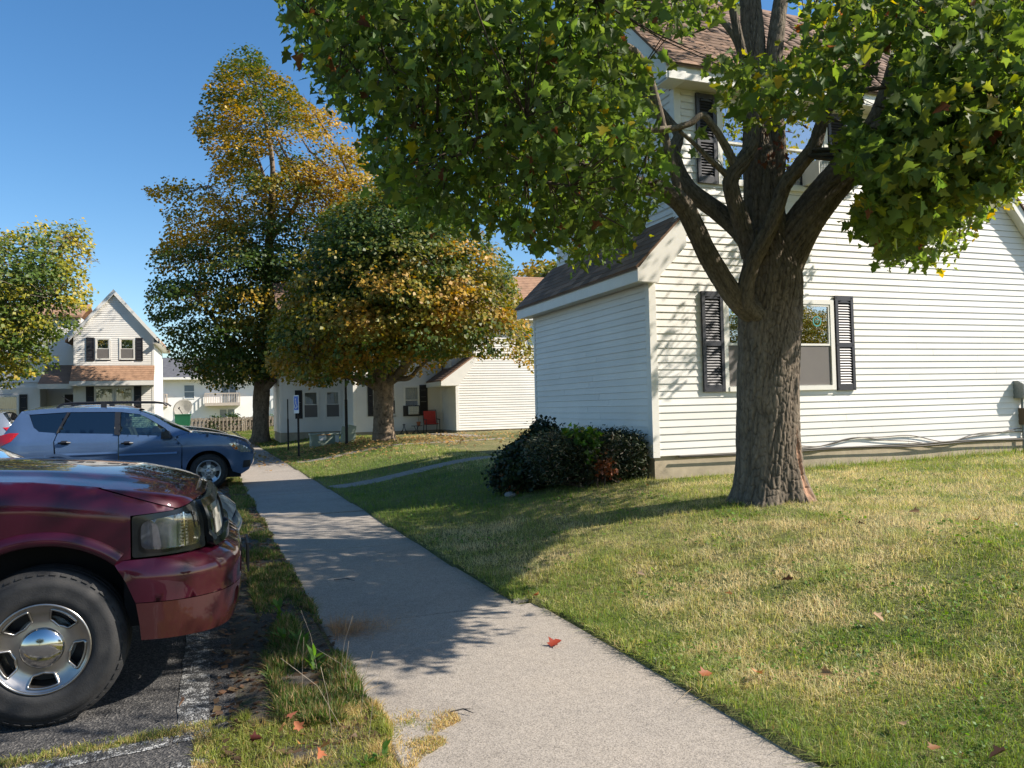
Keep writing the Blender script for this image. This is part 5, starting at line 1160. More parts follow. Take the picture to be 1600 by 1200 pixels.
shrub('trimmed_hedge', 'dark trimmed yew hedge under the shaded side wall, at the house corner', [((4.85, 10.2, 0.68), (0.74, 0.5, 0.38), 0.9), ((5.25, 9.95, 0.68), (0.36, 0.34, 0.36), 0.4), ((4.40, 10.05, 0.64), (0.42, 0.40, 0.38), 0.4)], 2800, 9, [(0.022, 0.034, 0.012), (0.07, 0.08, 0.035), (0.19, 0.14, 0.09)], (0.035, 0.07), (4.85, 10.2, 0.32), NEED, 160, box=4.5)
shrub('dark_bush', 'dark shaggy bush left of the trimmed hedge, with upright shoots', [((4.30, 10.9, 0.58), (0.42, 0.5, 0.30), 0.7), ((4.62, 11.3, 0.72), (0.26, 0.5, 0.36), 0.35), ((4.0, 10.7, 0.46), (0.32, 0.4, 0.22), 0.3), ((4.66, 11.2, 1.02), (0.10, 0.3, 0.2), 0.06)], 1500, 9, [(0.018, 0.030, 0.010), (0.035, 0.055, 0.016), (0.12, 0.05, 0.02)], (0.04, 0.075), (4.2, 11.3, 0.28), KITE, 90, spread=0.08)
shrub('maple_sapling', 'bright green sapling growing up through the trimmed hedge', [((4.70, 9.68, 0.82), (0.10, 0.07, 0.34), 1.0), ((4.4, 9.72, 1.11), (0.06, 0.06, 0.05), 0.2), ((4.62, 9.7, 1.02), (0.16, 0.08, 0.10), 0.4)], 38, 4, [(0.055, 0.12, 0.02), (0.10, 0.18, 0.03), (0.16, 0.17, 0.03)], (0.05, 0.085), (4.75, 9.85, 0.36), TPL, 10, spread=0.05, mat='leaf')
shrub('dead_sprig', 'rusty brown dead sprig in the front of the trimmed hedge', [((4.86, 9.62, 0.60), (0.10, 0.06, 0.12), 1.0)], 30, 8, [(0.20, 0.055, 0.02), (0.25, 0.08, 0.025), (0.15, 0.05, 0.02)], (0.035, 0.06), (4.86, 9.75, 0.4), KITE, 8)
shrub('far_hedge', 'green ivy hedge growing along the picket fence', [((4.0, 63.6, 0.5), (3.0, 0.5, 0.6), 0.6), ((-0.6, 63.4, 0.4), (0.6, 0.4, 0.75), 0.25), ((0.6, 63.5, 0.6), (0.5, 0.4, 0.7), 0.2)], 900, 8, [(0.03, 0.06, 0.015), (0.07, 0.12, 0.03), (0.12, 0.12, 0.03)], (0.09, 0.16), (2.0, 63.6, 0.1), KITE, 10, spread=0.15, mat='leaf_far')
sv = bmesh.new(); bmesh.ops.create_icosphere(sv, subdivisions=3, radius=0.075)
for v in sv.verts: v.co *= 0.85 + 0.4 * float(fbm(v.co.x * 9 + 3, v.co.y * 9 + v.co.z * 7, 2)); v.co.z *= 0.6
me = bpy.data.meshes.new('stone'); sv.to_mesh(me); sv.free(); so_ = mesh_obj('stone', me, M['stone']); so_.location = (3.75, 10.35, float(lawn_z(3.75, 10.35)) + 0.03); tag(so_, 'grey fieldstone half sunk in the lawn left of the dark bush', 'stone')

# ------------------------------------------------------------------ grass
def blades(X, Y, Z, h, w, C3, lean=0.5, tri=False):
    n = len(X); a = RS.uniform(0, 2 * math.pi, n); b = RS.uniform(0, 2 * math.pi, n); l = np.abs(RS.normal(0, lean, n))
    ux, uy = np.cos(a) * w / 2, np.sin(a) * w / 2; lx, ly = np.cos(b) * l * h, np.sin(b) * l * h
    hz = h / np.sqrt(1 + l * l)
    base = np.stack([X, Y, Z - 0.004], 1)
    if tri:
        V = np.stack([base - np.stack([ux, uy, 0 * ux], 1), base + np.stack([ux, uy, 0 * ux], 1), base + np.stack([lx, ly, hz], 1)], 1)
        return V.reshape(-1, 3), np.arange(n * 3).reshape(n, 3), C3
    mid = base + np.stack([lx * .38, ly * .38, hz * .6], 1); t = base + np.stack([lx, ly, hz * .95], 1); U = np.stack([ux, uy, 0 * ux], 1)
    V = np.stack([base - U, base + U, mid + U * .75, mid - U * .75, t], 1)
    k = np.arange(n)[:, None] * 5
    Fq = np.concatenate([k + np.array([[0, 1, 2]]), k + np.array([[0, 2, 3]]), k + np.array([[3, 2, 4]])]); return V.reshape(-1, 3), Fq, np.tile(C3, (3, 1))
def lawn():
    n = 1650000; r = np.exp(RS.uniform(math.log(1.7), math.log(34), n)); th = RS.uniform(math.radians(-40), math.radians(80), n)
    yaw = math.radians(20.2); X = r * np.sin(th); Y = r * np.cos(th)
    edge = XR(Y) + 0.05 * (fbm(Y * 4, Y * 0, 51) - 0.5) - 0.03 * (RS.uniform(0, 1, n) < 0.5)
    ok = (X > edge) & (X < 24) & (Y > -3) & ~((X > HX) & (Y > HY)) & ~((X > 8.9) & (Y > 30.7)) & ~((X > 5.1) & (Y > 32.9))
    for (pa, pb, w_) in PATHS:
        pa = np.array(pa[:2]); pb = np.array(pb[:2]); dd = (pb - pa) / np.linalg.norm(pb - pa); q = (X - pa[0]) * -dd[1] + (Y - pa[1]) * dd[0]; t = (X - pa[0]) * dd[0] + (Y - pa[1]) * dd[1]
        ok &= ~((np.abs(q) < w_ / 2) & (t > 0) & (t < np.linalg.norm(pb - pa)))
    X, Y, r = X[ok], Y[ok], r[ok]; n = len(X); Z = lawn_z(X, Y)
    big = fbm(X * 0.42 + 2, Y * 0.55, 61, 4); fine = fbm(X * 3.1, Y * 3.1, 66, 3)
    edge_t = X - XR(Y)
    dry = big * 1.15 + 0.75 * (fine - 0.5) + RS.normal(0, 0.15, n) + 0.065
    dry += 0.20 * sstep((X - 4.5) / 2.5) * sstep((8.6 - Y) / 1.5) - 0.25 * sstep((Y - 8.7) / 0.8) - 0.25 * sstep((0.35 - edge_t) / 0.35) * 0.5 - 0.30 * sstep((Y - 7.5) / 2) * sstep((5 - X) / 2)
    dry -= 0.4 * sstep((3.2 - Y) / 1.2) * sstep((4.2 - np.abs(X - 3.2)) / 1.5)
    g = jitter_col((0.165, 0.235, 0.045), n, 0.4); s = jitter_col((0.58, 0.51, 0.26), n, 0.3); m_ = jitter_col((0.39, 0.385, 0.115), n, 0.3)
    w = sstep((dry - 0.40) / 0.16)[:, None]; c = g * (1 - w) + m_ * w; w = sstep((dry - 0.60) / 0.16)[:, None]; c = c * (1 - w) + s * w
    k = RS.uniform(0, 1, n) < 0.03; c[k] = jitter_col((0.17, 0.10, 0.05), int(k.sum()), .3)
    h = (0.018 + 0.038 * RS.uniform(0, 1, n) ** 2) * (0.8 + 0.6 * fbm(X * 2.2, Y * 2.2, 77)) * np.clip(0.8 + r / 25, .8, 1.5)
    h *= 0.75 + 0.9 * fbm(X * 5.5, Y * 5.5, 78, 2) ** 1.5; dk_ = np.clip(1.12 - 0.55 * sstep((fbm(X * 4.2 + 7, Y * 4.2, 79, 3) - 0.55) / 0.15), 0, 2)[:, None]; c = np.clip(c * (dk_ + (1 - dk_) * np.array([0.35, 0.62, 0.2])), 0, 1)
    h *= 1 + 0.9 * sstep((HY - Y < 0.35) * 1.0) * (X > 8) * (Y < HY)
    w_ = 0.0023 * np.clip(0.75 + r / 5.0, 1, 7)
    nearm = r < 7
    V, Fq, C3 = blades(X[nearm], Y[nearm], Z[nearm], h[nearm], w_[nearm], c[nearm], 1.7); tag(part_np('lawn_grass', V, Fq, M['grass'], None, C3), kind='stuff')
    V, Fq, C3 = blades(X[~nearm], Y[~nearm], Z[~nearm], h[~nearm], w_[~nearm], c[~nearm], 1.3, True); tag(part_np('lawn_grass', V, Fq, M['grass'], None, C3), kind='stuff')
    m_ = 26000; rr_ = np.exp(RS.uniform(math.log(2), math.log(11), m_)); tt_ = RS.uniform(math.radians(-20), math.radians(60), m_); x = rr_ * np.sin(tt_); y = rr_ * np.cos(tt_)
    k = (fbm(x * 1.7 + 4, y * 1.7, 83, 3) + RS.normal(0, .03, m_) > 0.60) & (x > XR(y) + .02) & ~((x > HX) & (y > HY)) & (y > -2); x, y = x[k], y[k]; m_ = len(x)
    Pn = np.stack([x, y, lawn_z(x, y) + RS.uniform(.012, .035, m_)], 1); V, Fq = scatter(KITE, Pn, rotmats(np.array([0, 0, 1.]) + RS.normal(0, .4, (m_, 3)), RS.normal(0, 1, (m_, 3))), RS.uniform(.016, .032, m_) * np.clip(rr_[k] / 5, .8, 1.6)); tag(part_np('clover', V, Fq, M['grass'], None, jitter_col((0.11, 0.20, 0.03), m_, .35)), kind='stuff')
    print('grass', n)
PATHS = [((PA_[0], PA_[1] + 0.2), (5.5, PA_[1] + 0.95), 0.58), ((PB_[0], PB_[1] + 0.3), (8.6, PB_[1] + 1.2), 0.58), ((8.3, 26.0), (8.0, 30.6), 0.85)]
lawn()
def verge():
    n = 85000; Y = 3.85 + 16 * RS.uniform(0, 1, n) ** 1.7; X = RS.uniform(0, 1, n); lo_ = 0.27 - 0.012 * Y; hi_ = XL(Y) + 0.03
    X = lo_ + (hi_ - lo_) * X; d = fbm(X * 5, Y * 2.2, 81); ok = (d + RS.normal(0, .08, n)) > (0.475 - 0.12 * (X > hi_ - 0.22)); ok &= ~((Y > 5.0) & (Y < 5.7) & (X > 0.45))
    X, Y, d = X[ok], Y[ok], d[ok]; n = len(X); Z = ground_z(X, Y); h = RS.uniform(0.015, 0.065, n) * (0.35 + 1.25 * sstep((d - 0.35) / 0.35)) * (1 + 0.9 * np.exp(-((Y - 5.4) / 0.7) ** 2) * 0.6); t = RS.uniform(0, 1, n)[:, None]
    c = jitter_col((0.085, 0.14, 0.028), n, .4) * (t < 0.62) + jitter_col((0.30, 0.225, 0.10), n, .3) * (t >= 0.62)
    V, Fq, C3 = blades(X, Y, Z, h, RS.uniform(.004, .008, n) * (1 + Y / 18), c, 0.7); tag(part_np('verge_grass', V, Fq, M['grass'], None, C3), kind='stuff')
    # sunlit weedy clump in the foreground, spilling onto the sidewalk and along the crack in the asphalt
    n = 120000; X = RS.uniform(-0.15, 1.05, n); Y = RS.uniform(1.6, 4.05, n); cov = fbm(X * 3.0, Y * 2.5, 91, 4) + RS.normal(0, .06, n)
    inside = (X < 0.70 + 0.04 * np.sin(Y * 7)) & (X > 0.06 + 0.10 * fbm(Y * 4, Y * 0, 3)) & (cov > 0.27); spill = (X < 0.74 + 0.38 * np.exp(-((Y - 3.72) / 0.15) ** 2) + 0.16 * np.exp(-((Y - 3.45) / 0.1) ** 2)) & (Y > 3.2) & (cov > 0.45)
    crack = np.zeros(n, bool)
    ok = inside | spill; X, Y = X[ok], Y[ok]
    nc = 7000; xc = -RS.uniform(0.0, 1.0, nc) ** 1.4 * 1.9 + 0.1; yc = 4.13 + 0.085 * xc + RS.normal(0, 0.035, nc); kk = fbm(xc * 4, yc * 4, 95) > 0.42; X = np.concatenate([X, xc[kk]]); Y = np.concatenate([Y, yc[kk]]); n = len(X)
    Z = np.where(X > XL(Y), 0.0, np.where(X < 0.12, LOT_Z, -0.01)); t = fbm(X * 6, Y * 6, 97) + RS.normal(0, .13, n) + 0.2 * (X > 0.7)
    w = sstep((t - 0.5) / 0.12)[:, None]; c = jitter_col((0.24, 0.27, 0.06), n, .35) * (1 - w) + jitter_col((0.52, 0.40, 0.17), n, .35) * w
    h = RS.uniform(0.015, 0.062, n) * np.where(X > 0.72, 0.45, 1) * np.where(X < 0.05, 0.55, 1)
    V, Fq, C3 = blades(X, Y, Z, h, RS.uniform(.0025, .005, n), c, 0.9); tag(part_np('weed_clump', V, Fq, M['grass'], None, C3), kind='stuff')
    n = 2600; Y = 3.6 + 15 * RS.uniform(0, 1, n) ** 1.6; t = RS.uniform(0, 1, n); X = 0.02 - 0.012 * Y + t * (XL(Y) - 0.02 + 0.012 * Y) + RS.normal(0, .03, n)
    Pn = np.stack([X, Y, np.maximum(ground_z(X, Y), LOT_Z) + 0.014], 1); V, Fq = scatter(KITE, Pn, rotmats(np.array([0, 0, 1.]) + RS.normal(0, .3, (n, 3)), RS.normal(0, 1, (n, 3))), RS.uniform(.012, .045, n) * (1 + Y / 14)); tag(part_np('leaf_debris', V, Fq, M['leaf'], None, jitter_col((0.17, 0.11, 0.065), n, .5)), kind='stuff')
    # dry pine straw at the sidewalk edge
    n = 800; X = 0.66 + np.abs(RS.normal(0, 0.16, n)); Y = 5.42 + RS.normal(0, 0.10, n) + 0.02 * X; c = jitter_col((0.46, 0.28, 0.14), n, .35)
    V, Fq, C3 = blades(X, Y, np.full(n, 0.008), RS.uniform(.05, .13, n), np.full(n, .0022), c, 3.0, True); tag(part_np('dry_straw', V, Fq, M['grass'], None, C3), kind='stuff')
    # far grass round the left trunk and the fence
    n = 60000; X = RS.uniform(-6, 12, n); Y = RS.uniform(34.5, 66, n); ok = (X < XL(Y) - 0.05) | (X > XR(Y)); ok &= ~((X > 2.3) & (Y > 35.8) & (Y < 42)) & ~((X < -3) & (Y > 45.7)); X, Y = X[ok], Y[ok]; n = len(X)
    w = sstep((fbm(X * .5, Y * .5, 99) + RS.normal(0, .1, n) - 0.5) / 0.15)[:, None]; c = jitter_col((0.10, 0.15, 0.025), n, .3) * (1 - w) + jitter_col((0.27, 0.24, 0.08), n, .3) * w
    V, Fq, C3 = blades(X, Y, ground_z(X, Y), RS.uniform(.05, .1, n), np.full(n, .05), c, 0.6, True); tag(part_np('far_grass', V, Fq, M['grass'], None, C3), kind='stuff')
verge()
def litter():                                          # fallen leaves under the trees, too many to count
    n = 2600; k = RS.uniform(0, 1, n) < 0.8
    X = np.where(k, 5.1 + RS.normal(0, 2.6, n), 1.7 + RS.normal(0, 2.0, n)); Y = np.where(k, 25.6 + RS.normal(0, 2.4, n), 38 + RS.normal(0, 2.2, n)); ok = (X > -1) & (Y < 32) | (X > -1) & (X < 2.2); X, Y = X[ok], Y[ok]; n = len(X)
    Pn = np.stack([X, Y, np.maximum(ground_z(X, Y), np.where((X < XR(Y)) & (X > XL(Y)), 0, -1)) + 0.05], 1)
    V, Fq = scatter(KITE, Pn, rotmats(np.array([0, 0, 1.]) + RS.normal(0, .35, (n, 3)), RS.normal(0, 1, (n, 3))), RS.uniform(.07, .12, n)); tag(part_np('leaf_litter', V, Fq, M['leaf'], None, jitter_col((0.33, 0.235, 0.11), n, .45)), kind='stuff')
litter()
M['dryleaf'] = leaf_mat('dry_leaf', 0.15, 0.6)
def fallen(p, size, c, label, group=None, tilt=0.5):
    p = np.array(p); R = rotmats(np.array([[0, 0, 1.0]]) + RS.normal(0, tilt, (1, 3)), RS.normal(0, 1, (1, 3)) * np.array([1, 1, .1])); V, Fq = scatter(leaf_template(0.5), np.zeros((1, 3)), R, np.array([size]))
    V = V - np.array([0, 0, V[:, 2].min()]); o = part_np('fallen_leaf', V, Fq, M['dryleaf'], None, np.array([c, c])); o.location = p; return tag(o, label, 'leaf', group)
q = atZ(866, 1008, 0.003); fallen(q, 0.085, (0.30, 0.045, 0.02), 'curled red maple leaf lying alone on the sunlit sidewalk', 'fallen leaves', 0.15)
for (px_, py_, c, s, lab) in [(1527, 814, (0.42, 0.06, 0.02), .09, 'bright red leaf lying far right on the dry lawn'), (1102, 1054, (0.28, 0.09, 0.03), .07, 'rust brown leaf on the lawn, left one of the close pair near the sidewalk edge'), (1184, 1056, (0.45, 0.22, 0.10), .065, 'light orange leaf on the lawn, right one of the close pair near the sidewalk edge'), (1370, 968, (0.45, 0.30, 0.18), .075, 'pale tan leaf in the middle of the sunny right lawn'), (1430, 800, (0.2, 0.12, 0.06), .08, 'brown leaf on the lawn right of the maple trunk, left of the bright red leaf'), (1232, 908, (0.08, 0.04, 0.03), .07, 'dark shrivelled leaf on the lawn below the maple trunk'), (1345, 818, (0.06, 0.04, 0.03), .06, 'tiny dark leaf on the dry lawn just right of the maple trunk'), (1562, 1185, (0.10, 0.05, 0.03), .07, 'dark brown curled leaf at the lawn near the bottom right corner'), (1408, 1135, (0.42, 0.28, 0.16), .06, 'pale leaf in the green lawn near the bottom right'), (838, 932, (0.40, 0.13, 0.05), .05, 'small orange leaf at the lawn edge beside the path stub'), (1000, 898, (0.40, 0.28, 0.18), .07, 'pale curled leaf on the lawn left of the dark shrivelled leaf'), (985, 822, (0.4, 0.26, 0.12), .07, 'tan leaf at the edge of the maple trunk shadow'), (1290, 1055, (0.3, 0.18, 0.08), .05, 'small brown leaf on the lawn right of the close pair of leaves'), (1460, 1170, (0.26, 0.12, 0.05), .05, 'small rusty leaf at the bottom of the lawn beside the dark curled leaf'), (1140, 930, (0.36, 0.2, 0.1), .05, 'small tan leaf on the lawn between trunk and sidewalk'), (1010, 760, (0.36, 0.22, 0.1), .07, 'tan leaf on the grass in front of the trimmed hedge')]:
    q = atZ(px_, py_, 0.2)
    for _ in range(4): q = atZ(px_, py_, float(lawn_z(q[0], q[1])) + 0.035)
    fallen(q, s, c, lab, 'fallen leaves')
CL_ = ['red brown leaf standing in the middle of the weed clump', 'pale orange leaf in the weed clump below the red brown leaf', 'dark purple leaf at the left side of the weed clump', 'rusty leaf at the bottom of the weed clump, right of centre', 'russet leaf right of the pale orange leaf in the weed clump', 'tan leaf low in the weed clump beside the dark purple leaf', 'tan leaf in the grassy crack in front of the truck tyre', 'light brown leaf at the right bottom of the weed clump', 'golden leaf at the lower middle of the weed clump']
for k_, (px_, py_, c) in enumerate([(455, 1120, (0.32, 0.11, 0.06)), (440, 1145, (0.42, 0.24, 0.10)), (398, 1162, (0.10, 0.025, 0.02)), (500, 1182, (0.32, 0.10, 0.04)), (466, 1140, (0.30, 0.10, 0.04)), (425, 1170, (0.36, 0.18, 0.09)), (285, 1105, (0.40, 0.22, 0.12)), (510, 1170, (0.38, 0.22, 0.1)), (470, 1165, (0.4, 0.2, 0.05))]):
    q = atZ(px_, py_, 0.05); fallen(q, 0.05, c, CL_[k_], 'fallen leaves', 0.9)
def twig(px0, py0, px1, py1, lab):
    p = atZ(px0, py0, 0.006); q = atZ(px1, py1, 0.012); m_ = (p + q) / 2 + np.array([0.01, 0.015, 0.01]); o = MB().tube([p, m_, q], [.004, .0035, .002], 6).tube([m_, m_ + (q - p) * .2 + np.array([.02, -.03, .008])], [.003, .001], 5).build('fallen_twig', M['cable']); tag(o, lab, 'twig', 'fallen twigs')
twig(704, 1112, 740, 1114, 'short dark twig on the sunlit sidewalk, nearest the weeds'); twig(522, 906, 554, 907, 'thin dark twig on the shaded part of the sidewalk')
# broad-leaved weeds and seed stalks at the edge of the verge
BL = (np.array([(0, 0, 0), (0.16, 0.25, .04), (0.20, 0.6, .03), (0, 1.0, -0.06), (-0.20, 0.6, .03), (-0.16, 0.25, .04)], np.float32), np.array([[0, 1, 2, 3, 4, 5]], np.int32))
def weed(x, y, n, s, lab, c=(0.10, 0.20, 0.04)):
    z = max(-0.01, float(ground_z(x, y))); a = RS.uniform(0, 6.28, n); el = RS.uniform(.3, 1.1, n); tip = np.stack([np.cos(a) * np.cos(el), np.sin(a) * np.cos(el), np.sin(el)], 1); nr = np.stack([-np.cos(a) * np.sin(el), -np.sin(a) * np.sin(el), np.cos(el)], 1) + RS.normal(0, .2, (n, 3))
    V, Fq = scatter(BL, np.array([x, y, z]) + np.stack([np.cos(a), np.sin(a), 0 * a], 1) * .01 + np.array([0, 0, 1]) * RS.uniform(0, s, (n, 1)), rotmats(nr, tip), RS.uniform(.6, 1.1, n) * s); o = part_np('weed', V, Fq, M['leaf'], None, jitter_col(c, n, .3)); tag(o, lab, 'weed', 'broad-leaved weeds')
WD_ = ['tall broad-leaved weed where the verge begins, beside the dry straw', 'broad-leaved weed nearest the sunlit weed clump, at the sidewalk edge', 'farthest broad-leaved weed in the verge, beside the truck bumper', 'tiny broad-leaved weed at the right rim of the sunlit weed clump', 'low broad-leaved weed at the bottom edge of the weed clump', 'broad-leaved weed on the parking side of the verge, by the dry straw']
for k_, (px_, py_, s, n) in enumerate([(470, 1015, .11, 16), (492, 1045, .10, 12), (437, 965, .09, 12), (597, 1180, .06, 12), (570, 1190, .055, 8), (445, 1010, .10, 10)]):
    q = atZ(px_, py_, 0.02); weed(q[0], q[1], n, s, WD_[k_])
def stalks():
    mb = MB()
    for k in range(11):
        y = RS.uniform(3.5, 4.7); x = RS.uniform(.35, .72); h = RS.uniform(.15, .38); l = RS.normal(0, .1, 2); mb.tube([(x, y, 0), (x + l[0] * .4, y + l[1] * .4, h * .6), (x + l[0], y + l[1], h)], [.0011, .0009, .0012], 4)
    tag(mb.build('seed_stalks', M['picket']), kind='stuff')
stalks()
# ------------------------------------------------------------------ vehicles
def paint(name, c, metal=0.35, rough=0.32, flake=0.25, dust=0.0):
    m, nt, b = nodes(name); v = coord(nt, (1, 1, 1))
    n = noise(nt, v, 900, 1); n2 = noise(nt, v, 3, 4)
    col = ramp(nt, n, [(0.3, tuple(x * (1 - flake) for x in c)), (0.7, tuple(min(1, x * (1 + flake)) for x in c))])
    col = mixc(nt, 1.0, col, ramp(nt, n2, [(0.3, (0.92,) * 3), (0.7, (1.08,) * 3)]), 'MULTIPLY')
    if dust: col = mixc(nt, dust, col, (0.30, 0.26, 0.21))
    nt.links.new(col, b.inputs['Base Color']); b.inputs['Metallic'].default_value = metal; b.inputs['Roughness'].default_value = rough
    b.inputs['Specular IOR Level'].default_value = 0.1; b.inputs['Coat Weight'].default_value = 1.0; b.inputs['Coat Roughness'].default_value = 0.015; b.inputs['Coat IOR'].default_value = 1.5
    return m
M['maroon'] = paint('maroon_paint', (0.031, 0.0018, 0.0088), 0.15, 0.4, 0.3)
M['maroon_low'] = paint('dusty_maroon_paint', (0.030, 0.002, 0.004), 0.1, 0.5, 0.25, 0.03)
M['blue'] = paint('blue_paint', (0.085, 0.140, 0.25), 0.4, 0.35)
M['black_paint'] = paint('black_paint', (0.012, 0.012, 0.014), 0.2, 0.3)
M['silver'] = paint('silver_paint', (0.42, 0.43, 0.44), 0.6, 0.32)
M['ltblue'] = paint('light_blue_paint', (0.25, 0.36, 0.46), 0.5, 0.32)
M['chrome'] = simple('chrome', (0.60, 0.59, 0.57), 0.10, 1.0, var=0.02)
M['alloy'] = simple('polished_alloy', (0.40, 0.375, 0.345), 0.28, 0.95, var=0.06, scale=20)
M['silver_wheel'] = simple('silver_wheel', (0.50, 0.51, 0.53), 0.3, 0.8, var=0.04)
M['black_plastic'] = simple('black_plastic', (0.014, 0.014, 0.016), 0.42, var=0.15)
M['gloss_black'] = simple('headlight_bezel', (0.006, 0.008, 0.009), 0.16, var=0.1, coat=0.2, spec=0.3)
M['reflector'] = simple('headlight_reflector', (0.55, 0.54, 0.50), 0.18, 0.7, var=0.2, scale=14)
M['reflector_dark'] = simple('headlight_reflector_dark', (0.17, 0.20, 0.25), 0.12, 0.7, var=0.3, scale=10)
M['amber'] = simple('amber_lens', (0.65, 0.17, 0.02), 0.15, var=0.1)
M['redlens'] = simple('red_lens', (0.45, 0.01, 0.012), 0.1, var=0.1, coat=0.6)
M['lens'] = glass_mat('headlight_lens', (0.92, 0.94, 0.94), 0.10)
M['tint'] = glass_mat('tinted_glass', (0.05, 0.055, 0.06), 0.10)
M['autoglass'] = glass_mat('auto_glass', (0.62, 0.72, 0.66), 0.08)
M['seat'] = simple('seat_fabric', (0.05, 0.05, 0.052), 0.9)
def rubber():
    m, nt, b = nodes('tyre_rubber'); v = coord(nt, (1, 1, 1)); n = noise(nt, v, 12, 4); n2 = noise(nt, v, 140, 3)
    nt.links.new(ramp(nt, n, [(0.3, (0.013, 0.013, 0.014)), (0.7, (0.032, 0.031, 0.03))]), b.inputs['Base Color']); b.inputs['Roughness'].default_value = 0.75; bump(nt, n2, b, 0.35, 0.004); return m
M['rubber'] = rubber()

def dens(poly, step):
    out = []
    for i in range(len(poly)):
        a = np.array(poly[i], float); b = np.array(poly[(i + 1) % len(poly)], float); k = max(1, int(np.linalg.norm(b - a) / step))
        for j in range(k): out.append(a + (b - a) * j / k)
    return out
def panel(name, poly, fn, mat, parent, step=0.05, holes=(), lip=0.012, edge=None, mirror=False, mats=None):
    """smooth panel: a polygon in the body's own (along, up) plane carried onto the surface fn(s, z, inset); rims are turned in by `lip`"""
    edge = edge or step * 0.6
    loops = [dens(poly, edge)] + [dens(h, edge) for h in holes]
    V = []; E = []
    for L in loops:
        b = len(V); V += [tuple(p) for p in L]; E += [(b + i, b + (i + 1) % len(L)) for i in range(len(L))]
    P = np.array(V); x0, y0 = P.min(0); x1, y1 = P.max(0)
    gx, gy = np.meshgrid(np.arange(x0 + step / 2, x1, step), np.arange(y0 + step / 2, y1, step)); gx = gx.ravel(); gy = gy.ravel()
    k = inpoly(gx, gy, poly)
    for h in holes: k &= ~inpoly(gx, gy, h)
    gx, gy = gx[k], gy[k]; dmin = np.full(len(gx), 9.0)
    for p in P: dmin = np.minimum(dmin, np.hypot(gx - p[0], gy - p[1]))
    k = dmin > edge * 0.6; V += list(zip(gx[k], gy[k]))
    r = delaunay_2d_cdt([Vector(p) for p in V], E, [], 0, 1e-6)
    vv = np.array([tuple(p) for p in r[0]]); ff = np.array([tuple(f) for f in r[2] if len(f) == 3])
    c = vv[ff].mean(1); k = inpoly(c[:, 0], c[:, 1], poly)
    for h in holes: k &= ~inpoly(c[:, 0], c[:, 1], h)
    ff = ff[k]
    W = fn(vv[:, 0], vv[:, 1], np.zeros(len(vv)))
    Fl = [tuple(f) for f in ff]
    if lip:
        cnt = {}
        for f in Fl:
            for a, b in ((f[0], f[1]), (f[1], f[2]), (f[2], f[0])): cnt[(a, b)] = 1
        be = [(a, b) for (a, b) in cnt if (b, a) not in cnt]
        ids = sorted({i for e in be for i in e}); n0 = len(W); mp = {i: n0 + j for j, i in enumerate(ids)}; n1 = n0 + len(ids); mq = {i: n1 + j for j, i in enumerate(ids)}
        W = np.concatenate([W, W[ids], fn(vv[ids, 0], vv[ids, 1], np.full(len(ids), lip))])
        Fl += [(mp[b], mp[a], mq[a], mq[b]) for a, b in be]
    objs = []
    for s in ((1, -1) if mirror else (1,)):
        Q = W * np.array([1, s, 1]); o = part(name, Q, Fl if s == 1 else [f[::-1] for f in Fl], mat, parent, local=True, smooth=True); objs.append(o)
    return objs
def arc(cx, cz, r, a0, a1, n=20, rz=None): return [(cx + r * math.cos(math.radians(a)), cz + (rz or r) * math.sin(math.radians(a))) for a in np.linspace(a0, a1, n)]
def rounded(poly, r=0.02, n=4):
    out = []
    P = [np.array(p, float) for p in poly]
    for i in range(len(P)):
        a, b, c = P[i - 1], P[i], P[(i + 1) % len(P)]; u = (a - b); v = (c - b); rr = min(r, np.linalg.norm(u) * .45, np.linalg.norm(v) * .45); u = b + u / np.linalg.norm(u) * rr; v = b + v / np.linalg.norm(v) * rr
        for t in np.linspace(0, 1, n): out.append(tuple((1 - t) ** 2 * u + 2 * t * (1 - t) * b + t * t * v))
    return out
def grid_surf(name, G, mat, parent, smooth=True):
    G = np.asarray(G); a, b = G.shape[:2]
    return part(name, G.reshape(-1, 3), [(i * b + j, i * b + j + 1, (i + 1) * b + j + 1, (i + 1) * b + j) for i in range(a - 1) for j in range(b - 1)], mat, parent, local=True, smooth=smooth)

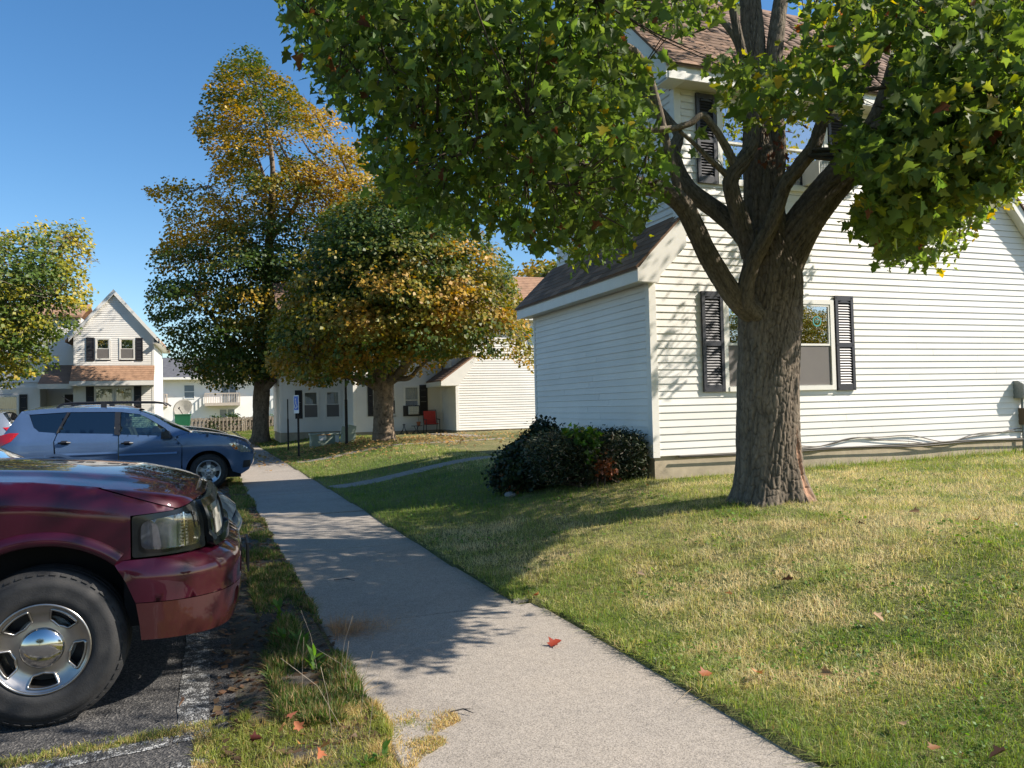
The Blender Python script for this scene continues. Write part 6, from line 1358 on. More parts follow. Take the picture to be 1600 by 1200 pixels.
def wheel(root, cx, cy, cz, R, rim, width, style, side=-1):
    """tyre, rim with real openings, hub cap; side -1 faces -y. The wheel is a part; tyre and rim are its own sub-parts"""
    o = np.array([cx, cy, cz]); ax = (0, side, 0)
    h = width / 2; s = R - rim
    prof = [(rim * .98, -h * .8), (rim + s * .3, -h * .98), (rim + s * .75, -h), (R - .022, -h * .86), (R - .006, -h * .7), (R, -h * .45), (R, -h * .12), (R - .012, -h * .1), (R - .012, -h * .04), (R, -h * .02), (R, h * .3), (R - .012, h * .32), (R - .012, h * .38), (R, h * .4), (R - .002, h * .68), (R - .012, h * .82), (R - .035, h * .93), (R - .045, h * .955), (rim + s * .72, h * .99), (rim + s * .5, h * 1.0), (rim + s * .28, h * .97), (rim + s * .22, h * .985), (rim + s * .10, h * .94), (rim * 1.0, h * .88), (rim * .98, h * .8)]
    ty = MB().lathe(prof, o, ax, 72).build('wheel', M['rubber'], root, local=True, smooth=True)
    tb = MB(); nb = 46 if style == 'truck' else 30                 # shoulder tread blocks
    for i in range(nb):
        a = 2 * math.pi * (i + .1) / nb; a2 = 2 * math.pi * (i + .68) / nb
        P = []
        for r_, hh in ((R - .026, h * .925), (R - .008, h * .74)):
            for aa in (a, a2):
                for off in (0, 0.0025): P.append(o + np.array([(r_ + off) * math.cos(aa), side * (hh + off * .6), (r_ + off) * math.sin(aa)]))
        tb.add(P, [(0, 2, 3, 1), (4, 5, 7, 6), (1, 3, 7, 5), (0, 1, 5, 4), (2, 6, 7, 3)])
    tb.build('tread', M['rubber'], ty, local=True)['kind'] = 'stuff'
    def rp(r, a, d): return o + np.array([r * math.cos(a), side * d, r * math.sin(a)])
    bar = MB().lathe([(rim * 1.0, h * .90), (rim * .985, h * .93), (rim * .955, h * .93), (rim * .94, h * .86), (rim * .90, h * .60), (rim * .86, h * .1), (rim * .84, -h * .7)], o, ax, 60)
    mt = M['alloy'] if style == 'truck' else M['silver_wheel']
    bar.build('rim', mt, ty, local=True, smooth=True)
    holes = []
    if style == 'truck':
        for k in range(5):
            a0 = math.radians(90 - 12 + 72 * k + 36 + 14); hw = math.radians(21)
            pts = [((rim * .87) * math.cos(a0 + t), (rim * .87) * math.sin(a0 + t)) for t in np.linspace(-hw, hw, 9)] + [((rim * .55 + rim * .08 * abs(t) / hw) * math.cos(a0 + t), (rim * .55 + rim * .08 * abs(t) / hw) * math.sin(a0 + t)) for t in np.linspace(hw * .95, -hw * .95, 7)]
            holes.append(rounded(pts, 0.022, 3))
    else:
        for k in range(5):
            a0 = math.radians(54 + 72 * k); hw = math.radians(20)
            pts = [(rim * .90 * math.cos(a0 + t), rim * .90 * math.sin(a0 + t)) for t in np.linspace(-hw * 1.15, hw * 1.15, 7)] + [(rim * .36 * math.cos(a0 + t), rim * .36 * math.sin(a0 + t)) for t in np.linspace(hw * .8, -hw * .8, 3)]
            holes.append(pts)
    def hof(u, v, ins):
        r = np.hypot(u, v) / rim
        d = h * np.interp(r, [0, .3, .45, .6, .8, .93, 1], [.66, .66, .64, .60, .70, .86, .88])
        if style == 'truck':                            # dished pockets round the openings
            pass
        return np.stack([o[0] + u, o[1] + side * (d - ins), o[2] + v], -1)
    panel('rim_face', arc(0, 0, rim * .945, 0, 352, 60), hof, mt, ty, step=rim * .09, holes=holes, lip=0.05, edge=rim * .05)
    MB().lathe([(rim * .84, -h * .1), (rim * .3, -h * .12), (0, -h * .12)], o, ax, 32).build('brake_drum', M['black_plastic'], ty, local=True)
    MB().lathe([(rim * .62, -h * .05), (rim * .62, h * .05), (rim * .2, h * .07)], o, ax, 32).build('brake_disc', M['grey_metal'], ty, local=True)
    if style == 'truck':
        MB().lathe([(rim * .45, h * .62), (rim * .44, h * .74), (rim * .40, h * .80), (rim * .25, h * .90), (rim * .1, h * .94), (0, h * .95)], o, ax, 40).build('hub_cap', M['chrome'], ty, local=True, smooth=True)
        ridge = MB()                                    # raised edges beside the spokes
        for hh in holes:
            pts = [o + np.array([u * 1.0, side * h * (np.interp(math.hypot(u, v) / rim, [0, .45, .6, .8, .93], [.66, .64, .60, .70, .86]) + .02), v]) for u, v in hh]; ridge.tube(pts + pts[:1], 0.0065, 5, False)
        ridge.build('spoke_edges', mt, ty, local=True, smooth=True)
    else:
        MB().lathe([(rim * .20, h * .60), (rim * .19, h * .70), (rim * .08, h * .74), (0, h * .74)], o, ax, 24).build('hub_cap', M['silver_wheel'], ty, local=True, smooth=True)
        lg = MB()
        for k in range(5):
            a = math.radians(90 + 72 * k); lg.lathe([(0, h * .6), (.012, h * .6), (.012, h * .68), (0, h * .68)], rp(rim * .28, a, 0), ax, 8)
        lg.build('lug_nuts', M['black_plastic'], ty, local=True)
    return ty

# ---- the maroon pickup in the foreground
TX, TY = 0.0, 5.4
TR = empty('pickup_truck', (TX, TY, LOT_Z), 'dark maroon pickup truck nosed up to the sidewalk, cut by the left edge', 'truck')
XS, TIP, NE = -0.60, -0.02, 3.5
tt = np.linspace(0, 1, 400) ** 1.0
yy_ = np.concatenate([np.linspace(1.0, 0.90, 120), np.linspace(0.90, 0, 280)[1:]])
xx_ = XS + (TIP - XS) * np.maximum(0, 1 - yy_ ** NE) ** (1 / NE)
Cv = np.stack([xx_, -yy_], 1); dl = np.concatenate([[0], np.cumsum(np.hypot(*np.diff(Cv, axis=0).T))]); SA = XS + dl; SMAX = SA[-1]
tn = np.gradient(Cv, axis=0); tn /= np.linalg.norm(tn, axis=1)[:, None]; NX, NY = -tn[:, 1] * -1, tn[:, 0] * -1   # outward normal
def plan(s):
    s = np.asarray(s, float)
    x = np.where(s < XS, s, np.interp(s, SA, Cv[:, 0])); y = np.where(s < XS, -1.0, np.interp(s, SA, Cv[:, 1]))
    nx = np.where(s < XS, 0, np.interp(s, SA, tn[:, 1] * -1 * -1)); ny = np.where(s < XS, -1, np.interp(s, SA, -tn[:, 0]))
    return x, y, nx, ny
def s_at_y(y): return float(np.interp(-abs(y), Cv[:, 1], SA))
def ZS(s): return np.interp(s, [-1.9, -1.4, -.9, -.45, -.2, 0.05, SMAX], [1.215, 1.205, 1.175, 1.112, 1.075, 1.052, 1.05]) - LOT_Z
GZ = -LOT_Z
def upper(s, z, ins):
    x, y, nx, ny = plan(s); zs = ZS(s)
    t = np.clip((z - (zs - 0.15)) / 0.15, 0, 1); i = 0.085 * (1 - np.sqrt(np.maximum(0, 1 - t * t))) + 0.012 * np.clip((0.95 + GZ - z) / .4, -0.3, 1) * np.clip((-0.5 - s) / .3, 0, 1) + ins
    lean = 0.05 * np.clip((z - 0.78 - GZ) / .3, 0, 1) * np.clip((s + .2) / .3, 0, 1)
    i = i + lean
    return np.stack([x - nx * i, y - ny * i, z], -1)
def bump_surf(s, z, ins):
    x, y, nx, ny = plan(s); zz = z - GZ
    o = np.interp(zz, [.30, .36, .45, .553, .558, .62, .68, .72, .75, .765], [.055, .075, .092, .100, .094, .10, .098, .085, .055, .0]); g = np.interp(s, [-.6, -.35, -.05, .3], [.12, .45, .95, 1.15])
    dip = 0.010 * np.exp(-((zz - .695) / .014) ** 2)
    i = ins - o * g + dip
    return np.stack([x - nx * i, y - ny * i, z], -1)
AC = (-0.855, 0.36 + GZ, 0.52)
SB = -1.72                                              # front door shut line
arch = arc(AC[0], AC[1], AC[2], 51, 168, 34)
fz = lambda z: z + GZ
CUT = lambda s: float(np.interp(s, [-.62, -.225], [float(ZS(-.62)), fz(1.002)]))
fender = arch + [(SB, fz(.47)), (SB, fz(.9))] + [(s, float(ZS(s))) for s in np.linspace(SB, -.62, 14)] + [(s, CUT(s)) for s in np.linspace(-.6, -.235, 10)] + [(s, fz(np.interp(s, [-.452, -.25], [.990, 1.000]))) for s in np.linspace(-.245, -.452, 6)] + [(-.452, fz(.772))]
panel('fender', fender, upper, M['maroon'], TR, step=0.045, mirror=True, edge=0.025)
# wheel-arch flare
G = []
for a in np.linspace(50, 172, 50):
    row = []
    for rr_, oo in ((.0, .03), (.0, -.012), (.010, -.024), (.030, -.026), (.052, -.018), (.068, -.004), (.072, .004)):
        r_ = AC[2] - .012 + rr_; s = AC[0] + r_ * math.cos(math.radians(a)); z = AC[1] + r_ * math.sin(math.radians(a)); row.append(upper(np.array([s]), np.array([z]), np.array([oo]))[0])
    G.append(row)
G = np.array(G)
for sg in (1, -1): grid_surf('arch_flare', G * np.array([1, sg, 1]), M['maroon'], TR)
# wheel well
for sg in (1, -1):
    G = np.array([[(AC[0] + r_ * math.cos(t), sg * y, AC[1] + r_ * math.sin(t)) for r_, y in ((AC[2] - .005, -.985), (AC[2] + .03, -.93), (AC[2] + .03, -.55), (.1, -.53))] for t in np.linspace(.12, 3.0, 30)]); grid_surf('wheel_well', G, M['dark'], TR)
ub = MB(); ub.box((-5.2, -.5, .35), (-.4, .5, .62)); ub.box((-1.9, -.6, .5), (-.3, .6, .95)); ub.tube([(-.855, -.9, .38), (-.855, .9, .38)], .05); ub.box((-.5, -.85, .42), (-.12, .85, .72)); ub.build('underbody', M['dark'], TR, local=True)
# hood with its rolled front lip
ss = np.concatenate([np.linspace(-1.36, -.62, 22), np.linspace(-.6, SMAX - 0.01, 60)])
def hood_pt(s, k, ins=0.0):
    x, y, nx, ny = plan(s); e = upper(np.array([s]), np.array([ZS(s)]), np.array([0.0]))[0]
    zc = np.interp(e[0], [-1.6, -1.2, -.8, -.5, -.3, -.18, -.10, -.02], [1.245, 1.235, 1.212, 1.178, 1.140, 1.105, 1.078, 1.052]) + GZ
    zc = max(zc, e[2]); kk = 1 - k ** 2.2
    bulge = 0.014 * float(sstep((0.80 - k) / 0.12)) * float(sstep((-0.22 - e[0]) / .35))
    return np.array([e[0] - 0.12 * (1 - k * k) * float(sstep((-1.0 - e[0]) / .3)) * 0, e[1] * k, e[2] + (zc - e[2]) * kk + bulge - ins])
rows = []
for s in ss:
    row = []
    if s > -.615:                                       # lip above headlight and grille
        top = float(ZS(s)); lo_z = max(fz(np.interp(s, [-.452, -.25, -.05, .2], [.992, 1.003, 1.03, 1.034])), CUT(s) + .006 if s < -.225 else 0)
        for z in np.linspace(lo_z, top, 7)[:-1]: row.append(upper(np.array([s]), np.array([z]), np.array([0.0]))[0])
    else:
        e = hood_pt(s, 1.0); row = [e + np.array([0, 0.006, -.012])] * 6
    for k in np.concatenate([[1.0, .985], np.linspace(.95, 0, 22)]): row.append(hood_pt(s, k) + np.array([0, 0.006 if s <= -.615 and k > .9 else 0, 0]))
    rows.append(row)
G = np.array(rows); G2 = np.concatenate([G, (G[:, ::-1] * np.array([1, -1, 1]))[:, 1:]], 1)
grid_surf('hood', G2, M['maroon'], TR)
# headlights
s1 = s_at_y(0.775); HT = lambda s: fz(np.interp(s, [-.452, -.25, -.05, .2], [.985, .997, 1.024, 1.028]))
bez = [(s, fz(.776)) for s in np.linspace(-.445, s1, 14)] + [(s, float(HT(s))) for s in np.linspace(s1 + .012, -.445, 14)]
bez = rounded(bez, 0.03, 4)
la, lb = -.405, s1 - 0.052
lens = rounded([(la, fz(.818)), (la + .10, fz(.808)), ((la + lb) / 2 + .08, fz(.806)), (lb - .02, fz(.812)), (lb, fz(.86)), (lb - .005, fz(.955)), (lb - .06, fz(.985)), ((la + lb) / 2, fz(.975)), (la + .02, fz(.958)), (la, fz(.93))], .035, 5)
panel('headlight_bezel', bez, lambda s, z, i: upper(s, z, i + .004), M['gloss_black'], TR, step=0.03, holes=[lens], lip=0.03, edge=.014, mirror=True)
def recess(s, z, i): return upper(s, z, i + .05 + .03 * np.cos((s - la) * 16))
mid = la + (lb - la) * .62
hl = panel('headlight', [p for p in lens], lambda s, z, i: upper(s, z, i - .004 - .010 * np.clip(1 - ((s - (la + lb) / 2) / (lb - la) * 2) ** 4, 0, 1)), M['lens'], TR, step=0.025, lip=0.0, edge=.012, mirror=True)
for o_, sg in zip(hl, (1, -1)):
    def mk(nm, poly, off, mt):
        for q in panel(nm, poly, lambda s, z, i: recess(s, z, i + off) * np.array([1, sg, 1]), mt, o_, step=0.03, lip=0): pass
    mk('turn_signal', [(la - .01, fz(.80)), (mid, fz(.80)), (mid, fz(.99)), (la - .01, fz(.99))], 0.0, M['reflector_dark']); mk('reflector', [(mid, fz(.80)), (lb + .01, fz(.80)), (lb + .01, fz(.995)), (mid, fz(.995))], 0.0, M['reflector'])
    for k in range(9):
        z = .825 + k * .017; mk('rib', [(mid - .012, fz(z)), (mid + .05, fz(z + .003)), (mid + .05, fz(z + .011)), (mid - .012, fz(z + .008))], -.02, M['chrome'])
    mk('divider', [(mid - .006, fz(.81)), (mid + .006, fz(.81)), (mid + .002, fz(.985)), (mid - .008, fz(.985))], -.035, M['chrome'])
# grille: frame and a mesh of crossing bars
SC = SMAX
g0 = s1 + .006
fr_out = [(g0, fz(.79)), (g0 + .02, fz(.775)), (SC, fz(.775)), (SC, fz(1.022)), (g0 + .02, fz(1.022)), (g0, fz(1.0))]
fr_in = [(g0 + .05, fz(.825)), (g0 + .06, fz(.815)), (SC - .01, fz(.815)), (SC - .01, fz(.985)), (g0 + .06, fz(.985)), (g0 + .045, fz(.97))]
panel('grille_frame', fr_out, lambda s, z, i: upper(s, z, i - .022 - 0.02 * (z < fz(.83))), M['gloss_black'], TR, step=0.03, holes=[fr_in], lip=.04, edge=.015, mirror=True)
panel('grille_back', fr_in, lambda s, z, i: upper(s, z, i + .03), M['dark'], TR, step=0.05, lip=0, mirror=True)
for sg in (1, -1):
    mb = MB(); L = SC - g0 - .06
    for k in range(-12, int(L / .022) + 2):
        for d in (1, -1):
            pts = []
            for t in np.linspace(0, 1, 5):
                s = g0 + .055 + k * .022 + (t * .17 if d > 0 else (1 - t) * .17) * .62; z = fz(.815 + .17 * t)
                if g0 + .048 < s < SC - .005: pts.append(upper(np.array([s]), np.array([z]), np.array([-.002 if d > 0 else .001]))[0] * np.array([1, sg, 1]))
            if len(pts) > 1: mb.tube(pts, 0.0048, 4, False)
    mb.build('grille_mesh', M['chrome'], TR, local=True)
# bumper in two pieces with fog-lamp and tow-hook openings
bl = lambda s: fz(np.interp(s, [-.45, -.2, .1, .4], [.37, .355, .33, .32]))
up_b = [(-.532, fz(.764)), (-.472, fz(.66)), (-.432, fz(.558))] + [(s, fz(np.interp(s, [-.43, .2], [.557, .535]))) for s in np.linspace(-.42, SC, 20)] + [(s, fz(.766)) for s in np.linspace(SC, -.53, 30)]
sf_ = s_at_y(.62)
tow = rounded([(sf_ + .13, fz(.56)), (sf_ + .23, fz(.56)), (sf_ + .23, fz(.66)), (sf_ + .13, fz(.66))], .03)
panel('bumper', up_b, bump_surf, M['maroon'], TR, step=0.04, lip=.02, edge=.02, mirror=True, holes=[tow])
low_b = [(-.430, fz(.553)), (-.415, fz(.45))] + [(s, float(bl(s))) for s in np.linspace(-.408, SC, 20)] + [(s, fz(np.interp(s, [-.43, .2], [.553, .531]))) for s in np.linspace(SC, -.42, 20)]
fog = rounded([(sf_ - .005, fz(.405)), (sf_ + .10, fz(.40)), (sf_ + .10, fz(.505)), (sf_ - .005, fz(.505))], .05, 5)
panel('lower_valance', low_b, bump_surf, M['maroon_low'], TR, step=0.04, holes=[fog], lip=.03, edge=.02, mirror=True)
for sg in (1, -1):
    for nm, pl_, off, mt in (('fog_light_recess', fog, .035, M['maroon_low']), ('tow_hook_recess', tow, .05, M['dark'])): panel(nm, pl_, lambda s, z, i: bump_surf(s, z, i + off) * np.array([1, sg, 1]), mt, TR, step=.03, lip=0)
# the rest of the truck: cab, glass, bed (out of the frame)
ln = [(SB - .008, fz(.47)), (-2.95, fz(.47)), (-2.95, fz(1.22)), (SB - .008, fz(1.215))]
side = lambda s, z, i: np.stack([s, -1 + .012 + i + .30 * np.clip(z - fz(1.17), 0, 2) + .02 * np.clip(fz(.9) - z, 0, 1), z], -1)
dr_ = panel('door', ln, side, M['maroon'], TR, step=.08, mirror=True)
for o_, sg in zip(dr_, (1, -1)): MB().box((-2.85, sg * -1.0, fz(1.0)), (-2.65, sg * -1.02, fz(1.05))).build('handle', M['black_plastic'], o_, local=True)
ar = arc(-4.30, AC[1], .5, 12, 168, 20)
panel('bed_side', ar + [(-5.5, fz(.5)), (-5.5, fz(1.25)), (-2.96, fz(1.25)), (-2.96, fz(.47))], side, M['maroon'], TR, step=.1, mirror=True)
wg = [(-1.82, fz(1.25)), (-2.92, fz(1.25)), (-2.85, fz(1.74)), (-2.42, fz(1.74))]
panel('side_window', wg, lambda s, z, i: side(s, z, i + .015), M['tint'], TR, step=.1, lip=0, mirror=True)
hd = MB()
for sg in (1, -1):
    yb = lambda z: sg * (-1 + .012 + .30 * max(0, z - fz(1.17)))
    for p, q in (((-1.60, fz(1.22)), (-2.36, fz(1.76))), ((-2.36, fz(1.77)), (-3.0, fz(1.77))), ((-2.92, fz(1.22)), (-2.92, fz(1.77)))): hd.tube([(p[0], yb(p[1]), p[1]), (q[0], yb(q[1]), q[1])], .035, 6)
hd.build('cab_pillar', M['maroon'], TR, local=True)
G = [[(-1.60 + .17 * (1 - y * y) - t * .76 - .02 * y * y, y * (.985 - .16 * t), fz(1.215 + .55 * t + .02 * (1 - y * y))) for y in np.linspace(-1, 1, 17)] for t in np.linspace(0, 1, 8)]; grid_surf('windshield', G, M['autoglass'], TR)
G = [[(x, y * .82, fz(1.765 + .035 * (1 - y * y))) for y in np.linspace(-1, 1, 9)] for x in np.linspace(-2.3, -3.05, 6)]; grid_surf('roof', G, M['maroon'], TR)
cab = MB(); cab.box((-2.95, -.9, fz(.5)), (-2.9, .9, fz(1.7))); cab.box((-2.9, -.9, fz(.5)), (-1.8, .9, fz(.62))); cab.box((-1.78, -.85, fz(.7)), (-1.6, .85, fz(1.16))); cab.box((-5.4, -.9, fz(.6)), (-3.0, .9, fz(.75))); cab.box((-5.5, -.95, fz(.55)), (-5.4, .95, fz(1.25))); cab.build('cab_interior', M['seat'], TR, local=True)
for y in (-.45, .45): cab = MB(); cab.box((-2.75, y - .27, fz(.62)), (-2.25, y + .27, fz(.95))); cab.hexa([(-2.78, y - .27, fz(.95)), (-2.6, y - .27, fz(.95)), (-2.6, y + .27, fz(.95)), (-2.78, y + .27, fz(.95)), (-2.88, y - .24, fz(1.5)), (-2.76, y - .24, fz(1.5)), (-2.76, y + .24, fz(1.5)), (-2.88, y + .24, fz(1.5))]); cab.build('seat', M['seat'], TR, local=True)
G = [[(-1.37 - t * .2 + .15 * (1 - y * y) * t, y * .93, fz(1.225 - .012 * t + .02 * (1 - y * y))) for y in np.linspace(-1, 1, 13)] for t in np.linspace(0, 1, 4)]; grid_surf('cowl', G, M['black_plastic'], TR)
for y0_, y1_ in ((.55, -.15), (-.2, -.80)):
    wp = MB(); wp.tube([(-1.47, y0_, fz(1.245)), (-1.50, y0_ - .1, fz(1.30)), (-1.56, (y0_ + y1_) / 2, fz(1.305)), (-1.57, y1_, fz(1.295))], .011, 6); wp.tube([(-1.54, y0_ - .2, fz(1.285)), (-1.60, y1_ - .05, fz(1.285))], .009, 5); wp.build('wiper', M['black_plastic'], TR, local=True)
for sg in (-1, 1): MB().box((-1.95, sg * 1.0, fz(1.2)), (-1.83, sg * 1.24, fz(1.42))).build('mirror', M['black_plastic'], TR, local=True)
# licence plate frame on the nose, seen edge-on
MB().box((.125, -.18, fz(.50)), (.138, .18, fz(.68))).build('plate_frame', M['black_plastic'], TR, local=True)
for x in (-.855, -4.30):
    for sg in (-1, 1): wheel(TR, x, sg * .855, .365 + .02, .385, .222, .27, 'truck', sg)

# ---- other cars: one builder, outlines in (x along from the nose, z)
def car(name, label, loc, spec, pt, rz=0.0, W=1.80, group='parked cars', lowglass='tint'):
    root = empty(name, loc, label, 'car', group, rz); hw = W / 2; L = spec['L']; belt = spec['belt']
    def fn(s, z, i):
        ins = spec.get('tumble', .30) * np.clip(z - belt, 0, 2) + .22 * np.clip((s + .55) / .55, 0, 1) ** 2.4 + .16 * np.clip((-L + .45 - s) / .45, 0, 1) ** 2 + .05 * np.clip((.45 - z) / .3, 0, 1) + .012 * np.exp(-((z - spec['mould']) / .05) ** 2) * 0 - .02 * np.exp(-((z - belt + .22) / .16) ** 2) + i
        return np.stack([s, -hw + ins, z], -1)
    mp = M[pt]
    for nm, poly in spec['panels']: 
        for o in panel(nm, poly, fn, mp, root, step=.06, lip=.012, edge=.025, mirror=True): pass
    for nm, poly, mt in spec['glass']: panel(nm, poly, lambda s, z, i: fn(s, z, i + .022), M[mt], root, step=.08, lip=0, mirror=True)
    for nm, poly, mt in spec.get('lamps', []): panel(nm, poly, lambda s, z, i: fn(s, z, i - .006), M[mt], root, step=.05, lip=.02, mirror=True)
    for nm, poly, mt in spec.get('trim', []): panel(nm, poly, lambda s, z, i: fn(s, z, i - .020), M[mt], root, step=.035, lip=.03, mirror=True)
    for x, z in spec.get('handles', []):
        for sg in (1, -1):
            y = sg * (-hw - .02); MB().tube([(x - .10, y, z), (x - .04, y - sg * .03, z + .006), (x + .04, y - sg * .03, z + .006), (x + .10, y, z)], .016, 6).tube([(x - .05, y + sg * .012, z), (x + .05, y + sg * .012, z)], .04, 8).build('door_handle', M['black_plastic'], root, local=True)
    mx, mz = spec['mirror']
    for sg in (1, -1): MB().hexa([(mx - .09, sg * (-hw - .02), mz - .08), (mx + .10, sg * (-hw - .02), mz - .06), (mx + .07, sg * (-hw - .22), mz - .06), (mx - .10, sg * (-hw - .22), mz - .08), (mx - .09, sg * (-hw - .02), mz + .06), (mx + .04, sg * (-hw - .02), mz + .08), (mx + .03, sg * (-hw - .21), mz + .08), (mx - .09, sg * (-hw - .22), mz + .06)]).build('mirror', M['black_plastic'], root, local=True)
    nT = 15
    for nm, pts, mt, crown in spec['spine']:
        pts = dens(pts, .06)[:-1 if False else None]; pts = [p for p in pts]
        G = []
        for x, z in pts:
            y0 = fn(np.array([x]), np.array([z]), np.array([0.0]))[0, 1]; k = crown
            G.append([(x + .05 * (1 - (t * t)) * np.clip((x + .6) / .6, 0, 1), y0 * -t, z + k * (1 - abs(t) ** 2.5)) for t in np.linspace(-1, 1, nT)])
        grid_surf(nm, G, mp if mt == 'paint' else M[mt], root)
    for x in spec['wheels']:
        for sg in (-1, 1):
            wheel(root, x, sg * (hw - .10), spec['R'], spec['R'], spec['rim'], .21, 'car', sg)
            r_ = spec['AR']; G = np.array([[(x + r * math.cos(t), sg * -y * -1, spec['R'] + r * math.sin(t)) for r, y in ((r_ + .01, hw - .02), (r_ + .03, hw - .5), (.1, hw - .52))] for t in np.linspace(.05, 3.09, 24)]); grid_surf('wheel_well', G, M['dark'], root)
    b = MB(); b.box((-L + .15, -hw + .12, .22), (-.25, hw - .12, .40)); b.box((-.95, -hw + .25, .4), (-.2, hw - .25, .72)); b.build('underbody', M['dark'], root, local=True)
    for sx in spec['seats']:
        for sy in (-.38, .38): b = MB(); b.box((sx - .25, sy - .24, .42), (sx + .28, sy + .24, .72)); b.hexa([(sx - .32, sy - .24, .72), (sx - .18, sy - .24, .72), (sx - .18, sy + .24, .72), (sx - .32, sy + .24, .72), (sx - .48, sy - .2, 1.28), (sx - .38, sy - .2, 1.28), (sx - .38, sy + .2, 1.28), (sx - .48, sy + .2, 1.28)]); b.box((sx - .52, sy - .12, 1.30), (sx - .42, sy + .12, 1.48)); b.build('seat', M['seat'], root, local=True)
    dz_ = MB(); x = spec['dash']; dz_.hexa([(x - .3, -hw + .16, .7), (x + .25, -hw + .16, .7), (x + .25, hw - .16, .7), (x - .3, hw - .16, .7), (x - .22, -hw + .2, belt - .04), (x + .2, -hw + .2, belt - .06), (x + .2, hw - .2, belt - .06), (x - .22, hw - .2, belt - .04)]); dz_.build('dashboard', M['seat'], root, local=True)
    for y0_, y1_ in ((.5, -.1), (-.1, -.6)): MB().tube([(x + .33, y0_, belt - .0), (x + .20, (y0_ + y1_) / 2, belt + .05), (x + .20, y1_, belt + .05)], .012, 5).build('wiper', M['black_plastic'], root, local=True)
    return root
RX, RY = 0.56, 16.72                                    # nose and near side of the blue car
def U(px, py):
    p = atY(px, py, RY + .02); return (p[0] - RX, p[2] - LOT_Z)
A1 = (-0.86, 0.355, 0.43); A2 = (-3.52, 0.355, 0.43)
bz = .26
P_ = dict(
    hood_front=U(386, 691), cowl=U(296, 676))
fa_ = arc(A1[0], A1[1], A1[2], 8, 172, 22)
nose = [U(394, 701), U(398, 709), U(400, 716)]
fend = [(A1[0] + .45, bz + .08)] + [(-.24, bz + .02), (-.10, .36), (-.02, .50), (0.0, .66), (-.02, .74), (-.08, .83), U(384, 691)] + [U(367, 685), U(342, 680.5), U(318, 678), U(296, 676)] + [U(272, 683), U(285, 696), (U(285, 720)[0], .45), (U(285, 720)[0], bz + .06)] + fa_[::-1]
hl_ = [U(357.5, 692.8), U(367, 691.5), U(384, 697), U(393, 706), U(377, 706.5), U(367, 701)]
fdoor = [(U(284, 720)[0] - .012, bz + .06), (U(284, 720)[0] - .012, .45), (U(284, 696)[0], U(284, 696)[1]), (U(271, 683)[0], U(271, 683)[1] - .0), U(256, 681), U(186, 679), (U(186, 679)[0], bz + .06)]
xb = U(184.5, 679)[0]
rdoor = [(xb, bz + .06), (xb, U(184, 678)[1]), U(90, 677), U(85, 690), (U(88, 705)[0], .72)] + arc(A2[0], A2[1], A2[2] + .03, 40, 12, 6) + [(A2[0] + .46, bz + .06)]
qt = [U(88.5, 677), U(60, 675), U(51, 668), U(43, 648), U(104, 644.5), U(107, 643.5), U(150, 637.5), U(100, 638), U(60, 640), U(31, 643), U(12, 668), U(-12, 700), (-4.50, .62), (-4.48, bz + .1), (-4.2, bz + .06)] + arc(A2[0], A2[1], A2[2], 188, 44, 24)[0:] + [(U(86, 705)[0] - .01, .72), U(83.5, 690)]
qt[6:7] = []
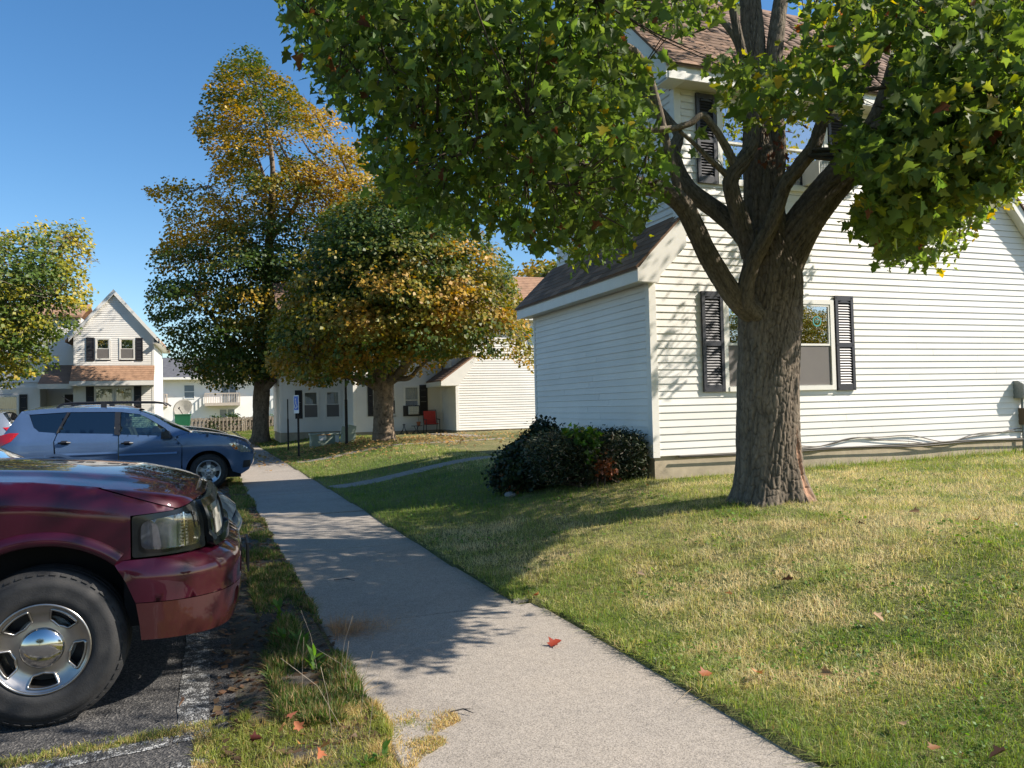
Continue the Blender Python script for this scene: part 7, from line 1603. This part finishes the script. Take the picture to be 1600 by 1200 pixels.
# pillars and roof rail line: a thin band over the windows
rail = [U(31, 643), U(60, 639.5), U(100, 637.5), U(150, 637), U(190, 638), U(215, 641), U(240, 650), U(270, 667), U(296, 676), U(271, 682.5), U(258, 669), U(232, 654), U(217, 647), U(185, 643.5), U(104, 644), U(44, 648)]
roofline = [U(31, 643), U(60, 639.5), U(100, 637.5), U(150, 637), U(190, 638), U(215, 641)]
SUV = dict(L=4.55, belt=1.06, mould=.6, mirror=(U(263, 675)[0] - .02, 1.12), R=.355, rim=.232, AR=.43, wheels=(-.86, -3.52), seats=(-1.95, -2.85), dash=-1.35,
    panels=[('fender', fend), ('front_door', fdoor), ('rear_door', rdoor), ('rear_quarter', [U(88.5, 677), U(60, 675), U(51, 668), U(43, 648), U(31, 643), U(12, 668), U(-12, 700), (-4.50, .62), (-4.48, bz + .1), (-4.2, bz + .06)] + arc(A2[0], A2[1], A2[2], 188, 42, 24) + [(U(86, 705)[0] - .012, .72), U(83.5, 690)]), ('roof_rail_panel', rail), ('sill', [(A1[0] - .44, bz), (A2[0] + .44, bz), (A2[0] + .44, bz + .055), (A1[0] - .44, bz + .055)])],
    glass=[('quarter_window', [U(44, 648), U(103, 644), U(88, 677), U(60, 675), U(51, 668)], 'tint'), ('rear_door_window', [U(108, 644), U(178, 643), U(178, 679), U(90, 677)], 'tint'), ('front_door_window', [U(188, 644), U(217, 647), U(234, 655), U(258, 669), U(256, 681), U(188, 679.5)], 'autoglass')],
    lamps=[('headlight', hl_, 'reflector'), ('turn_lamp', [U(357.5, 692.8), U(364, 691.6), U(372, 700.5), U(369, 703), U(366, 701)], 'amber'), ('tail_light', [U(29, 677), U(14, 677), U(-6, 682), U(-12, 700), U(0, 698), U(17, 690)], 'redlens'), ('fog_lamp_recess', [(-.22, .40), (-.07, .42), (-.06, .55), (-.20, .55)], 'black_plastic')],
    trim=[('window_pillar', [U(103.2, 644.2), U(107.5, 644), U(90.5, 677), U(87.5, 677)], 'black_plastic'), ('window_pillar', [U(178.5, 643.5), U(187, 643.7), U(187.5, 680), U(178.5, 679)], 'black_plastic'), ('arch_trim', arc(A1[0], A1[1], .425, 6, 174, 24) + arc(A1[0], A1[1], .475, 174, 6, 24), 'blue'), ('arch_trim', arc(A2[0], A2[1], .425, 6, 174, 24) + arc(A2[0], A2[1], .475, 174, 6, 24), 'blue')],
    handles=[U(101, 692), U(199, 692.5)],
    spine=[('front_bumper', [(-.12, .34), (-.02, .50), (0.0, .66), (-.02, .74)], 'paint', 0.0), ('grille', [(-.02, .74), (-.08, .83)], 'black_plastic', 0.0), ('hood', [(-.08, .83), U(384, 691), U(367, 685), U(342, 680.5), U(318, 678), U(296, 676)], 'paint', .035), ('windshield', [U(296, 676), U(270, 667), U(240, 650), U(215, 641)], 'autoglass', .02), ('roof', roofline[::-1], 'paint', .04), ('rear_window', [U(31, 643), U(12, 668)], 'tint', 0.0), ('tailgate', [U(12, 668), U(-12, 700), (-4.50, .62), (-4.48, .36)], 'paint', 0.0)])
for k_ in ('lamps', 'trim'): SUV[k_] = [(a_, [tuple(q) for q in b_], c_) for a_, b_, c_ in SUV[k_]]
BC = car('parked_car', 'blue compact SUV parked with its nose over the sidewalk edge', (RX, RY + .9, LOT_Z), SUV, 'blue')
for (pa_, pb_) in ((U(92, 711.5), U(183.5, 711.5)), (U(186.5, 711.5), U(277, 712))):
    for sg in (-1, 1):
        zz_ = pa_[1] + .01; yy0 = sg * .915; MB().hexa([(pa_[0], yy0, zz_ - .025), (pb_[0], yy0, zz_ - .025), (pb_[0], yy0 + sg * .022, zz_ - .018), (pa_[0], yy0 + sg * .022, zz_ - .018), (pa_[0], yy0, zz_ + .02), (pb_[0], yy0, zz_ + .02), (pb_[0], yy0 + sg * .016, zz_ + .014), (pa_[0], yy0 + sg * .016, zz_ + .014)]).build('side_moulding', M['blue'], BC, local=True)
for sg in (1, -1):                                      # roof rails stand on the roof
    y = sg * -.60; z0 = 1.69; rr = MB(); rr.tube(spline([(-3.55, y, z0 + .00), (-3.4, y, z0 + .075), (-2.9, y, z0 + .09), (-2.2, y, z0 + .085), (-1.75, y, z0 + .065), (-1.62, y, z0 + .0)], 24), .022, 6)
    for x in (-2.75,): rr.box((x - .05, y - .018, z0 - .02), (x + .05, y + .018, z0 + .09))
    rr.build('roof_rail', M['black_plastic'], BC, local=True)
MB().tube([(-3.3, 0.3, 1.7), (-3.62, .3, 1.93)], .006, 5).build('antenna', M['black_plastic'], BC, local=True)
def spec_with(sp, paintname):
    s = dict(sp); s['trim'] = [(a, b, 'black_plastic' if c == 'blue' else c) for a, b, c in sp['trim']]; s['lamps'] = [x for x in sp['lamps']]; return s
DK = car('parked_car', 'black SUV mostly hidden behind the blue SUV, only its dark hood showing', (0.18, 20.55, LOT_Z + .07), spec_with(SUV, 'black_paint'), 'black_paint')
SV = car('parked_car', 'silver SUV at the left edge beyond the rear of the blue SUV', (-10.0, 26.6, LOT_Z + .02), spec_with(SUV, 'silver'), 'silver', rz=math.pi)
# low light-blue sedan between the pickup and the blue SUV
b2 = .22; S1 = (-.82, .31, .37); S2 = (-3.5, .31, .37)
SED = dict(L=4.55, belt=.93, mould=.5, tumble=.42, mirror=(-1.95, 1.0), R=.31, rim=.20, AR=.37, wheels=(-.82, -3.5), seats=(-2.1, -2.95), dash=-1.8,
    panels=[('fender', [(-.46, b2 + .04), (-.14, b2), (-.03, .38), (0, .50), (-.05, .60), (-.16, .70), (-.5, .81), (-1.0, .90), (-1.38, .96), (-1.66, .99), (-1.68, .93), (-1.66, b2 + .04)] + arc(S1[0], S1[1], .38, 172, 8, 20)), ('front_door', [(-1.67, b2 + .04), (-1.69, .94), (-2.42, .94), (-2.42, b2 + .04)]), ('rear_door', [(-2.43, b2 + .04), (-2.43, .94), (-3.3, .95), (-3.4, .8)] + arc(S2[0], S2[1], .40, 60, 12, 6) + [(-3.05, b2 + .04)]), ('rear_quarter', [(-3.31, .95), (-3.75, 1.0), (-4.45, .95), (-4.55, .6), (-4.5, b2)] + arc(S2[0], S2[1], .38, 186, 62, 18) + [(-3.41, .8)]), ('roof_rail_panel', [(-1.66, .995), (-2.35, 1.38), (-2.9, 1.40), (-3.8, 1.0), (-3.6, .98), (-2.9, 1.33), (-2.4, 1.32), (-1.85, .95)])],
    glass=[('front_door_window', [(-1.87, .95), (-2.38, 1.30), (-2.41, 1.32), (-2.41, .95)], 'autoglass'), ('rear_door_window', [(-2.44, .95), (-2.44, 1.32), (-2.9, 1.32), (-3.5, .97)], 'autoglass')],
    lamps=[('headlight', [(-.06, .49), (-.04, .58), (-.15, .67), (-.40, .74), (-.42, .68), (-.20, .53)], 'reflector'), ('tail_light', [(-4.3, .85), (-4.52, .85), (-4.53, .68), (-4.35, .7)], 'redlens')], trim=[], handles=[(-2.3, .8), (-3.25, .8)],
    spine=[('front_bumper', [(-.14, b2), (-.03, .38), (0, .50), (-.05, .60)], 'paint', 0.0), ('hood', [(-.05, .60), (-.16, .70), (-.5, .81), (-1.0, .90), (-1.38, .96), (-1.66, .99)], 'paint', .03), ('windshield', [(-1.66, .995), (-2.35, 1.38)], 'autoglass', .03), ('roof', [(-2.35, 1.38), (-2.6, 1.41), (-2.9, 1.40)], 'paint', .03), ('rear_window', [(-2.9, 1.40), (-3.8, 1.0)], 'tint', .02), ('trunk_lid', [(-3.8, 1.0), (-4.45, .95), (-4.55, .6), (-4.5, b2)], 'paint', .02)])
car('parked_car', 'light blue low car with clear headlight, peeking out beyond the maroon truck bumper', (0.10, 7.95, LOT_Z), SED, 'ltblue', W=1.76)
# ------------------------------------------------------------------ trees across the lot behind the viewer: only the window panes and the paint mirror them
src_ = [o for o in bpy.data.objects if o.get('category') == 'tree' and o.name.startswith('leafy_tree')]
def copy_tree(o, loc, rz, label, sc=1.0):
    r = o.copy(); COL.objects.link(r); r.location = loc; r.rotation_euler = (0, 0, rz); r.scale = (sc,) * 3; r['label'] = label; r['group'] = 'trees behind the viewer'
    for c in o.children: d = c.copy(); COL.objects.link(d); d.parent = r
for i, (x, y, sc) in enumerate([(-6, -26, 1.0), (20, -15, 0.62), (27, -19, 0.75), (37, -25, 0.8)]):
    copy_tree(src_[i % len(src_)], (x, y, -0.2), 1.3 + i * 1.7, ['leafy tree behind the viewer on the parking lot side', 'nearest leafy tree behind the viewer, mirrored in the lower window', 'second leafy tree behind the viewer, mirrored in the lower window', 'farthest leafy tree behind the viewer, to the right'][i], sc)
